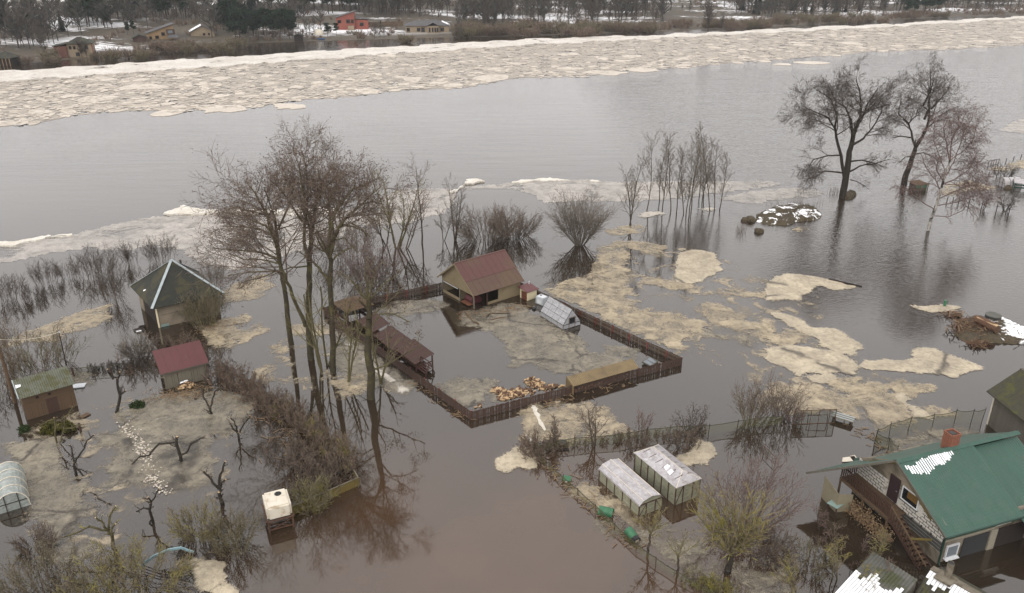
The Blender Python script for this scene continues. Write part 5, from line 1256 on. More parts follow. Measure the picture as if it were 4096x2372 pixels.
for i in range(6):
    y = .55 + i * (b - 1.1) / 5
    for s_ in (0, 1):
        xa, xb = (0.18, a / 2 - .25) if s_ == 0 else (a - .18, a / 2 + .25)
        z_ = lambda x: ze + (zr - ze) * min(x, a - x) / (a / 2) + .035
        MB().bar((xa + (.0), y + .12, z_(xa)), (xb, y - .12, z_(xb)), .05, .03).build('batten', MT['dark_brown'], t)
MB().bar(R0, R1, .05).bar(C_[0], R0, .05).bar(C_[1], R0, .05).bar(C_[2], R1, .05).bar(C_[3], R1, .05).build('ridge_pole', MT['white_plastic'], t)
for x, y in ((.45, 1.3), (.6, 1.9)): MB().add([(x - .2, y - .2, 1.9), (x + .18, y - .18, 2.12), (x + .2, y + .15, 2.13), (x - .15, y + .2, 1.93), (x, y, 2.1)], [(0, 1, 4), (1, 2, 4), (2, 3, 4), (3, 0, 4)]).build('snow_patch', MT['snow'], t)
t, a, b = film_house('film_greenhouse', 'long low milky film greenhouse with white roof strips', 'I', (845, 948), (1010, 890), (560, 705), 2.05, 5.0, 1.0, 1.5, 5, False, 'film_wall', True)
prof = [(-.08, .98), (.28, 1.32), (a / 2, 1.50), (a - .28, 1.32), (a + .08, .98)]
for (xa, za), (xb, zb_) in zip(prof, prof[1:]): MB().prism([(xa, -.08, za), (xb, -.08, zb_), (xb, b + .08, zb_), (xa, b + .08, za)], (0, 0, .012)).build('roof_sheet', MT['film'], t)
for x, z in prof[1:-1]: MB().bar((x, -.08, z + .03), (x, b + .08, z + .03), .05, .02).build('batten', MT['white_plastic'], t)
for y in (0, b): MB().prism([(0, y - .01, .98), (a, y - .01, .98), (a - .28, y - .01, 1.32), (a / 2, y - .01, 1.48), (.28, y - .01, 1.32)], (0, .02, 0)).build('end_sheet', MT['film_wall'], t)

def tunnel(name, label, o, th_, w, h, L_, mat, ribs=5, rib_mat='white_plastic'):
    t = thing(name, label, 'greenhouse', o, th_)
    arc = [(w / 2 * math.cos(math.pi * i / 12), h * math.sin(math.pi * i / 12) ** .8) for i in range(13)]
    for r in range(ribs - 1):
        y0_, y1_ = L_ * r / (ribs - 1), L_ * (r + 1) / (ribs - 1); m = MB()
        for (xa, za), (xb, zb_) in zip(arc, arc[1:]): m.add([(xa, y0_, za), (xb, y0_, zb_), (xb, y1_, zb_), (xa, y1_, za)], [(0, 1, 2, 3)])
        m.build('film_bay', mat, t, True)
    for r in range(ribs): MB().tube([(x, L_ * r / (ribs - 1), z + .02) for x, z in arc], .035, 6).build('hoop', MT[rib_mat], t)
    for y in (0, L_):
        m = MB(); m.add([(x, y, z) for x, z in arc], [tuple(range(13))]); m.build('end_film', mat, t)
    MB().bar((-w * .2, -.03, 0), (-w * .2, -.03, h * .95), .05).bar((w * .2, -.03, 0), (w * .2, -.03, h * .95), .05).bar((-w * .45, -.03, h * .45), (w * .45, -.03, h * .45), .05).build('door_frame', MT['steel_dark'], t)
    return t
e0, e1 = W('03', -25, 700), W('03', 300, 600); d = e1 - e0; back = W('03', 140, 330)
tunnel('film_tunnel', 'grey green film tunnel cut by the left picture edge', (e0 + e1) / 2, math.atan2(d.y, d.x), d.length, 1.45, 4.6, MT['film_green'])
e0, e1 = W('G', 1870, 690), W('G', 2030, 715); d = e1 - e0
tunnel('film_tunnel', 'small white film tunnel near the right picture edge', (e0 + e1) / 2, math.atan2(d.y, d.x) - .75, 2.0, 1.5, 3.2, MT['film'], 4, 'grey_wood')
gs = thing('green_kiosk', 'little green hut with brown roof between the two big trees', 'hut', W('G', 395, 800), .1)
MB().box(-1.05, 1.05, 0, 1.8, -.4, 1.05).build('wall', MT['moss_dark'], gs); MB().box(-.95, .95, -.04, -.005, .62, 1.15).build('green_panel', MT['barrel_green'], gs)
MB().add([(-1.3, -.3, 1.15), (1.3, -.3, 1.15), (1.3, 2.1, 1.15), (-1.3, 2.1, 1.15), (0, .9, 1.75)], [(0, 1, 4), (1, 2, 4), (2, 3, 4), (3, 0, 4), (3, 2, 1, 0)]).build('roof', MT['brown_wood'], gs)
MB().box(-2.1, -1.1, -.1, .1, .8, .88).build('counter', MT['black_wood'], gs)
kk = thing('dark_kiosk', 'dark green framed shelter with grey film roof at the right edge', 'shelter', W('G', 2330, 760), -.4)
for x in (-1, 1):
    for y in (-.7, .7): MB().box(x - .05, x + .05, y - .05, y + .05, -.4, 1.2).build('post', MT['green_dark'], kk)
for z in (.3, .75): MB().box(-1.05, 1.05, -.75, -.68, z, z + .22).build('board', MT['green_dark'], kk)
MB().prism([(-1.2, -.9, 1.2), (1.2, -.9, 1.2), (1.2, 0, 1.75), (-1.2, 0, 1.75)], (0, 0, .02)).prism([(-1.2, 0, 1.75), (1.2, 0, 1.75), (1.2, .9, 1.2), (-1.2, .9, 1.2)], (0, 0, .02)).build('roof', MT['film'], kk)

# ================================================================ barrels
def barrel(label, loc, rot, r=.32, L_=.95, mat='barrel_green', open_end=True, cap=None):
    t = thing('barrel', label, 'barrel', loc); t.rotation_euler = rot
    prof = [(-L_ / 2, r * .97), (-L_ / 2 + .04, r), (-L_ / 6, r), (-L_ / 6 + .02, r * 1.05), (-L_ / 6 + .04, r), (L_ / 6, r), (L_ / 6 + .02, r * 1.05), (L_ / 6 + .04, r), (L_ / 2 - .04, r), (L_ / 2, r * .97)]
    MB().tube([(x, 0, 0) for x, _ in prof], [q for _, q in prof], 18, False).build('shell', MT[mat], t, True)
    MB().tube([(-L_ / 2 + .02, 0, 0), (-L_ / 2 + .04, 0, 0)], r * .96, 18).build('base', MT[mat], t)
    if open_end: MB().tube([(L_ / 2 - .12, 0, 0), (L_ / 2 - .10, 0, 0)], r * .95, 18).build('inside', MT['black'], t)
    else: MB().tube([(L_ / 2 - .26, 0, 0), (L_ / 2 + .02, 0, 0)], r * 1.03, 18).build('lid', MT['black'], t)
    return t
barrel('green barrel lying on its side with its open end to the right', W('I', 625, 930) + Vector((0, 0, .2)), (0, 0, -.35), .36, 1.05)
b2 = barrel('green barrel with black lid tipped towards the lane', W('I', 800, 1090) + Vector((0, 0, .2)), (0, .25, -1.1), .34, 1.05, open_end=False)
MB().box(.56, .58, -.14, .14, -.05, .2).build('label_sheet', MT['white_plastic'], b2)
fb = thing('floating_box', 'half sunk red box with green lid floating in the lane fence', 'box', W('I', 362, 705), -.2); fb.scale = (.7, .7, .7)
MB().box(-.5, .5, -.35, .35, -.2, .16).build('body', MT['orange_wood'], fb); MB().prism([(-.5, -.36, .17), (.5, -.36, .17), (.42, .36, .3), (-.42, .36, .3)], (0, 0, .08)).build('lid', MT['barrel_green'], fb)
MB().box(-.12, .12, -.38, -.355, -.05, .16).build('white_tag', MT['white_paint'], fb)
tr = thing('wooden_trough', 'round black pot and trough board in the right garden tip', 'trough', W('22', 500, 1400 + 60), .1)
MB().box(-1.3, .4, -.12, .12, 0, .1).build('board', MT['black_wood'], tr)
MB().tube([(0, .75, 0), (0, .75, .3)], [.34, .4], 14).build('pot', MT['black'], tr)

# ================================================================ frames, pallet and nets near the block house
def pipe_frame(label, pts, r, name='pipe_frame', close=True, extra=(), mat='rust'):
    o = pts[0].copy(); o.z = 0
    t = thing(name, label, 'frame', o); q = [p - o for p in pts]
    for i in range(len(q) if close else len(q) - 1): MB().tube([q[i], q[(i + 1) % len(q)]], r, 6).build('bar', MT[mat], t)
    for a_, b_ in extra: MB().tube([a_ - o, b_ - o], r * .8, 5).build('bar', MT[mat], t)
    return t, q
Yn = W('H', 590, 450).y
c = [W('H', 395, 455), W('H', 775, 440)]; hgt_ = 1.35
c = [Vector((p.x, p.y, 0.02)) for p in c]; tp = [p + Vector((0, 0, hgt_)) for p in c]
ex = [(c[0] + (c[1] - c[0]) * f, tp[0] + (tp[1] - tp[0]) * f) for f in (.2, .4, .6, .85)]
t, q = pipe_frame('net covered metal gate frame standing in the flood by the pallet', [c[0], c[1], tp[1], tp[0]], .035, 'gate_frame', True, ex)
MB().prism([q[0], q[1], q[2], q[3]], (0, .01, 0)).build('net', MT['net_grey'], t)
c = [W('H', 530, 440), W('H', 710, 440)]; up = [WY('H', 535, 372, c[0].y), WY('H', 715, 365, c[1].y)]
pipe_frame('small inverted pipe frame in front of the net gate', [Vector((c[0].x, c[0].y, -.1)), up[0], up[1], Vector((c[1].x, c[1].y, -.1))], .035, 'pipe_frame', False)
b0 = W('H', 125, 715); b1 = W('H', 228, 822); pipe_frame('leaning square pipe frame behind the willow bush', [Vector((b0.x, b0.y, 0)), Vector((b1.x, b1.y, 0)), WY('H', 240, 760, b1.y), WY('H', 133, 655, b0.y)], .03, 'pipe_frame', True)
c = [W('G', 1710, 320), W('G', 1910, 275)]; tp = [p + Vector((0, 0, 1.0)) for p in c]
pipe_frame('dark field gate frame in the water at the right edge', [c[0], c[1], tp[1], tp[0]], .06, 'gate_frame', True, [(c[0] + (c[1] - c[0]) * f, tp[0] + (tp[1] - tp[0]) * f) for f in (.25, .5, .75)], 'steel_dark')
pl = thing('pallet', 'grey slatted pallet adrift right of the net gate', 'pallet', W('H', 850, 425), -.62)
for i in range(6): MB().box(-.9, .9, -.5 + i * .17, -.36 + i * .17, .42, .46).build('slat', MT['zinc'] if i % 2 else MT['grey_wood'], pl)
for x in (-.7, .7): MB().box(x - .06, x + .06, -.48, .5, .02, .41).build('bearer', MT['black_wood'], pl)
def net_fence(label, pts, h, mat='net', post_mat='steel_dark', lean=0.0, sag=.12):
    o = pts[0]; t = thing('net_fence', label, 'fence', o); q = [p - o for p in pts]
    m = MB()
    for i, p in enumerate(q):
        lx = random.Random(i).uniform(-.12, .12)
        MB().tube([p + Vector((0, 0, -.4)), p + Vector((lx, lean, h + .18))], .03, 5).build('post', MT[post_mat], t)
    for i in range(len(q) - 1):
        for s_ in range(6):
            f0, f1 = s_ / 6, (s_ + 1) / 6; p0_, p1_ = q[i].lerp(q[i + 1], f0), q[i].lerp(q[i + 1], f1)
            z0_, z1_ = h - sag * 4 * f0 * (1 - f0), h - sag * 4 * f1 * (1 - f1)
            m.add([p0_, p1_, p1_ + Vector((0, lean, z1_)), p0_ + Vector((0, lean, z0_))], [(0, 1, 2, 3)])
    m.build('net', MT[mat], t)
    rope = []
    for i in range(len(q) - 1):
        for s_ in range(6): f = s_ / 6; rope.append(q[i].lerp(q[i + 1], f) + Vector((0, lean, h - sag * 4 * f * (1 - f))))
    rope.append(q[-1] + Vector((0, lean, h))); MB().tube(rope, .03, 4, False).build('top_rope', MT['moss_dark'], t)
    return t
net_fence('sagging net fence with thin posts behind the brick chimney', [W('H', x, y) for x, y in ((1145, 625), (1280, 560), (1450, 510), (1675, 480), (1880, 440), (2030, 440), (2130, 430))], 1.25)
net_fence('mossy net fence corner running under the green roof', [W('H', x, y) for x, y in ((1140, 630), (1270, 690), (1330, 760))], 1.1)
net_fence('sunken olive net fence along the lane side of the right garden', [W('I', x, y) for x, y in ((130, 520), (230, 620), (330, 715), (440, 810), (560, 920), (680, 1040), (825, 1170), (960, 1270), (1100, 1360), (1260, 1450), (1400, 1530))], .55, 'net', 'dark_brown', 0, .05)
net_fence('overgrown net fence across the back of the right garden', [W('I', x, y) for x, y in ((140, 520), (420, 480), (715, 455), (900, 420), (1100, 400), (1310, 395), (1500, 365), (1620, 345), (1800, 330))], .85, 'net', 'dark_brown', 0, .04)
net_fence('faint wire fence between the orchard and the mossy shed', [W('J', x, y) for x, y in ((690, 570), (860, 580), (1090, 560), (1300, 545), (1459, 510))], .7, 'net_grey', 'dark_brown', 0, .03)
POSTS = [('G', 1020, 1025, .95), ('G', 1132, 1055, .95), ('G', 1325, 1115, 1.25), ('G', 1570, 1185, 1.5), ('G', 1855, 1250, 1.6), ('G', 2100, 1290, 1.3), ('G', 1718, 510, .8), ('G', 1872, 545, .9), ('G', 1835, 420, .7),
         ('G', 2060, 230, .7), ('G', 2202, 200, .8), ('G', 2350, 160, .8), ('G', 2170, 500, 1.1), ('G', 525, 800, 1.6), ('G', 910, 1010, .9)]
POSTL = ['reddish post just right of the birch trunk', 'second dark post right of the birch', 'third, lone dark post right of the birch', 'post under the first bare orchard tree', 'tall post left of the wide orchard tree', 'post right of the wide orchard tree', 'thin post left of the white film tunnel', 'post touching the left end of the white film tunnel', 'little post above the white film tunnel',
         'first post of the distant row by the field gate', 'second post of the distant row by the field gate', 'last post of the distant row by the field gate', 'post behind the white film tunnel', 'pole at the right wall of the little green hut', 'short post behind the birch trunk']
pm = MB().tube([(0, 0, -.4), (.02, 0, 1)], [.07, .06], 7).mesh('post'); pm.materials.append(MT['black_wood'])
for i, (k, x, y, h) in enumerate(POSTS):
    o = bpy.data.objects.new('fence_post', pm); COL.objects.link(o); o.location = W(k, x, y); o.scale = (1, 1, h)
    tag(o, POSTL[i], 'post', 'fence posts near the birch')
gp = MB().tube([(0, 0, -.2), (0, 0, .75)], .16, 8).build('marker_post', MT['barrel_green']); gp.location = W('32', 1715, 62); tag(gp, 'short green post on the floe by the debris island', 'post')

# ================================================================ islands
def mound(name, label, pts, h, mat, seed, snow=(), kind=None):
    rng = random.Random(seed); A_ = [Vector((p.x, p.y)) for p in pts]; c_ = sum(A_, Vector((0, 0))) / len(A_)
    R_ = rough_poly(A_, rng, .12, .5); o = Vector((c_.x, c_.y, 0))
    vs = []; fs = []; n = len(R_); rings = ((1.04, -.15), (1.0, .02), (.9, h * .55), (.7, h * .85), (.4, h), (.15, h * 1.05))
    for f, z in rings:
        for p in R_: q = (p - c_) * f; vs.append((q.x, q.y, z + (rng.uniform(-.12, .12) * h if z > .05 else 0)))
    for k_ in range(len(rings) - 1):
        for j in range(n): fs.append((k_ * n + j, k_ * n + (j + 1) % n, (k_ + 1) * n + (j + 1) % n, (k_ + 1) * n + j))
    fs.append(tuple((len(rings) - 1) * n + j for j in range(n)))
    t = thing(name, label, 'island', o); me = bpy.data.meshes.new('earth'); me.from_pydata(vs, [], fs); obj('earth', me, mat, t)
    return t, c_
def island_mat(name, th_, east=0.0):
    m, nt, b, out = new_mat(name); vec = coords(nt)
    g = ramp(nt, noise(nt, vec, 2.2, 5), [(0.3, (0.034, 0.026, 0.015)), (0.55, (0.066, 0.050, 0.027)), (0.75, (0.030, 0.020, 0.014))])
    sn = noise(nt, vec, .75, 7, .68, .6)
    if east:                      # more snow survived on the eastern end
        sx = nt.nodes.new('ShaderNodeSeparateXYZ'); nt.links.new(vec, sx.inputs[0]); sn = math_n(nt, 'ADD', sn, math_n(nt, 'MULTIPLY', sx.outputs['X'], east))
    f = ramp(nt, sn, [(th_, (0, 0, 0)), (th_ + .03, (1, 1, 1))])
    nt.links.new(mixc(nt, f, g, (.84, .85, .87)), b.inputs['Base Color']); b.inputs['Roughness'].default_value = .9
    bump(nt, b, noise(nt, vec, 5, 5), 1.0, .1); return m
MT['isle_snow'] = island_mat('grass_with_old_snow', .55); MT['isle_bare'] = island_mat('wet_mossy_earth', .85); MT['isle_debris'] = island_mat('debris_earth_with_snow', .60, .042)
t, c_ = mound('snowy_island', 'grassy hump with patchy snow in the water left of the oak', poly(('21', (2355,690),(2400,640),(2470,600)), ('31', (20,580),(170,545),(250,520),(330,540),(460,560),(500,600),(525,640),(490,670),(380,690),(250,700),(170,735),(40,735)), ('21', (2430,715),)), .75, MT['isle_snow'], 3)
def rock(label, k, x, y, r, mat, seed, name='boulder'):
    rng = random.Random(seed); bm = bmesh.new(); bmesh.ops.create_icosphere(bm, subdivisions=2, radius=r)
    for v in bm.verts: v.co = v.co * rng.uniform(.8, 1.15); v.co.z = v.co.z * .75 + r * .15
    me = bpy.data.meshes.new(name); bm.to_mesh(me); bm.free(); o = obj(name, me, mat); o.location = W(k, x, y); tag(o, label, 'boulder'); return o
rock('dark boulder at the left tip of the snowy island', '21', 2262, 690, .62, MT['isle_bare'], 1); rock('squarish mossy boulder beside the dark tip boulder', '21', 2315, 690, .85, MT['isle_bare'], 2)
rock('black boulder touching the snowy island', '21', 2420, 660, .8, MT['isle_bare'], 4); rock('tiny mossy islet below the snowy island', '21', 2400, 798, .7, MT['isle_bare'], 5)
mound('root_mound', 'brown earth mound at the foot of the left oak', poly(('31', (740,470),(760,430),(800,405),(850,420),(862,440),(830,470),(780,485))), .7, MT['isle_bare'], 7)
mound('bush_mound', 'dark grassy mound in front of the white film tunnel', poly(('G', (2010,745),(2080,715),(2180,740),(2170,765),(2060,770))), .5, MT['isle_bare'], 8)
t, c_ = mound('debris_island', 'muddy island with timber debris and snow at the right edge', poly(('F', (355,850),(440,820),(560,775),(700,800),(880,790),(1030,840),(1200,930),(1300,1050),(1200,1105),(1000,1095),(840,1085),(690,1062),(520,1100),(405,1035),(335,985),(360,930))), .6, MT['isle_debris'], 9)
lgm = thing('fallen_log', 'thick split tree trunk lying on the debris island', 'log', W('F', 720, 880, .9)); a_, b_ = W('F', 585, 800, 1.1) - W('F', 720, 880, .9), W('F', 845, 925, 1.0) - W('F', 720, 880, .9)
MB().tube([a_, a_.lerp(b_, .5) + Vector((0, 0, .08)), b_], [.42, .48, .4], 10).build('trunk', MT['wood_bark'], lgm); MB().bar(a_ * .9 + Vector((0, -.2, .38)), b_ * .85 + Vector((0, -.2, .40)), .45, .08).build('split_face', MT['wood_cut'], lgm)
wd = thing('well_ring', 'round grey concrete well ring behind the fallen log', 'well ring', W('F', 790, 800, .4)); MB().tube([(0, 0, -.5), (0, 0, .4)], .8, 24).build('ring', MT['charcoal'], wd, False); MB().tube([(0, 0, .405), (0, 0, .46)], .82, 24).build('cover', MT['cement_roof'], wd)
drn = random.Random(14)
for lab, k, x, y, rx, ry, n_, hh in (('broken boards strewn over the middle of the debris island', 'F', 620, 960, 3.2, 1.5, 380, 1.3), ('spiky brown heap of bark and boards at the island tip', 'F', 340, 765, 1.5, .7, 60, .5), ('rust brown branch heap on the debris island', 'F', 450, 860, 1.3, .6, 60, .6), ('bundle of pale brushwood at the near island edge', 'F', 600, 1115, 1.0, .7, 80, .5), ('dark plank pile in the middle of the debris island', 'F', 600, 960, 1.3, .8, 50, .9)):
    t = thing('brush_pile', lab, 'brush pile', W(k, x, y)); m, m2 = MB(), MB()
    for i in range(n_):
        p = Vector((drn.gauss(0, rx * .45), drn.gauss(0, ry * .45), abs(drn.gauss(0, .3)) * hh + .1)); d = Vector((drn.gauss(0, 1), drn.gauss(0, 1), drn.gauss(0, .35))).normalized() * drn.uniform(.25, .7)
        (m if i % 3 else m2).bar(p - d, p + d, drn.uniform(.03, .1), .03)
    m.build('bark_pieces', MT['wood_bark'], t)['kind'] = 'stuff'; m2.build('pale_sticks', MT['leaf_brown'], t)['kind'] = 'stuff'
# blue hoops lower left
hp_ = thing('hoop_bundle', 'bundle of pale blue pipes arched over the water', 'pipes', W('03', 1600, 1190)); o_ = hp_.location.copy()
for i in range(4):
    pts_ = [WY('03', 1355 + 5 * i, 1190 + 6 * i, o_.y - .4 + .12 * i), WY('03', 1500, 1090 + 6 * i, o_.y - .2 + .12 * i), WY('03', 1640, 1030 + 6 * i, o_.y + .12 * i), WY('03', 1760, 1010 + 6 * i, o_.y + .2 + .12 * i), WY('03', 1885 - 6 * i, 1055 + 4 * i, o_.y + .4 + .12 * i)]
    MB().tube([p - o_ for p in pts_], .035, 6).build('pipe', MT['blue_pipe'], hp_)
MB().tube([WY('03', 1860, 1060, o_.y + .4) - o_, W('03', 1840, 1150) - o_, W('03', 1770, 1190) - o_], .04, 6).build('prop', MT['black_wood'], hp_)
# ================================================================ houses on the far bank
def far_house(name, label, k, xl, xr, yb, depth, wall_h, mat, roof, roof_mat, wins=(), turn=0.0, extra=None):
    a, b = Gd(k, xl, yb), Gd(k, xr, yb); d = b - a; w = d.length
    z = max(min(a.z, b.z), 0) - .5
    t = thing(name, label, 'house', (a.x, a.y, z), math.atan2(d.y, d.x) + turn)
    H_ = wall_h + .5
    MB().box(0, w, 0, depth, 0, H_).build('wall', MT[mat], t)
    o = .5
    if roof == 'hip':
        r = 2.0; q = min(w, depth) / 2
        C = [(-o, -o, H_), (w + o, -o, H_), (w + o, depth + o, H_), (-o, depth + o, H_)]; r0, r1 = (q, depth / 2, H_ + r), (w - q, depth / 2, H_ + r)
        for f in ((C[0], C[1], r1, r0), (C[1], C[2], r1), (C[2], C[3], r0, r1), (C[3], C[0], r0)): MB().prism(f, (0, 0, .12)).build('roof_side', MT[roof_mat], t)
    elif roof == 'mono':                  # single slope falling to the left
        MB().prism([(-o, -o, H_ + .05), (w + o, -o, H_ + w * .34), (w + o, depth + o, H_ + w * .34), (-o, depth + o, H_ + .05)], (0, 0, .18)).build('roof', MT[roof_mat], t)
        MB().prism([(0, .02, H_), (w, .02, H_), (w, .02, H_ + w * .33)], (0, depth - .04, 0)).build('gable_wall', MT[mat], t)
    elif roof == 'gable':
        MB().prism([(-o, -o, H_ - .1), (w / 2, -o, H_ + w * .26), (w / 2, depth + o, H_ + w * .26), (-o, depth + o, H_ - .1)], (0, 0, .15)).build('roof_side', MT[roof_mat], t)
        MB().prism([(w + o, -o, H_ - .1), (w / 2, -o, H_ + w * .26), (w / 2, depth + o, H_ + w * .26), (w + o, depth + o, H_ - .1)], (0, 0, .15)).build('roof_side', MT[roof_mat], t)
        MB().prism([(0, .02, H_), (w, .02, H_), (w / 2, .02, H_ + w * .24)], (0, depth - .04, 0)).build('gable_wall', MT[mat], t)
    for (f0, f1, z0, z1) in wins:
        wd = MB().box(w * f0, w * f1, -.08, -.005, z0 + .5, z1 + .5).build('window', MT['dark_brown'], t)
        MB().box(w * f0 + .12, w * f1 - .12, -.12, -.085, z0 + .62, z1 + .38).build('pane', MT['glass_dark'], wd)
    return t, w, H_
MT['red_plaster'] = M_plain('red_house_render', (0.215, 0.062, 0.042), (0.185, 0.054, 0.038), .5, .8, .2)
MT['tan_house'] = M_plain('tan_house_boards', (0.235, 0.185, 0.125), (0.20, 0.155, 0.105), .5, .85, .2)
MT['yel_house'] = M_plain('honey_house_boards', (0.235, 0.160, 0.085), (0.20, 0.135, 0.072), .5, .85, .2)
MT['brn_house'] = M_plain('dark_red_brown_wall', (0.12, 0.050, 0.038), (0.095, 0.04, 0.03), .5, .85, .2)
MT['slate'] = M_plain('slate_grey_roof', (0.085, 0.080, 0.082), (0.065, 0.062, 0.064), .6, .8, .2)
t, w, h = far_house('red_villa', 'two storey red house with sloping grey roof on the far bank', '10', 785, 965, 292, 8, 5.2, 'red_plaster', 'mono', 'slate', ((.08, .28, 3.0, 4.4), (.55, .75, 2.9, 4.6), (.8, .95, 2.9, 4.6), (.6, .78, .4, 2.0)))
MB().box(w + .02, w + 6.0, 1.5, 7, 0, h - 1.0).build('side_wing', MT['red_plaster'], t); MB().prism([(w, 1.0, h + .4), (w + 6.5, 1.0, h - .9), (w + 6.5, 7.5, h - .9), (w, 7.5, h + .4)], (0, 0, .18)).build('roof', MT['slate'], t)
wd = MB().box(w + 2.2, w + 4.0, 1.42, 1.495, 2.0, 3.6).build('window', MT['dark_brown'], t); MB().box(w + 2.35, w + 3.85, 1.38, 1.415, 2.15, 3.45).build('pane', MT['glass_dark'], wd)
MB().box(w * .62, w * .95, -1.2, -.1, .5, 2.4).build('porch', MT['tan_house'], t)
t, w, h = far_house('tan_bungalow', 'long tan bungalow with grey hipped roof and snow on the far bank', '10', 1455, 1880, 318, 10, 3.0, 'tan_house', 'hip', 'slate', ((.03, .10, .6, 2.2), (.26, .34, .6, 2.2), (.36, .44, .3, 2.4), (.80, .88, .5, 2.2)))
MB().box(w * .50, w * .76, -2.0, -.01, 0, h + .1).build('front_wing', MT['tan_house'], t)
MB().prism([(w * .48, -2.4, h), (w * .63, -2.4, h + 1.5), (w * .63, 3, h + 1.5), (w * .48, 3, h)], (0, 0, .15)).prism([(w * .78, -2.4, h), (w * .63, -2.4, h + 1.5), (w * .63, 3, h + 1.5), (w * .78, 3, h)], (0, 0, .15)).build('front_roof', MT['slate'], t)
for f in (.53, .60, .66, .71): 
    wd = MB().box(w * f, w * f + .8, -2.08, -2.01, .9, 2.9).build('window', MT['dark_brown'], t); MB().box(w * f + .1, w * f + .7, -2.12, -2.085, 1.0, 2.8).build('pane', MT['glass_dark'], wd)
MB().prism([(w - 3.2, 1.2, h + .62), (w + .2, .2, h + .16), (w + .2, 8.0, h + .16), (w - 3.2, 5.0, h + 1.9)], (0, 0, .12)).build('snow_sheet', MT['snow'], t)
t, w, h = far_house('brown_two_storey', 'dark two storey house with tan front among bare trees on the far left bank', '00', 670, 915, 560, 7, 4.9, 'tan_house', 'hip', 'darkroof', ((.08, .18, 3.1, 4.3), (.24, .34, 3.1, 4.3), (.72, .84, 3.0, 4.4), (.3, .45, .6, 2)))
MB().box(-4.2, -.02, -.6, 6, 0, h - .6).build('side_wing', MT['brn_house'], t); MB().prism([(-4.6, -1.0, h - .6), (.2, -1.0, h + .2), (.2, 6.4, h + .2), (-4.6, 6.4, h - .6)], (0, 0, .15)).build('wing_roof', MT['darkroof'], t)
MB().box(w + .02, w + .22, -.3, -.1, 0, h).build('downpipe', MT['redpost'], t)
t, w, h = far_house('honey_house', 'honey coloured house with big sloping grey roof on the far left bank', '00', 1440, 1700, 385, 7, 2.6, 'yel_house', 'mono', 'slate', ((.06, .16, .4, 1.6), (.28, .42, .5, 1.8), (.52, .66, 1.6, 3.0)))
MB().box(w * .72, w + .4, -.8, -.02, 2.6, 4.6).build('loggia', MT['dark_brown'], t); MB().box(w * .78, w * .95, -.86, -.81, 3.0, 4.2).build('pane', MT['glass_grey'], t)
MB().prism([(w * .7, -3.5, 1.4), (w + 1.5, -3.5, 1.4), (w + 1.0, -.9, 2.4), (w * .75, -.9, 2.4)], (0, 0, .12)).build('porch_roof', MT['slate'], t)
far_house('dark_garage', 'small dark gabled garage left of the honey coloured house', '00', 1300, 1430, 410, 5, 1.6, 'dark_brown', 'gable', 'darkroof')
t, w, h = far_house('snow_roof_house', 'small tan house with snow covered roof slope on the far bank', '00', 1860, 2090, 355, 6, 2.1, 'tan_house', 'gable', 'slate', ((.5, .6, .5, 1.5), (.72, .8, .5, 1.5)))
MB().prism([(-.5, -.5, h + .08), (w / 2 - .2, -.5, h + w * .26 + .1), (w / 2 - .2, 6.3, h + w * .26 + .1), (-.5, 6.3, h + .08)], (0, 0, .1)).build('snow_sheet', MT['snow'], t)
t, w, h = far_house('veranda_cabin', 'dark roofed cabin with yellow veranda posts at the far left edge', '00', -60, 110, 640, 6, 2.4, 'black_wood', 'hip', 'darkroof')
for i in range(6): MB().box(w * i / 5 - .1, w * i / 5 + .1, -.5, -.3, 0, h).build('post', MT['yel_house'], t)
far_house('dark_hut', 'dark wooden hut under the pines on the far bank', '10', 375, 455, 405, 4, 2.2, 'black_wood', 'gable', 'darkroof')
bt = thing('blue_boat', 'small blue boat pulled up on the far bank', 'boat', Gd('10', 635, 385), .4); MB().add([(-1.8, 0, .5), (0, -.7, .45), (1.6, -.6, .45), (1.6, .6, .45), (0, .7, .45), (-1.2, 0, 0), (0, -.4, 0), (1.5, -.35, 0), (1.5, .35, 0), (0, .4, 0)], [(0, 1, 6, 5), (1, 2, 7, 6), (2, 3, 8, 7), (3, 4, 9, 8), (4, 0, 5, 9), (5, 6, 7, 8, 9)]).build('hull', M_plain('blue_paint', (.03, .12, .3), None, 2, .5, 0), bt); MB().box(-.2, .1, -.6, .6, .35, .4).build('bench', MT['grey_wood'], bt)
hb = thing('beige_dome', 'round beige covered heap beside the red house', 'dome', Gd('10', 612, 335)); bm = bmesh.new(); bmesh.ops.create_icosphere(bm, subdivisions=3, radius=2.2)
for v in bm.verts: v.co.z = max(v.co.z, -.4)
me = bpy.data.meshes.new('cover'); bm.to_mesh(me); bm.free(); obj('cover', me, MT['white_plastic'], hb, True)
a, b = Gd('10', 1080, 262), Gd('10', 1430, 255); d = b - a; fw = thing('board_wall', 'long brown board fence between the red and the tan house', 'fence', a, math.atan2(d.y, d.x))
for i in range(24): MB().box(d.length * i / 24 + .03, d.length * (i + 1) / 24 - .03, 0, .06, -.4, 2.0).build('board', MT['brown_wood'], fw)
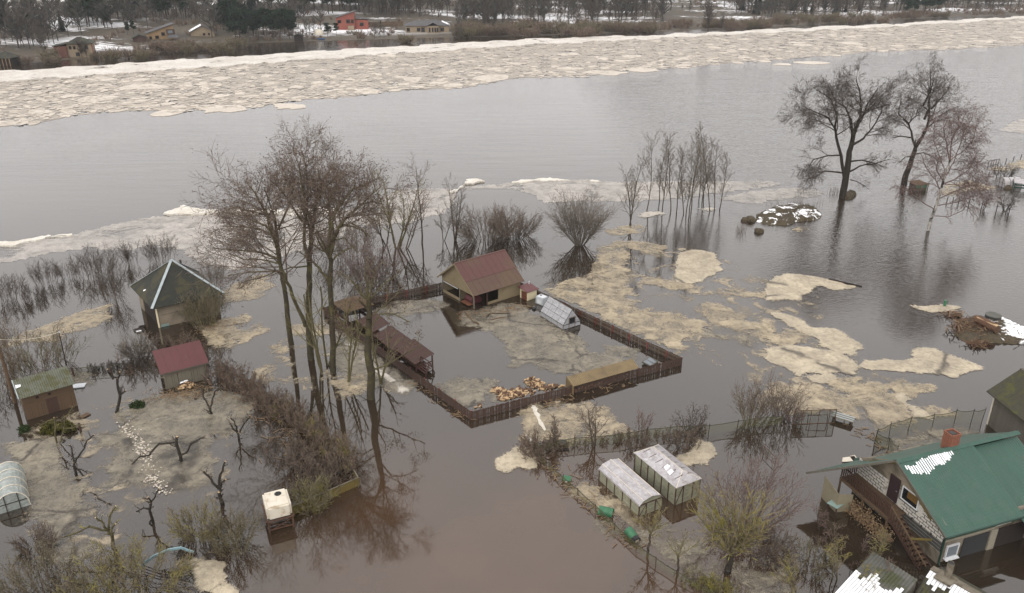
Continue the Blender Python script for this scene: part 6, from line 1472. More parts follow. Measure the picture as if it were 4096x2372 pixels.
# ================================================================ trees and shrubs
def bark(name, c1, c2, c3=None, s=4, t3=.55):
    return M_plain(name, c1, c2, s, .95, .6, (3, 3, 1), c3=c3, s3=1.2, t3=t3, spec=.15)
MT['b_dark'] = bark('dark_bark', (.040, .034, .026), (.024, .020, .016))
MT['b_moss'] = bark('mossy_bark', (.058, .049, .030), (.036, .030, .022), (.082, .074, .028))
MT['b_limb'] = bark('olive_limb_bark', (.110, .096, .046), (.076, .066, .036), (.065, .052, .036), 3, .56)
MT['b_birch'] = bark('birch_bark', (.42, .40, .36), (.30, .28, .25), (.022, .020, .019), 2, .50)
MT['b_grey'] = bark('grey_brown_bark', (.075, .060, .045), (.050, .040, .031))
MT['t_brown'] = bark('brown_twigs', (.155, .118, .092), (.108, .084, .067))
MT['t_red'] = bark('reddish_twigs', (.160, .112, .098), (.115, .082, .074))
MT['t_grey'] = bark('grey_twigs', (.175, .150, .126), (.128, .110, .093))
MT['t_olive'] = bark('olive_twigs', (.165, .142, .085), (.118, .102, .064), (.19, .17, .05), 3, .56)
MT['t_yellow'] = bark('yellow_lichen_twigs', (.175, .142, .095), (.130, .104, .072), (.215, .19, .05), 3, .53)
MT['t_hedge'] = bark('hedge_twigs', (.165, .122, .092), (.120, .090, .070), (.185, .158, .055), 3, .575)
MT['t_dark'] = bark('dark_twigs', (.090, .073, .061), (.062, .051, .044))
MT['seeds'] = bark('brown_seed_clusters', (.090, .056, .046), (.062, .040, .034))
MT['needle_pine'] = bark('pine_needles', (.020, .034, .018), (.012, .022, .013))
MT['needle_spruce'] = bark('spruce_needles', (.014, .024, .016), (.009, .016, .012))
MT['far_twig'] = bark('far_bare_twigs', (.085, .066, .052), (.060, .048, .040))
MT['far_twig2'] = bark('far_grey_twigs', (.078, .070, .060), (.055, .050, .044))
MT['far_bush'] = bark('far_brown_brush', (.165, .120, .090), (.115, .086, .066))
MT['far_bush2'] = bark('far_olive_brush', (.150, .126, .080), (.106, .090, .060))
MT['green_leaf'] = bark('evergreen_leaves', (.040, .060, .018), (.024, .036, .012))
MT['yellow_leaf'] = bark('yellow_green_foliage', (.085, .078, .016), (.052, .050, .014))

def prisms(segs, k):
    S_ = np.asarray(segs, dtype=np.float64); P0, P1, r0, r1 = S_[:, :3], S_[:, 3:6], S_[:, 6], S_[:, 7]
    D = P1 - P0; D /= np.maximum(np.linalg.norm(D, axis=1, keepdims=True), 1e-9)
    ref = np.where(np.abs(D[:, 2:3]) < .9, np.array([[0., 0., 1.]]), np.array([[1., 0., 0.]]))
    U = np.cross(D, ref); U /= np.linalg.norm(U, axis=1, keepdims=True); Vv = np.cross(D, U)
    a = np.arange(k) * 2 * np.pi / k; c, s = np.cos(a), np.sin(a)
    ring = U[:, None, :] * c[None, :, None] + Vv[:, None, :] * s[None, :, None]
    A = P0[:, None] + ring * r0[:, None, None]; B = P1[:, None] + ring * r1[:, None, None]
    V = np.concatenate([A, B], 1).reshape(-1, 3); n = len(S_)
    base = (np.arange(n) * 2 * k)[:, None]; j = np.arange(k)[None, :]; j2 = (j + 1) % k
    F = np.stack([base + j, base + j2, base + k + j2, base + k + j], -1).reshape(-1, 4)
    return V, F
RIB = np.random.default_rng(12)
def ribbons(segs):
    """fine twigs as narrow blades turned at random"""
    S_ = np.asarray(segs, dtype=np.float64); P0, P1, r0, r1 = S_[:, :3], S_[:, 3:6], S_[:, 6:7], S_[:, 7:8]
    D = P1 - P0; D /= np.maximum(np.linalg.norm(D, axis=1, keepdims=True), 1e-9)
    U = np.cross(D, RIB.normal(0, 1, D.shape)); U /= np.maximum(np.linalg.norm(U, axis=1, keepdims=True), 1e-9); U *= 1.35
    V = np.stack([P0 - U * r0, P0 + U * r0, P1 + U * r1, P1 - U * r1], 1).reshape(-1, 3)
    return V, np.arange(len(V)).reshape(-1, 4)
def seg_obj(name, groups, mats, parent):
    """groups: (segments, sides[, material index]) joined into one mesh"""
    mats = mats if isinstance(mats, (list, tuple)) else [mats]; Vs, Fs, Ms, n = [], [], [], 0
    for g in groups:
        if not len(g[0]): continue
        V, F = ribbons(g[0]) if g[1] == 2 else prisms(g[0], g[1]); Vs.append(V); Fs.append(F + n); Ms.append(np.full(len(F), g[2] if len(g) > 2 else 0, np.int32)); n += len(V)
    if not Vs: return None
    me = mesh_np(name, np.concatenate(Vs), np.concatenate(Fs))
    for m in mats: me.materials.append(m)
    if len(mats) > 1: me.polygons.foreach_set('material_index', np.concatenate(Ms))
    return obj(name, me, None, parent)

UPV = Vector((0, 0, 1))
def grow(out, p, d, L, r, lev, S, rng):
    n = S['seg'][lev]; st = L / n; nodes = [p]; dirs = [d]; rs = [r]
    wig, trop, rmin = S['wig'][lev], S['trop'][lev], S['rmin']
    rend = max(r * S['end'][lev], rmin * .7)
    for i in range(n):
        d = (d + Vector((rng.gauss(0, wig), rng.gauss(0, wig), rng.gauss(0, wig))) + UPV * trop).normalized()
        q = p + d * st; rr = r + (rend - r) * (i + 1) / n
        out[lev].append((p.x, p.y, p.z, q.x, q.y, q.z, rs[-1], rr)); nodes.append(q); dirs.append(d); rs.append(rr); p = q
    spawn(out, nodes, dirs, rs, L, lev, S, rng)
def spawn(out, nodes, dirs, rs, L, lev, S, rng):
    if lev + 1 >= S['levels']:
        if 'tips' in out: out['tips'].append(nodes[-1])
        return
    nc = S['nch'][lev]
    if 'ref' in S and lev < len(S['ref']) and S['ref'][lev]: nc = max(2, nc * min(1.3, L / S['ref'][lev]))
    nc = int(nc) + (rng.random() < nc - int(nc)); n = len(nodes) - 1
    for c in range(nc):
        t = S['t0'][lev] + (1 - S['t0'][lev]) * ((c + rng.random()) / nc)
        x = t * n; i = min(int(x), n - 1); f = x - i
        p = nodes[i].lerp(nodes[i + 1], f); d = dirs[min(i + 1, n)]; r = rs[i] + (rs[i + 1] - rs[i]) * f
        ang = rad(rng.gauss(S['ang'][lev], 9)); ax = d.orthogonal().normalized(); ax.rotate(Matrix.Rotation(rng.uniform(0, 6.283), 3, d))
        nd = (d * math.cos(ang) + ax * math.sin(ang)).normalized()
        nl = L * S['lr'][lev] * rng.uniform(.7, 1.25) * (1 - S.get('cone', .35) * t)
        grow(out, p, nd, nl, max(min(r * S['rr'], r * .9), S['rmin']), lev + 1, S, rng)
def limb(out, pts, r0, r1, lev, S, rng, L=None):
    """a limb drawn through given points, then carrying side branches like any other"""
    P_ = []
    for i in range(len(pts) - 1):
        for s_ in range(3): P_.append(pts[i].lerp(pts[i + 1], s_ / 3) + Vector((rng.gauss(0, .04), rng.gauss(0, .04), 0)))
    P_.append(pts[-1]); n = len(P_) - 1; rs = [r0 + (r1 - r0) * i / n for i in range(n + 1)]; dirs = [(P_[1] - P_[0]).normalized()]
    tot = 0
    for i in range(n):
        a, b = P_[i], P_[i + 1]; tot += (b - a).length
        out[lev].append((a.x, a.y, a.z, b.x, b.y, b.z, rs[i], rs[i + 1])); dirs.append((b - a).normalized())
    spawn(out, P_, dirs, rs, L or tot, lev, S, rng)
def new_out(S): return {**{i: [] for i in range(S['levels'])}}
def tree_parts(t, out, S, m_trunk, m_crown, tl=1, m_limb=None, tn='trunk'):
    lv = S['levels']; sides = [9, 6, 4, 3, 3, 3]
    for i in range(max(2, lv - 2) if lv > 3 else 1, lv): sides[i] = 2
    tk_ = seg_obj(tn, [(out[i], sides[i]) for i in range(min(tl, lv))], m_trunk, t)
    if tn == 'stems': tk_['kind'] = 'stuff'
    m_limb = m_limb or m_crown
    seg_obj('crown', [(out[i], sides[i], 0 if i == tl else 1) for i in range(tl, lv)], [m_limb, m_crown], t)
def flakes(t, pts, n, size, spread, mat, rng, name='seed_clusters'):
    """little random facets scattered about given points"""
    P_ = np.array([(p.x, p.y, p.z) for p in pts]); R_ = np.random.default_rng(rng.randint(0, 9999))
    c = P_[R_.integers(0, len(P_), n)] + R_.normal(0, spread, (n, 3)); c[:, 2] = np.maximum(c[:, 2], .05)
    a = R_.normal(0, 1, (n, 3)); a /= np.linalg.norm(a, axis=1, keepdims=True); b = np.cross(a, R_.normal(0, 1, (n, 3))); b /= np.linalg.norm(b, axis=1, keepdims=True)
    s = R_.uniform(.6, 1.3, (n, 1)) * size
    V = np.stack([c - a * s, c + b * s * .7, c + a * s, c - b * s * .7], 1).reshape(-1, 3); F = np.arange(4 * n).reshape(-1, 4)
    return obj(name, mesh_np(name, V, F), mat, t)

# ---------------------------------------------------------------- the tall group left of the yard (explicit limbs off the photograph)
S_MAPLE = dict(ref=[0, 7.5, 3.2, 1.7], levels=5, seg=[6, 6, 4, 3, 3], nch=[0, 16, 9, 7, 0], t0=[.4, .28, .25, .2, 0], ang=[40, 46, 44, 42, 40], lr=[.5, .46, .56, .58, .5], rr=.55, wig=[.03, .07, .10, .12, .12], trop=[0, .04, .03, .02, .02], end=[.6, .3, .3, .4, .5], rmin=.012, cone=.35)
def big_tree(name, label, base, trunk, limbs_, r0, S, mats, seed, seeds=0, yb=None, depth=1.0, extra=3, group=None, tip_spread=.25):
    rng = random.Random(seed); Yb = base.y; o = base.copy()
    t = thing(name, label, 'tree', o, 0, group)
    out = new_out(S); out['tips'] = []
    tp = [Vector((0, 0, -.6))] + [WY(k, x, y, Yb) - o for k, x, y in trunk]
    n = len(tp)
    limb(out, tp, r0 * 1.15, r0 * .62, 0, S, rng)
    # lower flare
    for i, L_ in enumerate(limbs_):
        pts = [WY(k, x, y, Yb) - o for k, x, y in L_['p']]
        tilt = L_.get('dy', rng.uniform(-.45, .45))
        z0 = pts[0].z
        pts = [p + Vector((0, tilt * ((p - pts[0]).length), 0)) for p in pts]
        limb(out, pts, L_.get('r', r0 * .55) * .95, .04, 1, S, rng)
    top = tp[-1]; ht = top.z
    for i in range(extra):                 # limbs reaching towards and away from the viewer
        a = rng.choice((-1, 1)) * rad(rng.uniform(60, 120)); st = tp[-2].lerp(tp[-1], rng.uniform(.1, 1)); L_ = ht * rng.uniform(.22, .34) * depth
        d = Vector((math.cos(a) * .6, math.sin(a) * .7, .9)).normalized(); grow(out, st, d, L_, r0 * .42, 1, S, rng)
    tree_parts(t, out, S, mats[0], mats[2], 1, mats[1])
    if seeds: t.scale = (1, 1, .94)
    if seeds: flakes(t, out['tips'], seeds * 2, .06, tip_spread, MT['seeds'], rng)
    return t
TM = (MT['b_moss'], MT['b_limb'], MT['t_brown']); GRP = 'tall bare trees beside the yard'
big_tree('maple_tree', 'leftmost of the tall bare trees, its crown leaning to the left', W('L', 398, 920), [('L', 365, 600), ('L', 330, 330), ('L', 285, 80), ('K', 745, 1040)],
  [dict(p=[('K', 745, 1040), ('K', 640, 740), ('K', 540, 520), ('K', 430, 360)], r=.2), dict(p=[('K', 745, 1040), ('K', 755, 860), ('K', 745, 640), ('K', 690, 330)], r=.2), dict(p=[('K', 740, 1000), ('K', 600, 880), ('K', 420, 830), ('K', 230, 760)], r=.14),
   dict(p=[('K', 765, 1230), ('K', 600, 1130), ('K', 420, 1080), ('K', 150, 1010)], r=.15), dict(p=[('K', 640, 740), ('K', 500, 640), ('K', 330, 560)], r=.1), dict(p=[('L', 300, 150), ('K', 500, 1330), ('K', 300, 1330)], r=.1), dict(p=[('K', 750, 900), ('K', 860, 620), ('K', 880, 400)], r=.12), dict(p=[('K', 760, 1280), ('K', 560, 1250), ('K', 380, 1260), ('K', 210, 1200)], r=.1), dict(p=[('K', 700, 960), ('K', 520, 910), ('K', 300, 910), ('K', 110, 930)], r=.11), dict(p=[('K', 640, 740), ('K', 460, 700), ('K', 260, 650)], r=.1), dict(p=[('K', 775, 1350), ('K', 620, 1400), ('K', 420, 1430)], r=.08)],
  .25, S_MAPLE, TM, 1, 2600, extra=3, group=GRP)
big_tree('maple_tree', 'tallest of the bare trees with two straight stems, left of the yard', W('L', 585, 1060), [('L', 575, 800), ('L', 570, 500), ('K', 1080, 1400), ('K', 1085, 1200), ('K', 1100, 1000), ('K', 1115, 850)],
  [dict(p=[('K', 1115, 850), ('K', 1130, 640), ('K', 1180, 420), ('K', 1300, 190)], r=.2), dict(p=[('K', 1080, 1260), ('K', 1010, 1050), ('K', 1000, 800), ('K', 1020, 600), ('K', 980, 300), ('K', 920, 90)], r=.2), dict(p=[('K', 1115, 850), ('K', 1060, 600), ('K', 1040, 350), ('K', 1030, 80)], r=.17),
   dict(p=[('L', 540, 720), ('L', 470, 430), ('L', 400, 130), ('K', 860, 1150), ('K', 840, 900), ('K', 800, 700), ('K', 790, 450)], r=.2), dict(p=[('K', 1130, 640), ('K', 1230, 420), ('K', 1420, 220)], r=.13), dict(p=[('K', 1100, 950), ('K', 1190, 900), ('K', 1300, 830)], r=.09),
   dict(p=[('K', 1000, 800), ('K', 900, 560), ('K', 740, 300)], r=.13), dict(p=[('K', 1085, 1300), ('K', 900, 1290), ('K', 700, 1360)], r=.1), dict(p=[('K', 1100, 1050), ('K', 1260, 1160), ('K', 1430, 1130)], r=.09)],
  .30, S_MAPLE, TM, 2, 2600, extra=3, group=GRP)
big_tree('maple_tree', 'right hand tall bare tree with a wide arching crown over the yard', W('L', 805, 1190), [('L', 800, 900), ('L', 785, 500), ('K', 1300, 1400), ('K', 1305, 1260), ('K', 1290, 1150)],
  [dict(p=[('K', 1290, 1150), ('K', 1270, 950), ('K', 1268, 790), ('K', 1240, 640), ('K', 1180, 520), ('K', 1080, 300)], r=.2), dict(p=[('K', 1300, 1160), ('K', 1340, 980), ('K', 1390, 850), ('K', 1480, 710), ('K', 1610, 600), ('K', 1720, 480), ('K', 1850, 350)], r=.2), dict(p=[('K', 1340, 980), ('K', 1320, 760), ('K', 1390, 620), ('K', 1530, 430), ('K', 1600, 290)], r=.15),
   dict(p=[('K', 1440, 760), ('K', 1570, 700), ('K', 1680, 720), ('K', 1780, 800)], r=.1), dict(p=[('K', 1390, 850), ('K', 1500, 820), ('K', 1600, 890), ('K', 1660, 1000)], r=.1), dict(p=[('K', 1320, 1220), ('K', 1420, 1120), ('K', 1560, 1040)], r=.1), dict(p=[('K', 1280, 1430), ('K', 1180, 1300), ('K', 1110, 1210), ('K', 1000, 1100)], r=.16),
   dict(p=[('K', 1610, 600), ('K', 1740, 560), ('K', 1860, 590)], r=.09), dict(p=[('K', 1240, 640), ('K', 1320, 500), ('K', 1370, 330)], r=.12), dict(p=[('K', 1400, 830), ('K', 1560, 850), ('K', 1720, 960)], r=.09), dict(p=[('K', 1530, 430), ('K', 1660, 390), ('K', 1800, 330)], r=.09), dict(p=[('K', 1330, 1000), ('K', 1450, 960), ('K', 1600, 1100)], r=.08)],
  .27, S_MAPLE, TM, 3, 2600, extra=3, group=GRP)
S_THIN = dict(S_MAPLE, nch=[0, 7, 5, 3, 0], rmin=.012)
big_tree('maple_tree', 'knotty pruned tree with upright shoots in front of the gazebo', W('12', 1112, 955), [('L', 1172, 1170), ('L', 1140, 950), ('L', 1150, 700), ('L', 1158, 560), ('L', 1150, 400)],
  [dict(p=[('L', 1150, 420), ('L', 1085, 350), ('L', 1040, 240), ('L', 960, 110)], r=.14), dict(p=[('L', 1155, 420), ('L', 1170, 320), ('L', 1200, 150), ('L', 1220, 60)], r=.1), dict(p=[('L', 1150, 400), ('L', 1120, 200), ('L', 1115, 30)], r=.09), dict(p=[('L', 1165, 420), ('L', 1240, 330), ('L', 1380, 230)], r=.09),
   dict(p=[('L', 1170, 1160), ('L', 1330, 1100), ('L', 1480, 1010), ('L', 1650, 920)], r=.1), dict(p=[('L', 1150, 760), ('L', 1260, 560), ('L', 1400, 560), ('L', 1560, 650)], r=.09), dict(p=[('L', 1140, 820), ('L', 1000, 720), ('L', 840, 740)], r=.08), dict(p=[('L', 1170, 1150), ('L', 1210, 1000), ('L', 1230, 860)], r=.07),
   dict(p=[('L', 1130, 900), ('L', 980, 800), ('L', 880, 600)], r=.07), dict(p=[('L', 1155, 600), ('L', 1300, 480), ('L', 1450, 350)], r=.07)],
  .34, S_THIN, (MT['b_moss'], MT['b_limb'], MT['t_olive']), 4, 1500, extra=3, depth=.8)
for i, (k, x, y, lab, seed) in enumerate((('L', 700, 1180, 'slender forked sapling between the tall trunks', 21), ('L', 750, 1120, 'leaning mossy sapling beside the right tall trunk', 22), ('L', 950, 1290, 'thin upright sapling left of the knotty pruned tree', 23), ('L', 1270, 1300, 'low arching sapling right of the knotty pruned trunk', 24))):
    rng = random.Random(seed); S = dict(S_MAPLE, levels=4, seg=[6, 5, 4, 3], nch=[7, 6, 4, 0], t0=[.3, .2, .2, 0], ang=[32, 40, 42, 40], lr=[.5, .5, .5, .5], wig=[.06, .1, .14, .15], trop=[.05, .05, .05, .05], rmin=.012)
    t = thing('sapling', lab, 'tree', W(k, x, y)); out = new_out(S); out['tips'] = []
    for q in range(2): grow(out, Vector((0, 0, -.4)), Vector((rng.uniform(-.25, .25), rng.uniform(-.2, .2), 1)).normalized(), (8.5, 9, 6.5, 5)[i], .11, 0, S, rng)
    tree_parts(t, out, S, MT['b_limb'], MT['t_olive'], 1, None, 'stems')

# ---------------------------------------------------------------- two oaks and a birch on the right
S_OAK = dict(ref=[0, 5.5, 2.6, 1.6, 1.0], levels=6, seg=[6, 6, 5, 4, 3, 2], nch=[0, 10, 7, 5, 4, 0], t0=[.4, .32, .25, .15, .1, 0], ang=[40, 46, 46, 44, 42, 40], lr=[.5, .44, .62, .62, .6, .5], rr=.55, wig=[.03, .08, .11, .14, .15, .15], trop=[0, .03, .02, .0, 0, 0], end=[.6, .3, .3, .4, .5, .5], rmin=.013, cone=.35)
OM = (MT['b_dark'], MT['b_dark'], MT['t_dark'])
big_tree('oak_tree', 'left of the two big dark bare trees standing in the flood', W('31', 725, 465), [('31', 760, 250), ('31', 790, 60), ('30', 810, 1400), ('30', 850, 1260)],
  [dict(p=[('30', 850, 1260), ('30', 880, 1130), ('30', 880, 1020), ('30', 850, 860), ('30', 800, 740)], r=.3), dict(p=[('30', 850, 1260), ('30', 920, 1120), ('30', 960, 1000), ('30', 1060, 850)], r=.25), dict(p=[('30', 830, 1330), ('30', 820, 1180), ('30', 780, 1060), ('30', 690, 1000), ('30', 640, 860)], r=.25),
   dict(p=[('31', 745, 280), ('31', 710, 60), ('30', 660, 1330), ('30', 650, 1250), ('30', 580, 1140), ('30', 420, 1070), ('30', 310, 1020)], r=.3), dict(p=[('30', 650, 1250), ('30', 690, 1120), ('30', 650, 980), ('30', 500, 880)], r=.2), dict(p=[('30', 820, 1410), ('30', 950, 1360), ('30', 1060, 1270), ('30', 1180, 1130), ('30', 1220, 960)], r=.22),
   dict(p=[('31', 800, 210), ('31', 900, 160), ('31', 1000, 140), ('31', 1110, 170)], r=.16), dict(p=[('31', 800, 110), ('31', 900, 90), ('31', 1010, 110), ('31', 1130, 60)], r=.16), dict(p=[('31', 720, 220), ('31', 560, 210), ('31', 470, 270), ('31', 360, 320)], r=.16), dict(p=[('31', 700, 50), ('31', 560, 40), ('31', 400, 60), ('31', 300, 170)], r=.15),
   dict(p=[('31', 800, 290), ('31', 890, 320), ('31', 1000, 390)], r=.1), dict(p=[('30', 880, 1100), ('30', 1000, 1060), ('30', 1150, 1000)], r=.16)],
  .5, S_OAK, OM, 31, 0, extra=4, depth=.9, group='big dark bare trees on the right')
big_tree('oak_tree', 'right of the two big dark bare trees, its trunk leaning to the right', W('31', 1328, 330), [('31', 1340, 240), ('31', 1390, 110), ('31', 1425, 0), ('30', 1440, 1420)],
  [dict(p=[('30', 1440, 1420), ('30', 1500, 1290), ('30', 1520, 1160), ('30', 1510, 1030), ('30', 1480, 900), ('30', 1440, 740)], r=.3), dict(p=[('30', 1520, 1160), ('30', 1590, 1060), ('30', 1610, 940), ('30', 1660, 800), ('30', 1680, 700)], r=.25), dict(p=[('30', 1590, 1060), ('30', 1720, 960), ('30', 1850, 840)], r=.18),
   dict(p=[('30', 1430, 1420), ('30', 1400, 1320), ('30', 1370, 1200), ('30', 1440, 1130), ('30', 1480, 1030)], r=.22), dict(p=[('30', 1370, 1200), ('30', 1290, 1120), ('30', 1330, 960)], r=.15), dict(p=[('30', 1500, 1290), ('30', 1620, 1180), ('30', 1780, 1140)], r=.16), dict(p=[('30', 1400, 1340), ('30', 1280, 1320), ('30', 1200, 1340)], r=.14),
   dict(p=[('31', 1440, 40), ('31', 1500, 20), ('31', 1590, 60), ('31', 1660, 120)], r=.13), dict(p=[('30', 1510, 1030), ('30', 1560, 880), ('30', 1580, 740)], r=.18), dict(p=[('31', 1420, 60), ('31', 1320, 60), ('31', 1250, 110)], r=.1)],
  .47, S_OAK, OM, 32, 0, extra=4, depth=.9, group='big dark bare trees on the right')
S_BIR = dict(ref=[0, 5, 2.4, 1.4], levels=5, seg=[8, 6, 6, 5, 4], nch=[0, 10, 8, 6, 0], t0=[.3, .15, .15, .1, 0], ang=[40, 42, 40, 36, 30], lr=[.5, .55, .6, .6, .5], rr=.5, wig=[.03, .08, .1, .1, .1], trop=[0, .03, -.03, -.10, -.16], end=[.5, .3, .35, .5, .5], rmin=.013, cone=.4)
big_tree('birch_tree', 'leaning white barked birch with fine reddish twigs', W('31', 1555, 785), [('31', 1590, 660), ('31', 1640, 520), ('31', 1680, 390), ('31', 1705, 280), ('31', 1770, 100)],
  [dict(p=[('31', 1610, 570), ('31', 1520, 520), ('31', 1420, 440), ('31', 1380, 380)], r=.08), dict(p=[('31', 1620, 640), ('31', 1740, 640), ('31', 1850, 580), ('31', 1890, 530)], r=.07), dict(p=[('31', 1640, 540), ('31', 1800, 490), ('31', 1960, 400), ('31', 2050, 360)], r=.08), dict(p=[('31', 1680, 400), ('31', 1640, 300), ('31', 1560, 180), ('31', 1530, 60)], r=.09),
   dict(p=[('31', 1690, 340), ('31', 1830, 280), ('31', 1960, 200), ('31', 2040, 60)], r=.10), dict(p=[('31', 1770, 100), ('30', 1800, 1350), ('30', 1880, 1200), ('30', 1960, 1080)], r=.10), dict(p=[('31', 1770, 100), ('30', 1740, 1380), ('30', 1720, 1250), ('30', 1780, 1120)], r=.09), dict(p=[('31', 1720, 260), ('31', 1850, 120), ('30', 1960, 1400), ('30', 2020, 1280)], r=.09),
   dict(p=[('31', 1650, 480), ('31', 1780, 400), ('31', 1900, 330), ('31', 2080, 270)], r=.08), dict(p=[('31', 1700, 300), ('31', 1620, 180), ('31', 1640, 40)], r=.08), dict(p=[('31', 1740, 180), ('31', 1880, 200), ('31', 2020, 170), ('31', 2100, 120)], r=.08), dict(p=[('31', 1770, 100), ('31', 1900, 20), ('30', 2010, 1360), ('30', 2050, 1220)], r=.08), dict(p=[('31', 1690, 380), ('31', 1600, 330), ('31', 1480, 290)], r=.06), dict(p=[('31', 1730, 220), ('31', 1680, 60), ('30', 1640, 1370), ('30', 1660, 1220)], r=.07), dict(p=[('31', 1700, 330), ('31', 1860, 330), ('31', 1990, 320), ('31', 2060, 380)], r=.07)],
  .22, S_BIR, (MT['b_birch'], MT['t_red'], MT['t_red']), 41, 0, extra=0)

# ---------------------------------------------------------------- generic shrubs and small trees
S_SHR = dict(levels=3, seg=[6, 4, 3], nch=[9, 4, 0], t0=[.25, .2, 0], ang=[28, 32, 30], lr=[.38, .5, .5], rr=.6, wig=[.06, .1, .12], trop=[.05, .04, .02], end=[.35, .4, .5], rmin=.011, cone=.3)
def shrub(name, label, base, h, spread, n, mats, seed, S=S_SHR, rb=.3, r=.03, group=None, cat='bush', lean=(0, 0), path=None, tip=0, wid=.6):
    rng = random.Random(seed); t = thing(name, label, cat, base, 0, group); out = new_out(S); out['tips'] = []
    for i in range(n):
        a = rng.uniform(0, 6.283); q = rng.random() ** .5
        if path:
            x = rng.random() * (len(path) - 1); k_ = min(int(x), len(path) - 2); c = path[k_].lerp(path[k_ + 1], x - k_) - base
            c = Vector((c.x + rng.gauss(0, wid), c.y + rng.gauss(0, wid), 0)); hh = h[0] + (h[1] - h[0]) * x / (len(path) - 1) if isinstance(h, tuple) else h
        else: c = Vector((math.cos(a) * q * rb, math.sin(a) * q * rb, 0)); hh = h
        d = Vector((math.cos(a) * q * spread + lean[0], math.sin(a) * q * spread + lean[1], 1)).normalized()
        grow(out, c + Vector((0, 0, -.3)), d, hh * rng.uniform(.75, 1.1) * (1.05 - .15 * q), r * rng.uniform(.7, 1.2), 0, S, rng)
    tree_parts(t, out, S, mats[0], mats[1], 1, None, 'stems')
    if tip: flakes(t, out['tips'], tip, .05, .12, mats[2], rng, 'leaf_bits')
    return t
# round willow in open water with its neat reflection
shrub('willow_bush', 'round fan shaped willow mirrored in the open water behind the yard', W('21', 660, 925), 7.2, .95, 44, (MT['t_grey'], MT['t_grey']), 51, dict(S_SHR, nch=[14, 6, 0], wig=[.05, .10, .13], trop=[.05, .05, .02], ang=[30, 34, 30]), .35, .05)
shrub('willow_thicket', 'broad low willow thicket behind the barn', W('11', 2250, 870), 4.4, 1.4, 90, (MT['t_grey'], MT['t_brown']), 52, dict(S_SHR, trop=[.08, .04, .02]), 2.6, .035)
shrub('willow_thicket', 'right hand half of the low willow thicket behind the barn', W('21', 20, 830), 4.2, 1.4, 76, (MT['t_grey'], MT['t_brown']), 53, dict(S_SHR, trop=[.08, .04, .02]), 1.6, .035)
S_TREE = dict(levels=4, seg=[7, 5, 4, 3], nch=[13, 6, 4, 0], t0=[.25, .2, .2, 0], ang=[36, 38, 40, 38], lr=[.40, .5, .5, .5], rr=.55, wig=[.05, .1, .13, .15], trop=[.06, .06, .04, .02], end=[.25, .35, .4, .5], rmin=.013, cone=.5)
def small_tree(label, k, x, y, h, r, seed, mats, S=S_TREE, stems=1, spread=.2, group=None, name='bare_tree', lean=(0, 0)):
    rng = random.Random(seed); t = thing(name, label, 'tree', W(k, x, y), 0, group); out = new_out(S)
    for q in range(stems): grow(out, Vector((rng.gauss(0, .12), rng.gauss(0, .12), -.4)), Vector((rng.uniform(-spread, spread) + lean[0], rng.uniform(-spread, spread) + lean[1], 1)).normalized(), h * rng.uniform(.8, 1.05), r, 0, S, rng)
    tree_parts(t, out, S, mats[0], mats[1], 1, None, 'stems' if stems > 1 else 'trunk'); return t
TB, TG, TR, TO, TY, TD = ((MT['b_grey'], MT['t_brown']), (MT['b_grey'], MT['t_grey']), (MT['b_grey'], MT['t_red']), (MT['b_limb'], MT['t_olive']), (MT['t_olive'], MT['t_yellow']), (MT['b_dark'], MT['t_dark']))
small_tree('upright bare tree left of the willow thicket', '11', 1940, 880, 8.2, .11, 61, TG, stems=3, spread=.3)
small_tree('smaller bare tree at the left end of the willow thicket', '11', 1820, 880, 5.5, .07, 62, TG, stems=2, spread=.35)
small_tree('many stemmed olive tree standing in deep water behind the fence', '11', 1375, 960, 10.0, .15, 63, TO, stems=4, spread=.42)
small_tree('pale slim birch behind the many stemmed olive tree', '11', 1625, 910, 14.0, .12, 64, TR, stems=1, spread=.05)
small_tree('slanting bare tree right of the olive tree', '11', 1465, 960, 7.0, .09, 65, TB, stems=2, spread=.4, lean=(.3, 0))
small_tree('twiggy bare tree behind the right tall trunk', '11', 1260, 930, 8.0, .10, 66, TB, stems=3, spread=.45, lean=(-.15, 0))
shrub('alder_thicket', 'brown thicket between the tall trees and the olive tree', W('11', 900, 1020), 4.6, .6, 60, (MT['t_grey'], MT['t_brown']), 67, S_SHR, 3.0, .03)
shrub('alder_thicket', 'reddish seed hung thicket behind the back fence', W('11', 1180, 1250), 4.2, .7, 45, (MT['t_grey'], MT['t_red'], MT['seeds']), 68, S_SHR, 2.2, .03, tip=1200)
# thin straight trees in a row
ROW = [(1135, 735, 9.6), (1165, 740, 8.2), (1300, 590, 12.5), (1440, 500, 10.5), (1455, 590, 12), (1555, 590, 12.8), (1615, 610, 11), (1670, 620, 11.5), (1690, 630, 11), (1720, 640, 13), (1745, 600, 12.8), (1825, 480, 10), (1845, 500, 9.5), (1880, 550, 11), (1925, 595, 12.5), (1970, 590, 12.5), (2015, 580, 11)]
S_POP = dict(S_TREE, nch=[20, 7, 4, 0], t0=[.2, .2, .2, 0], ang=[32, 34, 34, 30], lr=[.30, .52, .5, .5], wig=[.05, .08, .1, .1], trop=[.03, .07, .05, .03])
ORD = 'first second third fourth fifth sixth seventh eighth ninth tenth eleventh twelfth thirteenth fourteenth'.split()
POPN = ('first low forked tree of the thin row', 'second stem beside the first low forked tree', 'tall kinked tree near the left of the thin row')
for i, (x, y, h) in enumerate(ROW):
    lab = POPN[i] if i < 3 else ORD[i - 3] + ' slim straight tree from the left in the close water row'
    small_tree(lab, '21', x, y, h, .085 if i > 1 else .11, 70 + i, TG, dict(S_POP, nch=[16, 7, 4, 0], lr=[.42, .5, .5, .5], ang=[40, 36, 36, 30]) if i < 2 else S_POP, 1, .10, 'thin straight trees in a row', lean=(random.Random(i).uniform(-.08, .12), 0))
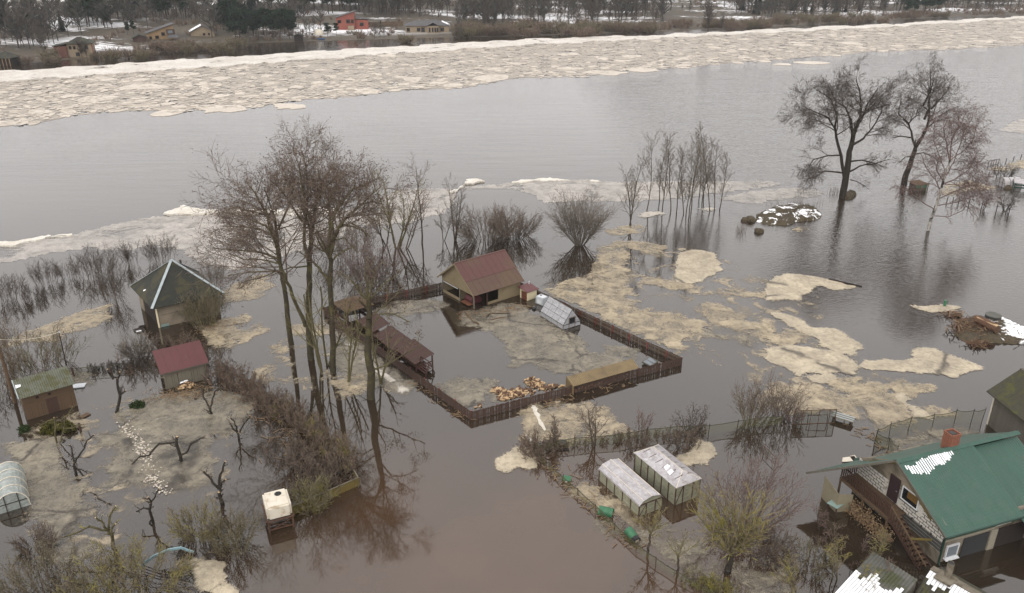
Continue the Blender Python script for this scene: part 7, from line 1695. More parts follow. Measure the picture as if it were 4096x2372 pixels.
# brush along the near river edge, left
for i, (k, x, y, h, rb, n, lab) in enumerate((('01', 100, 1459, 3.3, 2.4, 70, 'leftmost clump of brown river brush'), ('01', 330, 1459, 2.0, 1.8, 40, 'low clump of river brush next to the leftmost one'), ('01', 470, 1310, 3.4, 2.2, 60, 'second clump of river brush with a taller stem'), ('01', 690, 1240, 2.6, 1.6, 36, 'small tuft of brush on the thin ice'),
      ('01', 950, 1220, 4.0, 3.4, 90, 'dense brown brush between the ice and the pyramid house'), ('01', 1100, 1440, 5.2, 1.6, 46, 'big willow bush at the left wall of the pyramid house'), ('01', 1290, 1110, 3.6, 1.3, 40, 'upright brush patch behind the pyramid roof'), ('01', 1570, 1080, 3.7, 2.6, 70, 'brush patch behind the top of the pyramid roof'), ('01', 2080, 1330, 3.6, 1.8, 60, 'pale reed like brush right of the pyramid roof'),
      ('02', 200, 640, 4.6, 3.6, 90, 'big olive thicket behind the mossy shed'), ('02', 480, 660, 4.2, 2.0, 60, 'brown thicket beside the thin pole'), ('02', 40, 900, 3.2, 2.6, 46, 'dark thicket at the left edge behind the utility pole'))):
    S = dict(S_SHR, nch=[11, 4, 0], lr=[.36, .5, .5], rmin=.008, wig=[.04, .1, .12]) if k == '01' else dict(S_SHR, nch=[9, 4, 0])
    shrub('river_brush', lab, W(k, x, y), h * (.85 if k == '01' else .8), .32 if k == '01' else .6, int(n * .5), (MT['t_brown'], MT['t_grey' if i in (3, 8) else 'far_twig']) if k == '01' else (MT['t_olive'], MT['t_brown' if i % 2 else 'far_bush2']), 100 + i, S, rb * (.62 if k == '01' else 1), .018 if k == '01' else .025)
# thicket and hedge of the left garden
hp1 = [W('M', x, y) for x, y in ((120, 100), (260, 70), (380, 110), (470, 160))]
shrub('bramble_thicket', 'brown bramble thicket between the pyramid house and the red roofed shed', hp1[0], 1.7, 1.2, 120, (MT['t_red'], MT['far_bush']), 121, dict(S_SHR, nch=[10, 4, 0], wig=[.14, .16, .18]), path=hp1, wid=1.3)
shrub('garden_bush', 'grey round bush at the left back corner of the red roofed shed', W('02', 1360, 560), 2.6, .9, 46, (MT['t_grey'], MT['t_grey']), 122, S_SHR, .6, .025)
shrub('wall_vine', 'mossy creeper bush climbing the right wall of the pyramid house', W('E', 1250, 1180), 3.6, .6, 50, (MT['t_olive'], MT['far_bush2'], MT['green_leaf']), 123, S_SHR, 1.0, .025, tip=500)
hedge = [W('M', x, y) for x, y in ((470, 190), (560, 230), (660, 290), (790, 370), (930, 470), (1060, 580), (1170, 690))]
shrub('hedge', 'upper brown half of the long unclipped hedge', hedge[0], 1.7, .8, 280, (MT['t_red'], MT['far_bush']), 124, dict(S_SHR, nch=[10, 4, 0], wig=[.12, .15, .16]), path=hedge[:5], wid=.65, cat='hedge')
shrub('hedge', 'lower yellow green half of the long unclipped hedge', hedge[3], (1.6, 1.75), .8, 280, (MT['t_hedge'], MT['t_hedge']), 125, dict(S_SHR, nch=[10, 4, 0], wig=[.12, .15, .16]), path=hedge[3:], wid=.6, cat='hedge')
hb2 = [W('M', x, y) for x, y in ((820, 560), (900, 640), (1000, 740), (1100, 740))]
shrub('bramble_thicket', 'dark leafless brambles below the hedge end', hb2[0], 1.7, 1.0, 120, (MT['t_dark'], MT['t_brown']), 126, S_SHR, path=hb2, wid=.9)
shrub('garden_bush', 'lichen covered bush behind the yellow board fence', W('13', 560, 640), 2.3, .8, 46, (MT['t_olive'], MT['t_olive']), 127, S_SHR, .7, .025)
shrub('garden_bush', 'yellow green bush near the orchard end', W('03', 1960, 900), 2.5, .8, 46, (MT['t_olive'], MT['t_yellow']), 128, S_SHR, .9, .022)
shrub('garden_bush', 'big yellow lichen bush at the bottom edge left', W('03', 1250, 1459), 2.8, 1.2, 110, (MT['t_olive'], MT['t_yellow']), 129, dict(S_SHR, wig=[.12, .15, .16]), 2.3, .024)
shrub('garden_bush', 'brown green bush in the bottom left corner', W('03', 450, 1459), 2.5, 1.0, 60, (MT['t_brown'], MT['far_bush2']), 130, S_SHR, 1.6, .022)
shrub('garden_bush', 'small dark bush left of the long ice sheet', W('03', 370, 1010), 1.6, 1.1, 36, (MT['t_dark'], MT['t_brown']), 131, S_SHR, .6, .02)
shrub('garden_bush', 'dark shrub with twiggy reflection below the orchard end', W('03', 2280, 1020), 2.4, .8, 46, (MT['t_olive'], MT['far_bush2']), 132, S_SHR, .9, .022)
shrub('overgrown_fence', 'dark twiggy growth along the wire fence left of the red roofed shed', W('02', 1180, 640), .9, .8, 70, (MT['t_dark'], MT['t_dark']), 133, S_SHR, path=[W('02', x, y) for x, y in ((880, 700), (1180, 650), (1440, 640))], wid=.3)
def leafy(name, label, k, x, y, rx, ry, h, n, mat, seed):
    rng = random.Random(seed); t = thing(name, label, 'bush', W(k, x, y)); pts = []
    for _ in range(60):
        a = rng.uniform(0, 6.28); q = rng.random() ** .5; pts.append(Vector((math.cos(a) * q * rx, math.sin(a) * q * ry, rng.uniform(.1, h) * (1 - .6 * q * q))))
    flakes(t, pts, n, .075, .09, mat, rng, 'foliage'); MB().tube([(0, 0, -.3), (0, 0, h * .5)], .05, 5).build('stem', MT['b_grey'], t)
leafy('conifer_shrub', 'low yellow green conifer bush in front of the mossy shed', 'J', 670, 1240, 1.45, .8, .95, 3600, MT['yellow_leaf'], 141)
leafy('conifer_shrub', 'little green conifer left of the yellow green bush', 'J', 290, 1240, .42, .35, .55, 700, MT['green_leaf'], 142)
leafy('conifer_shrub', 'small dark green conifer on the orchard ice', '02', 1345, 1040, .62, .4, .6, 1200, MT['green_leaf'], 143)
# ---------------------------------------------------------------- pruned fruit trees
def pruned(label, k, base, limbs_, r, seed, shoots=26, mats=TD):
    rng = random.Random(seed); b = W(k, *base); t = thing('fruit_tree', label, 'tree', b, 0, 'pruned fruit trees of the left orchard')
    S = dict(S_SHR, levels=3, seg=[4, 4, 3], nch=[4, 4, 0], t0=[.35, .2, 0], ang=[55, 40, 30], lr=[.5, .45, .5], rmin=.010, trop=[.08, .12, .05]); out = new_out(S)
    cuts = MB()
    for j, L_ in enumerate(limbs_):
        pts = [WY(kk, x, y, b.y) - b for kk, x, y in L_]
        if j == 0: pts = [Vector((0, 0, -.4))] + pts
        tl = rng.uniform(-.35, .35) if j else 0
        pts = [p + Vector((0, tl * (p - pts[0]).length, 0)) for p in pts]
        limb(out, pts, r if j == 0 else r * .62, r * .7 if j == 0 else r * .4, 0, S, rng, 1.3)
        d = (pts[-1] - pts[-2]).normalized(); cuts.tube([pts[-1], pts[-1] + d * .02], r * .42 if j else r * .6, 8)
    tree_parts(t, out, S, mats[0], mats[1], 1); cuts.build('cut_faces', MT['wood_cut'], t)
pruned('tall crooked pruned tree left of the red roofed shed', '02', (1115, 1090), [[('02', 1165, 930), ('02', 1140, 760)], [('02', 1140, 760), ('02', 1080, 730), ('02', 1060, 660)], [('02', 1140, 770), ('02', 1165, 700)], [('02', 1165, 930), ('02', 1210, 890)]], .14, 151)
pruned('two armed pruned tree right in front of the log heap', '02', (2045, 1115), [[('02', 2045, 1040)], [('02', 2045, 1050), ('02', 1970, 970), ('02', 1955, 900), ('02', 1990, 820)], [('02', 2045, 1050), ('02', 2070, 940), ('02', 2085, 900), ('02', 2170, 870)]], .12, 152)
pruned('short pruned tree with three stubs near the hedge', '02', (2320, 1370), [[('02', 2315, 1290)], [('02', 2315, 1300), ('02', 2260, 1250), ('02', 2238, 1200)], [('02', 2315, 1290), ('02', 2300, 1190), ('02', 2258, 1110)], [('02', 2320, 1290), ('02', 2380, 1210), ('02', 2415, 1150)]], .11, 153)
pruned('spreading pruned tree with a long arm to the left', '03', (1765, 185), [[('03', 1750, 90), ('03', 1715, 0), ('02', 1722, 1330)], [('03', 1715, -10), ('02', 1560, 1380), ('02', 1500, 1440), ('03', 1480, 80), ('03', 1400, 80), ('03', 1330, 140)], [('03', 1765, 120), ('03', 1815, 90), ('02', 1850, 1410), ('02', 1975, 1360)]], .14, 154)
pruned('thick three stubbed pruned tree beside the yellow green bush', '03', (2160, 590), [[('03', 2130, 480)], [('03', 2120, 440), ('03', 2040, 370), ('03', 1960, 305)], [('03', 2130, 450), ('03', 2130, 330), ('03', 2175, 210)], [('03', 2140, 470), ('03', 2150, 400), ('03', 2190, 365)]], .17, 155)
pruned('small pruned tree with drooping low branches in mid orchard', '03', (1490, 770), [[('03', 1455, 660), ('03', 1470, 580)], [('03', 1470, 590), ('03', 1450, 510)], [('03', 1470, 580), ('03', 1500, 530), ('03', 1540, 465)], [('03', 1450, 640), ('03', 1390, 630), ('03', 1335, 655)], [('03', 1490, 720), ('03', 1440, 820), ('03', 1380, 830)]], .11, 156)
pruned('olive tinged pruned tree near the bottom left bushes', '03', (1088, 1010), [[('03', 1085, 900), ('03', 1060, 860)], [('03', 1060, 860), ('03', 1020, 760), ('03', 960, 685)], [('03', 1050, 850), ('03', 1050, 720), ('03', 1100, 650)], [('03', 1060, 860), ('03', 900, 780), ('03', 780, 820), ('03', 680, 840)], [('03', 1080, 850), ('03', 1140, 765)]], .13, 157, mats=TO)
pruned('forked pruned tree at the left rim of the orchard ice', '03', (735, 300), [[('03', 720, 190)], [('03', 720, 200), ('03', 690, 120), ('03', 650, 50)], [('03', 720, 190), ('03', 790, 100), ('03', 830, 0), ('02', 890, 1340)], [('03', 740, 240), ('03', 850, 310), ('03', 940, 320)]], .12, 158)
pruned('pair of pale twisted stems in front of the mossy shed', 'J', (650, 1390), [[('J', 645, 1250), ('J', 630, 1080)], [('J', 640, 1090), ('J', 540, 1140), ('J', 420, 1215)], [('J', 700, 1400), ('J', 725, 1250), ('J', 725, 1100)], [('J', 725, 1100), ('J', 790, 1050), ('J', 815, 985)], [('J', 725, 1210), ('J', 830, 1220), ('J', 930, 1190)]], .08, 159, mats=TO)
# ---------------------------------------------------------------- right garden trees and bushes
S_POLL = dict(S_TREE, nch=[16, 8, 5, 0], t0=[.35, .15, .15, 0], ang=[38, 30, 30, 28], lr=[.75, .5, .5, .5], trop=[0, .08, .06, .04], rmin=.011, cone=.3)
def pollard(label, k, base, fork, h, n, r, seed, mats, spread=.75, nch=(9, 4)):
    rng = random.Random(seed); b = W(k, *base); t = thing('pollard_tree', label, 'tree', b); f = WY(k, *fork, b.y) - b
    S = dict(S_SHR, levels=4, seg=[4, 6, 4, 3], nch=[0, nch[0], nch[1], 0], t0=[.5, .2, .2, 0], ang=[40, 32, 34, 30], lr=[.5, .42, .5, .5], rmin=.011, wig=[.03, .08, .12, .14], trop=[0, .03, .05, .04], end=[.8, .3, .4, .5]); out = new_out(S)
    limb(out, [Vector((0, 0, -.4)), f * .5, f], r, r * .8, 0, S, rng)
    for i in range(n):
        a = i * 2.4 + rng.uniform(-.3, .3); q = ((i + .5) / n) ** .5 * spread
        grow(out, f * rng.uniform(.85, 1.0), Vector((math.cos(a) * q, math.sin(a) * q, 1)).normalized(), h * rng.uniform(.75, 1.05), r * .42, 1, S, rng)
    tree_parts(t, out, S, mats[0], mats[2], 1, mats[1])
pollard('big pollarded willow with a yellow green crown in the right garden', 'I', (1440, 1330), (1460, 1180), 4.6, 16, .24, 161, (MT['b_dark'], MT['t_olive'], MT['t_yellow']), 1.0, (12, 5))
pollard('small yellow green tree beside the low greenhouse', 'I', (905, 1190), (928, 1050), 2.0, 9, .09, 162, (MT['b_grey'], MT['t_olive'], MT['t_yellow']), 1.0)
pollard('little Y shaped lichen tree near the lane fence', 'I', (1110, 1315), (1107, 1215), 2.0, 6, .08, 163, (MT['b_grey'], MT['t_olive'], MT['t_olive']), .9, (7, 3))
shrub('garden_bush', 'reddish bare bush behind the pollarded willow', W('I', 1560, 1010), 4.6, .95, 40, (MT['t_red'], MT['t_red']), 164, S_SHR, 1.3, .03)
shrub('garden_bush', 'dark tangled bush right of the pollarded willow', W('I', 1700, 1180), 1.7, 1.1, 46, (MT['t_dark'], MT['t_brown']), 165, S_SHR, 1.1, .022)
small_tree('spreading bare tree on the tan ice in front of the fence', 'I', 545, 480, 4.2, .09, 166, TB, dict(S_TREE, ang=[48, 42, 40, 38], lr=[.55, .5, .5, .5]), stems=2, spread=.35)
small_tree('small twiggy tree left of the spreading bare tree', 'I', 300, 490, 2.9, .06, 167, TB, stems=3, spread=.5)
shrub('garden_bush', 'leafy dark bush on the overgrown back fence', W('I', 1215, 370), 2.4, .7, 14, (MT['t_dark'], MT['t_dark'], MT['seeds']), 168, S_SHR, .7, .022, tip=500)
shrub('garden_bush', 'loose arching bush left of the leafy dark one', W('I', 860, 390), 2.0, .8, 9, (MT['t_brown'], MT['t_red']), 169, S_SHR, .8, .02)
shrub('garden_bush', 'fan of olive stems mirrored at the back fence', W('I', 1580, 325), 3.6, .55, 24, (MT['t_olive'], MT['t_brown']), 170, S_SHR, .35, .028)
shrub('garden_bush', 'bare round bush left of the net gate', W('32', 90, 1130), 3.5, .7, 22, (MT['t_brown'], MT['t_brown']), 171, S_SHR, .7, .028)
shrub('garden_bush', 'brown bush touching the net gate frame', W('32', 210, 1160), 1.8, .7, 18, (MT['t_brown'], MT['t_red']), 172, S_SHR, .6, .022)
bf = [W('I', x, y) for x, y in ((150, 500), (330, 480), (520, 460), (720, 445), (900, 415), (1100, 395), (1300, 385))]
shrub('overgrown_fence', 'brown overgrown strip along the back net fence', bf[0], .8, .9, 170, (MT['t_brown'], MT['far_bush']), 173, dict(S_SHR, nch=[8, 3, 0], wig=[.14, .16, .16]), path=bf, wid=.35)
shrub('garden_bush', 'round dark bush at the tip of the right garden', W('I', 160, 510), 1.5, 1.2, 60, (MT['t_red'], MT['far_bush']), 174, S_SHR, 1.1, .02)
shrub('garden_bush', 'dark bush behind the taller film greenhouse', W('I', 1150, 480), 1.7, .8, 26, (MT['t_dark'], MT['t_brown']), 175, S_SHR, 1.0, .02)
shrub('garden_bush', 'low brown bush below the overgrown fence', W('I', 800, 470), 1.3, .9, 26, (MT['t_dark'], MT['t_brown']), 176, S_SHR, 1.0, .02)
gb = [W('I', x, y) for x, y in ((1180, 1370), (1320, 1420), (1480, 1480))]
shrub('grass_bank', 'olive grassy growth along the lower lane fence', gb[0], .75, 1.0, 200, (MT['t_olive'], MT['t_yellow']), 177, dict(S_SHR, nch=[6, 3, 0]), path=gb, wid=.5)
# thorny trees in front of the block house
S_TH = dict(S_TREE, nch=[12, 5, 3, 0], ang=[50, 45, 42, 40], lr=[.36, .5, .5, .5], wig=[.06, .14, .16, .18], rmin=.010)
for i, (x, y, h, lab, mt_) in enumerate(((640, 1300, 4.6, 'thorny bare tree in front of the block house corner', TO), (330, 1310, 4.4, 'thorny tree with a yellow stem left of the snowy shed', TY), (240, 1060, 3.2, 'thin stake like bare tree beside the block house shadow', TB), (900, 1400, 3.4, 'twiggy tree above the snowy shed roof', TB), (520, 1500, 3.4, 'yellow branched tree before the snowy shed', TY), (170, 820, 2.6, 'bare thorn bush in the dark reflection of the block house', TR))):
    small_tree(lab, 'D', x, y, h, .05, 180 + i, mt_, S_TH, stems=2 if i != 2 else 1, spread=.35)
small_tree('yellow lichen fruit tree at the bottom edge by the snowy shed', '33', 250, 1440, 3.2, .12, 188, TY, dict(S_TH, ang=[55, 45, 42, 40], lr=[.6, .5, .5, .5]), stems=2, spread=.5)
shrub('garden_bush', 'tangled thorn scrub in front of the block house', W('D', 480, 1150), 1.3, 1.0, 16, (MT['t_brown'], MT['t_red']), 189, dict(S_SHR, wig=[.14, .18, .2]), 2.2, .018)
shrub('garden_bush', 'olive scrub left of the snowy shed', W('D', 100, 1180), 1.5, .9, 34, (MT['t_olive'], MT['far_bush2']), 190, S_SHR, 1.2, .018)
# right edge orchard trees
small_tree('bare orchard tree between two posts at the right', 'G', 1600, 1150, 3.0, .07, 191, TD, dict(S_TREE, ang=[60, 45, 40, 38]), stems=2, spread=.6)
small_tree('wide bare orchard tree near the right edge', 'G', 2050, 1200, 3.4, .08, 192, TD, dict(S_TREE, ang=[60, 45, 40, 38]), stems=4, spread=.8)
shrub('garden_bush', 'leafless bush behind the white film tunnel', W('G', 2020, 560), 3.0, .8, 24, (MT['t_dark'], MT['t_dark']), 193, S_SHR, .8, .025)
rd = MB(); rr2 = random.Random(77)
for k, x, y, sx, sy, n in (('31', 250, 530, 260, 25, 60), ('21', 2230, 790, 60, 40, 40), ('31', 640, 420, 70, 40, 30)):
    for _ in range(n):
        p = W(k, x + rr2.gauss(0, sx * .5), y + rr2.gauss(0, sy * .5)); q = p + Vector((rr2.gauss(0, .15), rr2.gauss(0, .15), rr2.uniform(.6, 1.6))); rd.tube([p, q], [.02, .008], 3, False)
tag(rd.build('reed_stalks', MT['t_brown']), 'thin dry reed stalks round the snowy island', kind='stuff')

# ---------------------------------------------------------------- flood litter gathered along hedges and fences
fl = MB(); fr3 = random.Random(303)
for k, pts_, n, sp_ in (('M', ((400, 250), (600, 330), (800, 480), (900, 620)), 160, .9), ('I', ((150, 540), (330, 690), (640, 970), (830, 1150)), 150, .5), ('12', ((1500, 790), (1800, 960), (2080, 1190)), 60, .35), ('02', ((1500, 930), (1750, 930), (1950, 880)), 160, .7), ('H', ((900, 450), (1100, 560), (1250, 700)), 50, .5), ('B', ((600, 1150), (900, 1120), (1250, 1080), (1500, 1000)), 140, .7), ('22', ((300, 1010), (480, 985), (1150, 800)), 60, .4), ('E', ((1100, 1250), (1400, 1200), (1600, 1150)), 120, .9)):
    Q_ = [W(k, x, y) for x, y in pts_]
    for _ in range(n):
        x = fr3.random() * (len(Q_) - 1); i = min(int(x), len(Q_) - 2); p = Q_[i].lerp(Q_[i + 1], x - i) + Vector((fr3.gauss(0, sp_), fr3.gauss(0, sp_), .05))
        d = Vector((fr3.gauss(0, 1), fr3.gauss(0, 1), 0)).normalized() * fr3.uniform(.08, .4); fl.bar(p - d, p + d + Vector((0, 0, fr3.uniform(0, .05))), fr3.uniform(.02, .07), .02)
tag(fl.build('flood_litter', MT['leaf_brown']), 'twigs and straw washed up along hedges and fences', kind='stuff')
# ================================================================ woods of the far bank: each tree its own object, meshes shared between alike ones
def proto_bare(seed, h, mat, mat_t):
    rng = random.Random(seed); S = dict(levels=3, seg=[6, 4, 3], nch=[20, 9, 0], t0=[.22, .15, 0], ang=[38, 40, 38], lr=[.40, .55, .5], rr=.55, wig=[.04, .1, .12], trop=[.02, .06, .03], end=[.2, .35, .5], rmin=.06, cone=.5)
    out = new_out(S); grow(out, Vector((0, 0, -.5)), UPV.copy(), h, .17, 0, S, rng)
    return [('trunk', [(out[0], 5)], mat_t), ('crown', [(out[1], 3), (out[2], 2)], mat)]
def proto_bush(seed, h, mat):
    rng = random.Random(seed); S = dict(S_SHR, levels=2, seg=[5, 3], nch=[10, 0], t0=[.2, 0], ang=[36, 30], lr=[.42, .5], wig=[.10, .1], trop=[.03, .03], end=[.4, .5], rmin=.055)
    out = new_out(S)
    for i in range(26):
        a = rng.uniform(0, 6.28); q = rng.random() ** .5; grow(out, Vector((math.cos(a) * q * 1.2, math.sin(a) * q * 1.2, -.3)), Vector((math.cos(a) * q * .8, math.sin(a) * q * .8, 1)).normalized(), h * rng.uniform(.7, 1.1), .06, 0, S, rng)
    return [('stems', [(out[0], 3)], mat), ('crown', [(out[1], 2)], mat)]
def proto_con(seed, h, kind):
    """needle crown: many small drooping facets in whorls (spruce) or in clumps on high limbs (pine)"""
    R_ = np.random.default_rng(seed); rng = random.Random(seed); n = 1700
    if kind == 'spruce':
        z = h * (.08 + .92 * R_.random(n) ** 1.25); z = np.round(z / (h / 16)) * (h / 16) + R_.normal(0, h * .012, n); rmax = h * .20 * (1 - z / h) + .12
        rr = rmax * R_.random(n) ** .5 * (.8 + .35 * R_.random(n)); a = R_.uniform(0, 6.283, n); c = np.stack([rr * np.cos(a), rr * np.sin(a), z - rr * .28], 1); size = h * .032
    else:
        cl = []
        for _ in range(15):
            zz = h * rng.uniform(.42, .98); rr_ = h * .17 * math.sqrt(max(.1, 1 - ((zz / h - .62) / .42) ** 2)); a = rng.uniform(0, 6.28); q = rng.random() ** .5
            cl.append((math.cos(a) * rr_ * q, math.sin(a) * rr_ * q, zz))
        cl = np.array(cl); i = R_.integers(0, len(cl), n); c = cl[i] + R_.normal(0, 1, (n, 3)) * np.array([h * .055, h * .055, h * .03]); size = h * .032
    a = R_.normal(0, 1, (n, 3)) * np.array([1, 1, .55]); a /= np.linalg.norm(a, axis=1, keepdims=True); b = np.cross(a, R_.normal(0, 1, (n, 3))); b /= np.linalg.norm(b, axis=1, keepdims=True)
    s = size * R_.uniform(.6, 1.4, (n, 1)); V = np.stack([c - a * s, c + b * s * .6, c + a * s, c - b * s * .6], 1).reshape(-1, 3)
    me = mesh_np('crown', V, np.arange(4 * n).reshape(-1, 4)); me.materials.append(MT['needle_' + kind])
    tk_ = MB().tube([(0, 0, -.5), (0, 0, h * .9)], [.2, .05], 6).mesh('trunk'); tk_.materials.append(MT['b_grey'])
    return [('trunk', tk_), ('crown', me)]
def make_proto(parts):
    res = []
    for p in parts:
        if len(p) == 2: res.append(p); continue
        nm, groups, mat = p; Vs, Fs, n = [], [], 0
        for segs, k in groups:
            if len(segs):
                V, F = ribbons(segs) if k == 2 else prisms(segs, k); Vs.append(V); Fs.append(F + n); n += len(V)
        me = mesh_np(nm, np.concatenate(Vs), np.concatenate(Fs)); me.materials.append(mat); res.append((nm, me))
    return res
PR = {'bare': [make_proto(proto_bare(300 + i, 12, MT['far_twig' if i % 2 else 'far_twig2'], MT['b_grey'])) for i in range(5)],
      'pale': [make_proto(proto_bare(320 + i, 13, MT['far_twig'], MT['t_grey'])) for i in range(2)],
      'bush': [make_proto(proto_bush(340 + i, 3.4, MT['far_bush' if i % 2 else 'far_bush2'])) for i in range(4)],
      'pine': [make_proto(proto_con(360 + i, 12, 'pine')) for i in range(4)], 'spruce': [make_proto(proto_con(380 + i, 12, 'spruce')) for i in range(3)]}
NAMES = {'bare': ('bare_tree', 'tree', 'grey brown leafless tree in the wood on the far bank', 'leafless trees of the far bank'), 'pale': ('birch_tree', 'tree', 'pale stemmed leafless birch in the wood on the far bank', 'birches of the far bank'),
         'bush': ('shore_bush', 'bush', 'brown leafless bush at the far waterline', 'bushes of the far bank'), 'pine': ('pine_tree', 'tree', 'dark green pine in the wood on the far bank', 'pines of the far bank'), 'spruce': ('spruce_tree', 'tree', 'dark pointed spruce on the far bank', 'spruces of the far bank')}
KW = {'bare': 'leafless grey brown tree', 'pale': 'pale stemmed leafless birch', 'bush': 'brown leafless bush', 'pine': 'dark green pine', 'spruce': 'dark pointed spruce'}
fr = random.Random(99)
def far_tree(kind, p, h, place=None):
    pro = PR[kind][fr.randrange(len(PR[kind]))]; nm, cat, lab, grp = NAMES[kind]; lab = lab if not place else KW[kind] + ' ' + place; ref = 3.4 if kind == 'bush' else (13 if kind == 'pale' else 12)
    t = thing(nm, lab, cat, (p.x, p.y, p.z - .1), fr.uniform(0, 6.28), grp); s = h / ref; t.scale = (s * fr.uniform(.9, 1.2), s * fr.uniform(.9, 1.2), s)
    for n_, me in pro:
        o = bpy.data.objects.new(n_, me); COL.objects.link(o); o.parent = t
ZONES = [  # key, x0, x1, y0, y1, count, kind, height
 ('00', 730, 1080, 200, 265, 14, 'pine', (8, 13)), ('00', 1100, 1800, 120, 225, 20, 'pine', (9, 14)), ('00', 1100, 1800, 130, 230, 12, 'bare', (8, 12)), ('00', 0, 480, 260, 470, 26, 'bare', (7, 12)), ('00', 0, 700, 110, 260, 14, 'bare', (7, 11)),
 ('00', 20, 60, 250, 300, 2, 'spruce', (11, 13)), ('00', 590, 620, 300, 320, 1, 'spruce', (8, 9)), ('00', 1800, 2180, 150, 240, 14, 'bare', (7, 10)), ('00', 2150, 2490, 260, 420, 14, 'pine', (8, 13)), ('00', 2100, 2490, 120, 250, 10, 'spruce', (8, 12)),
 ('00', 260, 520, 590, 640, 6, 'bush', (2.5, 4.5)), ('00', 900, 1120, 540, 580, 4, 'bush', (2, 3)), ('00', 1050, 1480, 560, 600, 8, 'bush', (2.5, 4)), ('00', 1450, 2320, 470, 530, 26, 'bush', (2.5, 4.5)), ('00', 700, 860, 560, 580, 3, 'bare', (5, 7)), ('00', 420, 480, 480, 560, 3, 'bare', (8, 11)), ('00', 1240, 1320, 330, 360, 2, 'pine', (5, 6)), ('00', 950, 1060, 240, 330, 3, 'pine', (7, 9)),
 ('10', 0, 400, 330, 400, 16, 'pine', (9, 13)), ('10', 0, 1000, 50, 140, 44, 'pine', (11, 15)), ('10', 950, 1500, 70, 165, 14, 'bare', (11, 15)), ('10', 1100, 2490, 90, 175, 46, 'bare', (11, 16)), ('10', 1000, 2490, 80, 170, 16, 'pale', (12, 16)), ('10', 690, 700, 355, 362, 1, 'pine', (6, 7)), ('10', 775, 790, 340, 350, 1, 'pine', (5, 6)), ('10', 490, 570, 330, 350, 3, 'bare', (6, 8)),
 ('10', 1150, 1330, 350, 400, 4, 'bare', (4.5, 7)), ('10', 1340, 1480, 400, 430, 3, 'bush', (3, 4.5)), ('10', 1960, 2050, 380, 400, 2, 'bare', (6, 8)), ('10', 1900, 2490, 290, 385, 26, 'bush', (3, 5)), ('10', 1940, 2490, 180, 300, 16, 'bare', (8, 12)), ('10', 850, 1050, 330, 350, 5, 'bush', (1.2, 2)),
 ('20', 0, 850, 270, 370, 34, 'bush', (3, 5.5)), ('20', 0, 1550, 50, 150, 40, 'bare', (9, 14)), ('20', 0, 1450, 150, 280, 34, 'bare', (7, 12)), ('20', 850, 1500, 280, 325, 18, 'bush', (3, 5)), ('20', 1650, 1860, 100, 118, 6, 'bare', (3.5, 5)), ('20', 1885, 1925, 295, 305, 3, 'bare', (12, 15)), ('20', 2020, 2040, 280, 290, 1, 'bare', (7, 8)), ('20', 1500, 2490, 230, 295, 30, 'bush', (2.5, 4.5)), ('20', 2080, 2490, 60, 150, 14, 'bare', (9, 13)), ('20', 2200, 2490, 80, 150, 5, 'spruce', (8, 11)),
 ('30', 0, 1300, 50, 180, 44, 'bare', (8, 13)), ('30', 0, 1250, 60, 150, 10, 'pale', (9, 13)), ('30', 150, 900, 90, 160, 8, 'spruce', (6, 9)), ('30', 1310, 1700, 90, 165, 16, 'pine', (9, 12)), ('30', 1950, 2360, 80, 135, 14, 'bare', (7, 10)), ('30', 0, 1150, 185, 240, 28, 'bush', (2.5, 4.5)), ('30', 1250, 1750, 150, 190, 12, 'bush', (2.5, 4)), ('30', 1700, 2050, 20, 90, 10, 'bare', (8, 12))]
PLACES = ['behind the dark two storey house',
 'in the pine wood above the honey coloured house',
 'between the pines above the honey coloured house',
 'left of the dark two storey house',
 'on the snowy slope at the far left',
 'at the far left edge above the veranda cabin',
 'beside the roof of the dark two storey house',
 'behind the small snow roofed house',
 'in the pine clump right of the snow roofed house',
 'in the slope wood above the right pine clump',
 'at the waterline right of the veranda cabin',
 'at the waterline right of the dark two storey house',
 'at the waterline below the dark garage',
 'in the shore hedge below the honey coloured house',
 'in front of the dark two storey house',
 'left of the wing of the dark two storey house',
 'left of the dark garage',
 'on the slope behind the dark garage',
 'in the tall pine clump left of the dark hut',
 'in the dark pine wood behind the red house',
 'behind the brown board fence',
 'in the long bare wood behind the tan bungalow',
 'among the bare wood behind the tan bungalow',
 'left in front of the red house',
 'touching the left wall of the red house',
 'beside the beige dome',
 'between the red house and the tan bungalow',
 'in the water before the tan bungalow',
 'right of the tan bungalow at the shore',
 'in the scrub right of the tan bungalow',
 'behind the scrub right of the tan bungalow',
 'in the yard of the red house',
 'along the central far shore',
 'in the hill wood of the central far bank',
 'in the shore wood of the central far bank',
 'at the shore left of the open snow field',
 'in the orchard on the open snow field',
 'in the tall pair at the shore before the snow field',
 'leaning at the shore right of the tall pair',
 'along the shore under the open snow field',
 'in the wood right of the open snow field',
 'in the village wood right of the snow field',
 'in the right hand far wood',
 'among the right hand far wood',
 'between the trees of the right hand far wood',
 'in the dark pine block on the far right',
 'in the last grove at the far right shore',
 'along the right hand far shore',
 'under the dark pine block on the far right',
 'behind the far right groves']
for (k, x0, x1, y0, y1, n, kind, hh), place in zip(ZONES, PLACES):
    for i in range(n):
        p = Gd(k, fr.uniform(x0, x1), fr.uniform(y0, y1)); far_tree(kind, p, fr.uniform(*hh), place)
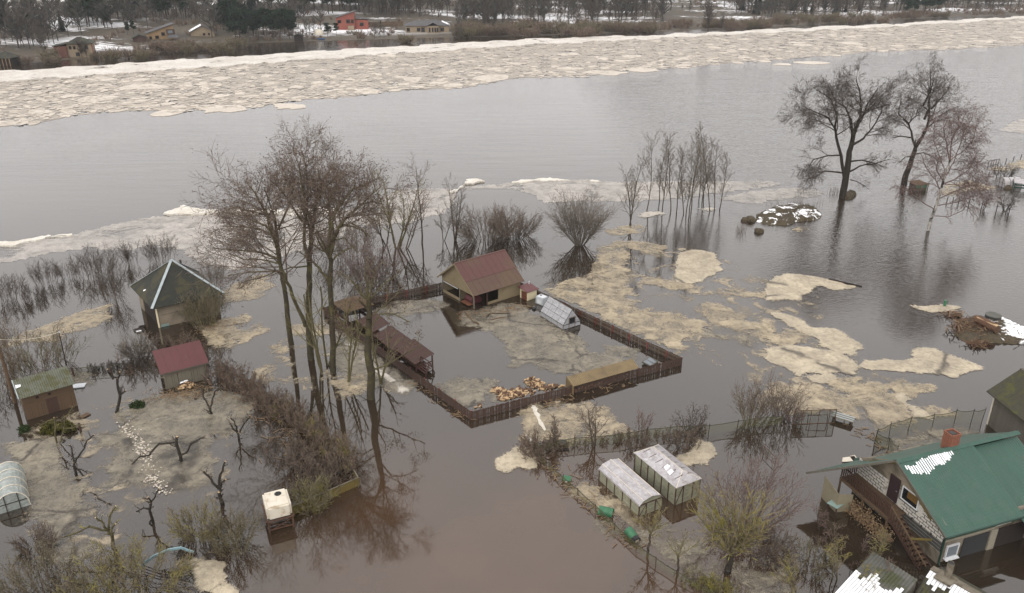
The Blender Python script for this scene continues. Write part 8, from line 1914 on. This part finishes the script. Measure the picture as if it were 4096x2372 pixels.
# wood continuing over the hill behind, as one mass
bk = []; rgb = np.random.default_rng(6); n = 2600
bx = rgb.uniform(-330, 560, n); bd = 28 + 340 * rgb.random(n) ** 1.3; by = np.interp(bx, SX, SY) + bd
def near_px(k, x0, x1, y0, y1):        # clearings: house plots and the open snow fields
    a, c = Gd(k, x0, y1), Gd(k, x1, y0); return (bx > min(a.x, c.x) - 3) & (bx < max(a.x, c.x) + 3) & (by > a.y - 14) & (by < c.y + 10)
keep = tnoise(bx, by, 110) > -.30
for cl in (('10', 700, 1080, 190, 360), ('10', 1080, 1960, 170, 380), ('20', 1550, 2120, 90, 215), ('00', 900, 1280, 350, 540), ('00', 1330, 2120, 280, 420), ('00', 640, 940, 330, 580), ('00', 200, 760, 20, 160)):
    keep &= ~near_px(*cl)
keep = keep; bx, by = bx[keep], by[keep]; bz = T(bx, by)
def cheap(seed):                         # very light leafless tree for the mass
    R_ = np.random.default_rng(seed); segs = [(0, 0, -.5, 0, 0, 8, .16, .08)]
    for _ in range(34):
        z = R_.uniform(2.5, 9); a = R_.uniform(0, 6.28); L_ = R_.uniform(1.2, 3.2) * (1.2 - z / 12); e = R_.uniform(.5, 1.3)
        segs.append((0, 0, z, L_ * math.cos(a), L_ * math.sin(a), z + L_ * e, .09, .06))
        for k in range(2):
            f = R_.uniform(.4, 1); b = a + R_.normal(0, .8); m_ = L_ * .6
            segs.append((L_ * f * math.cos(a), L_ * f * math.sin(a), z + L_ * e * f, L_ * f * math.cos(a) + m_ * math.cos(b), L_ * f * math.sin(a) + m_ * math.sin(b), z + L_ * e * f + m_ * .9, .08, .05))
    Va, Fa = prisms(segs[:1], 4); Vb, Fb = ribbons(segs[1:]); return np.concatenate([Va, Vb]), np.concatenate([Fa, Fb + len(Va)])
CH = [cheap(i) for i in range(6)]; mb_v, mb_f, cnt = [], [], 0
for i in range(len(bx)):
    v, f = CH[i % 6]; h = rgb.uniform(.9, 1.5); a = rgb.uniform(0, 6.28); vv = v * h
    mb_v.append(np.stack([vv[:, 0] * math.cos(a) - vv[:, 1] * math.sin(a), vv[:, 0] * math.sin(a) + vv[:, 1] * math.cos(a), vv[:, 2]], 1) + np.array([bx[i], by[i], bz[i]])); mb_f.append(f + cnt); cnt += len(v)
me = mesh_np('hill_wood', np.concatenate(mb_v), np.concatenate(mb_f))
tag(obj('hill_wood', me, MT['far_twig2']), 'distant leafless wood on the hill behind the far bank', kind='stuff')

ug = np.random.default_rng(16); n = 2600; ux = ug.uniform(-260, 420, n); ud = 3 + 150 * ug.random(n) ** 1.6; uy = np.interp(ux, SX, SY) + ud
bx, by = ux, uy; keep = tnoise(ux, uy, 60) > -.15
for cl in (('10', 760, 1080, 200, 330), ('10', 1400, 1930, 190, 340), ('20', 1550, 2120, 90, 200), ('00', 900, 1250, 350, 520), ('00', 1380, 1760, 300, 400)): keep &= ~near_px(*cl)
ux, uy = ux[keep], uy[keep]; uz = T(ux, uy); us_ = []
for i in range(len(ux)):
    h = ug.uniform(1.0, 2.8)
    for _ in range(16):
        a = ug.uniform(0, 6.28); q = ug.random() ** .5; d = h * .5 * q; p = (ux[i] + d * math.cos(a) * .7, uy[i] + d * math.sin(a) * .7, uz[i])
        us_.append((*p, p[0] + d * math.cos(a) * 1.2, p[1] + d * math.sin(a) * 1.2, p[2] + h * ug.uniform(.6, 1.1), .07, .05))
V, F = ribbons(us_); tag(obj('undergrowth', mesh_np('undergrowth', V, F), MT['far_bush']), 'leafless scrub covering the slopes of the far bank', kind='stuff')

# ================================================================ damp winter air
hz_m = bpy.data.materials.new('damp_air'); hz_m.use_nodes = True; nt = hz_m.node_tree; nt.nodes.clear()
ho_ = nt.nodes.new('ShaderNodeOutputMaterial'); pv = nt.nodes.new('ShaderNodeVolumePrincipled')
pv.inputs['Color'].default_value = (.86, .90, .95, 1); pv.inputs['Density'].default_value = 0.00012; pv.inputs['Anisotropy'].default_value = 0.0
nt.links.new(pv.outputs[0], ho_.inputs['Volume'])
hz_o = MB().box(-1000, 1600, -120, 2200, -3, 85).build('haze', hz_m); tag(hz_o, 'thin grey haze over the river valley', kind='stuff')
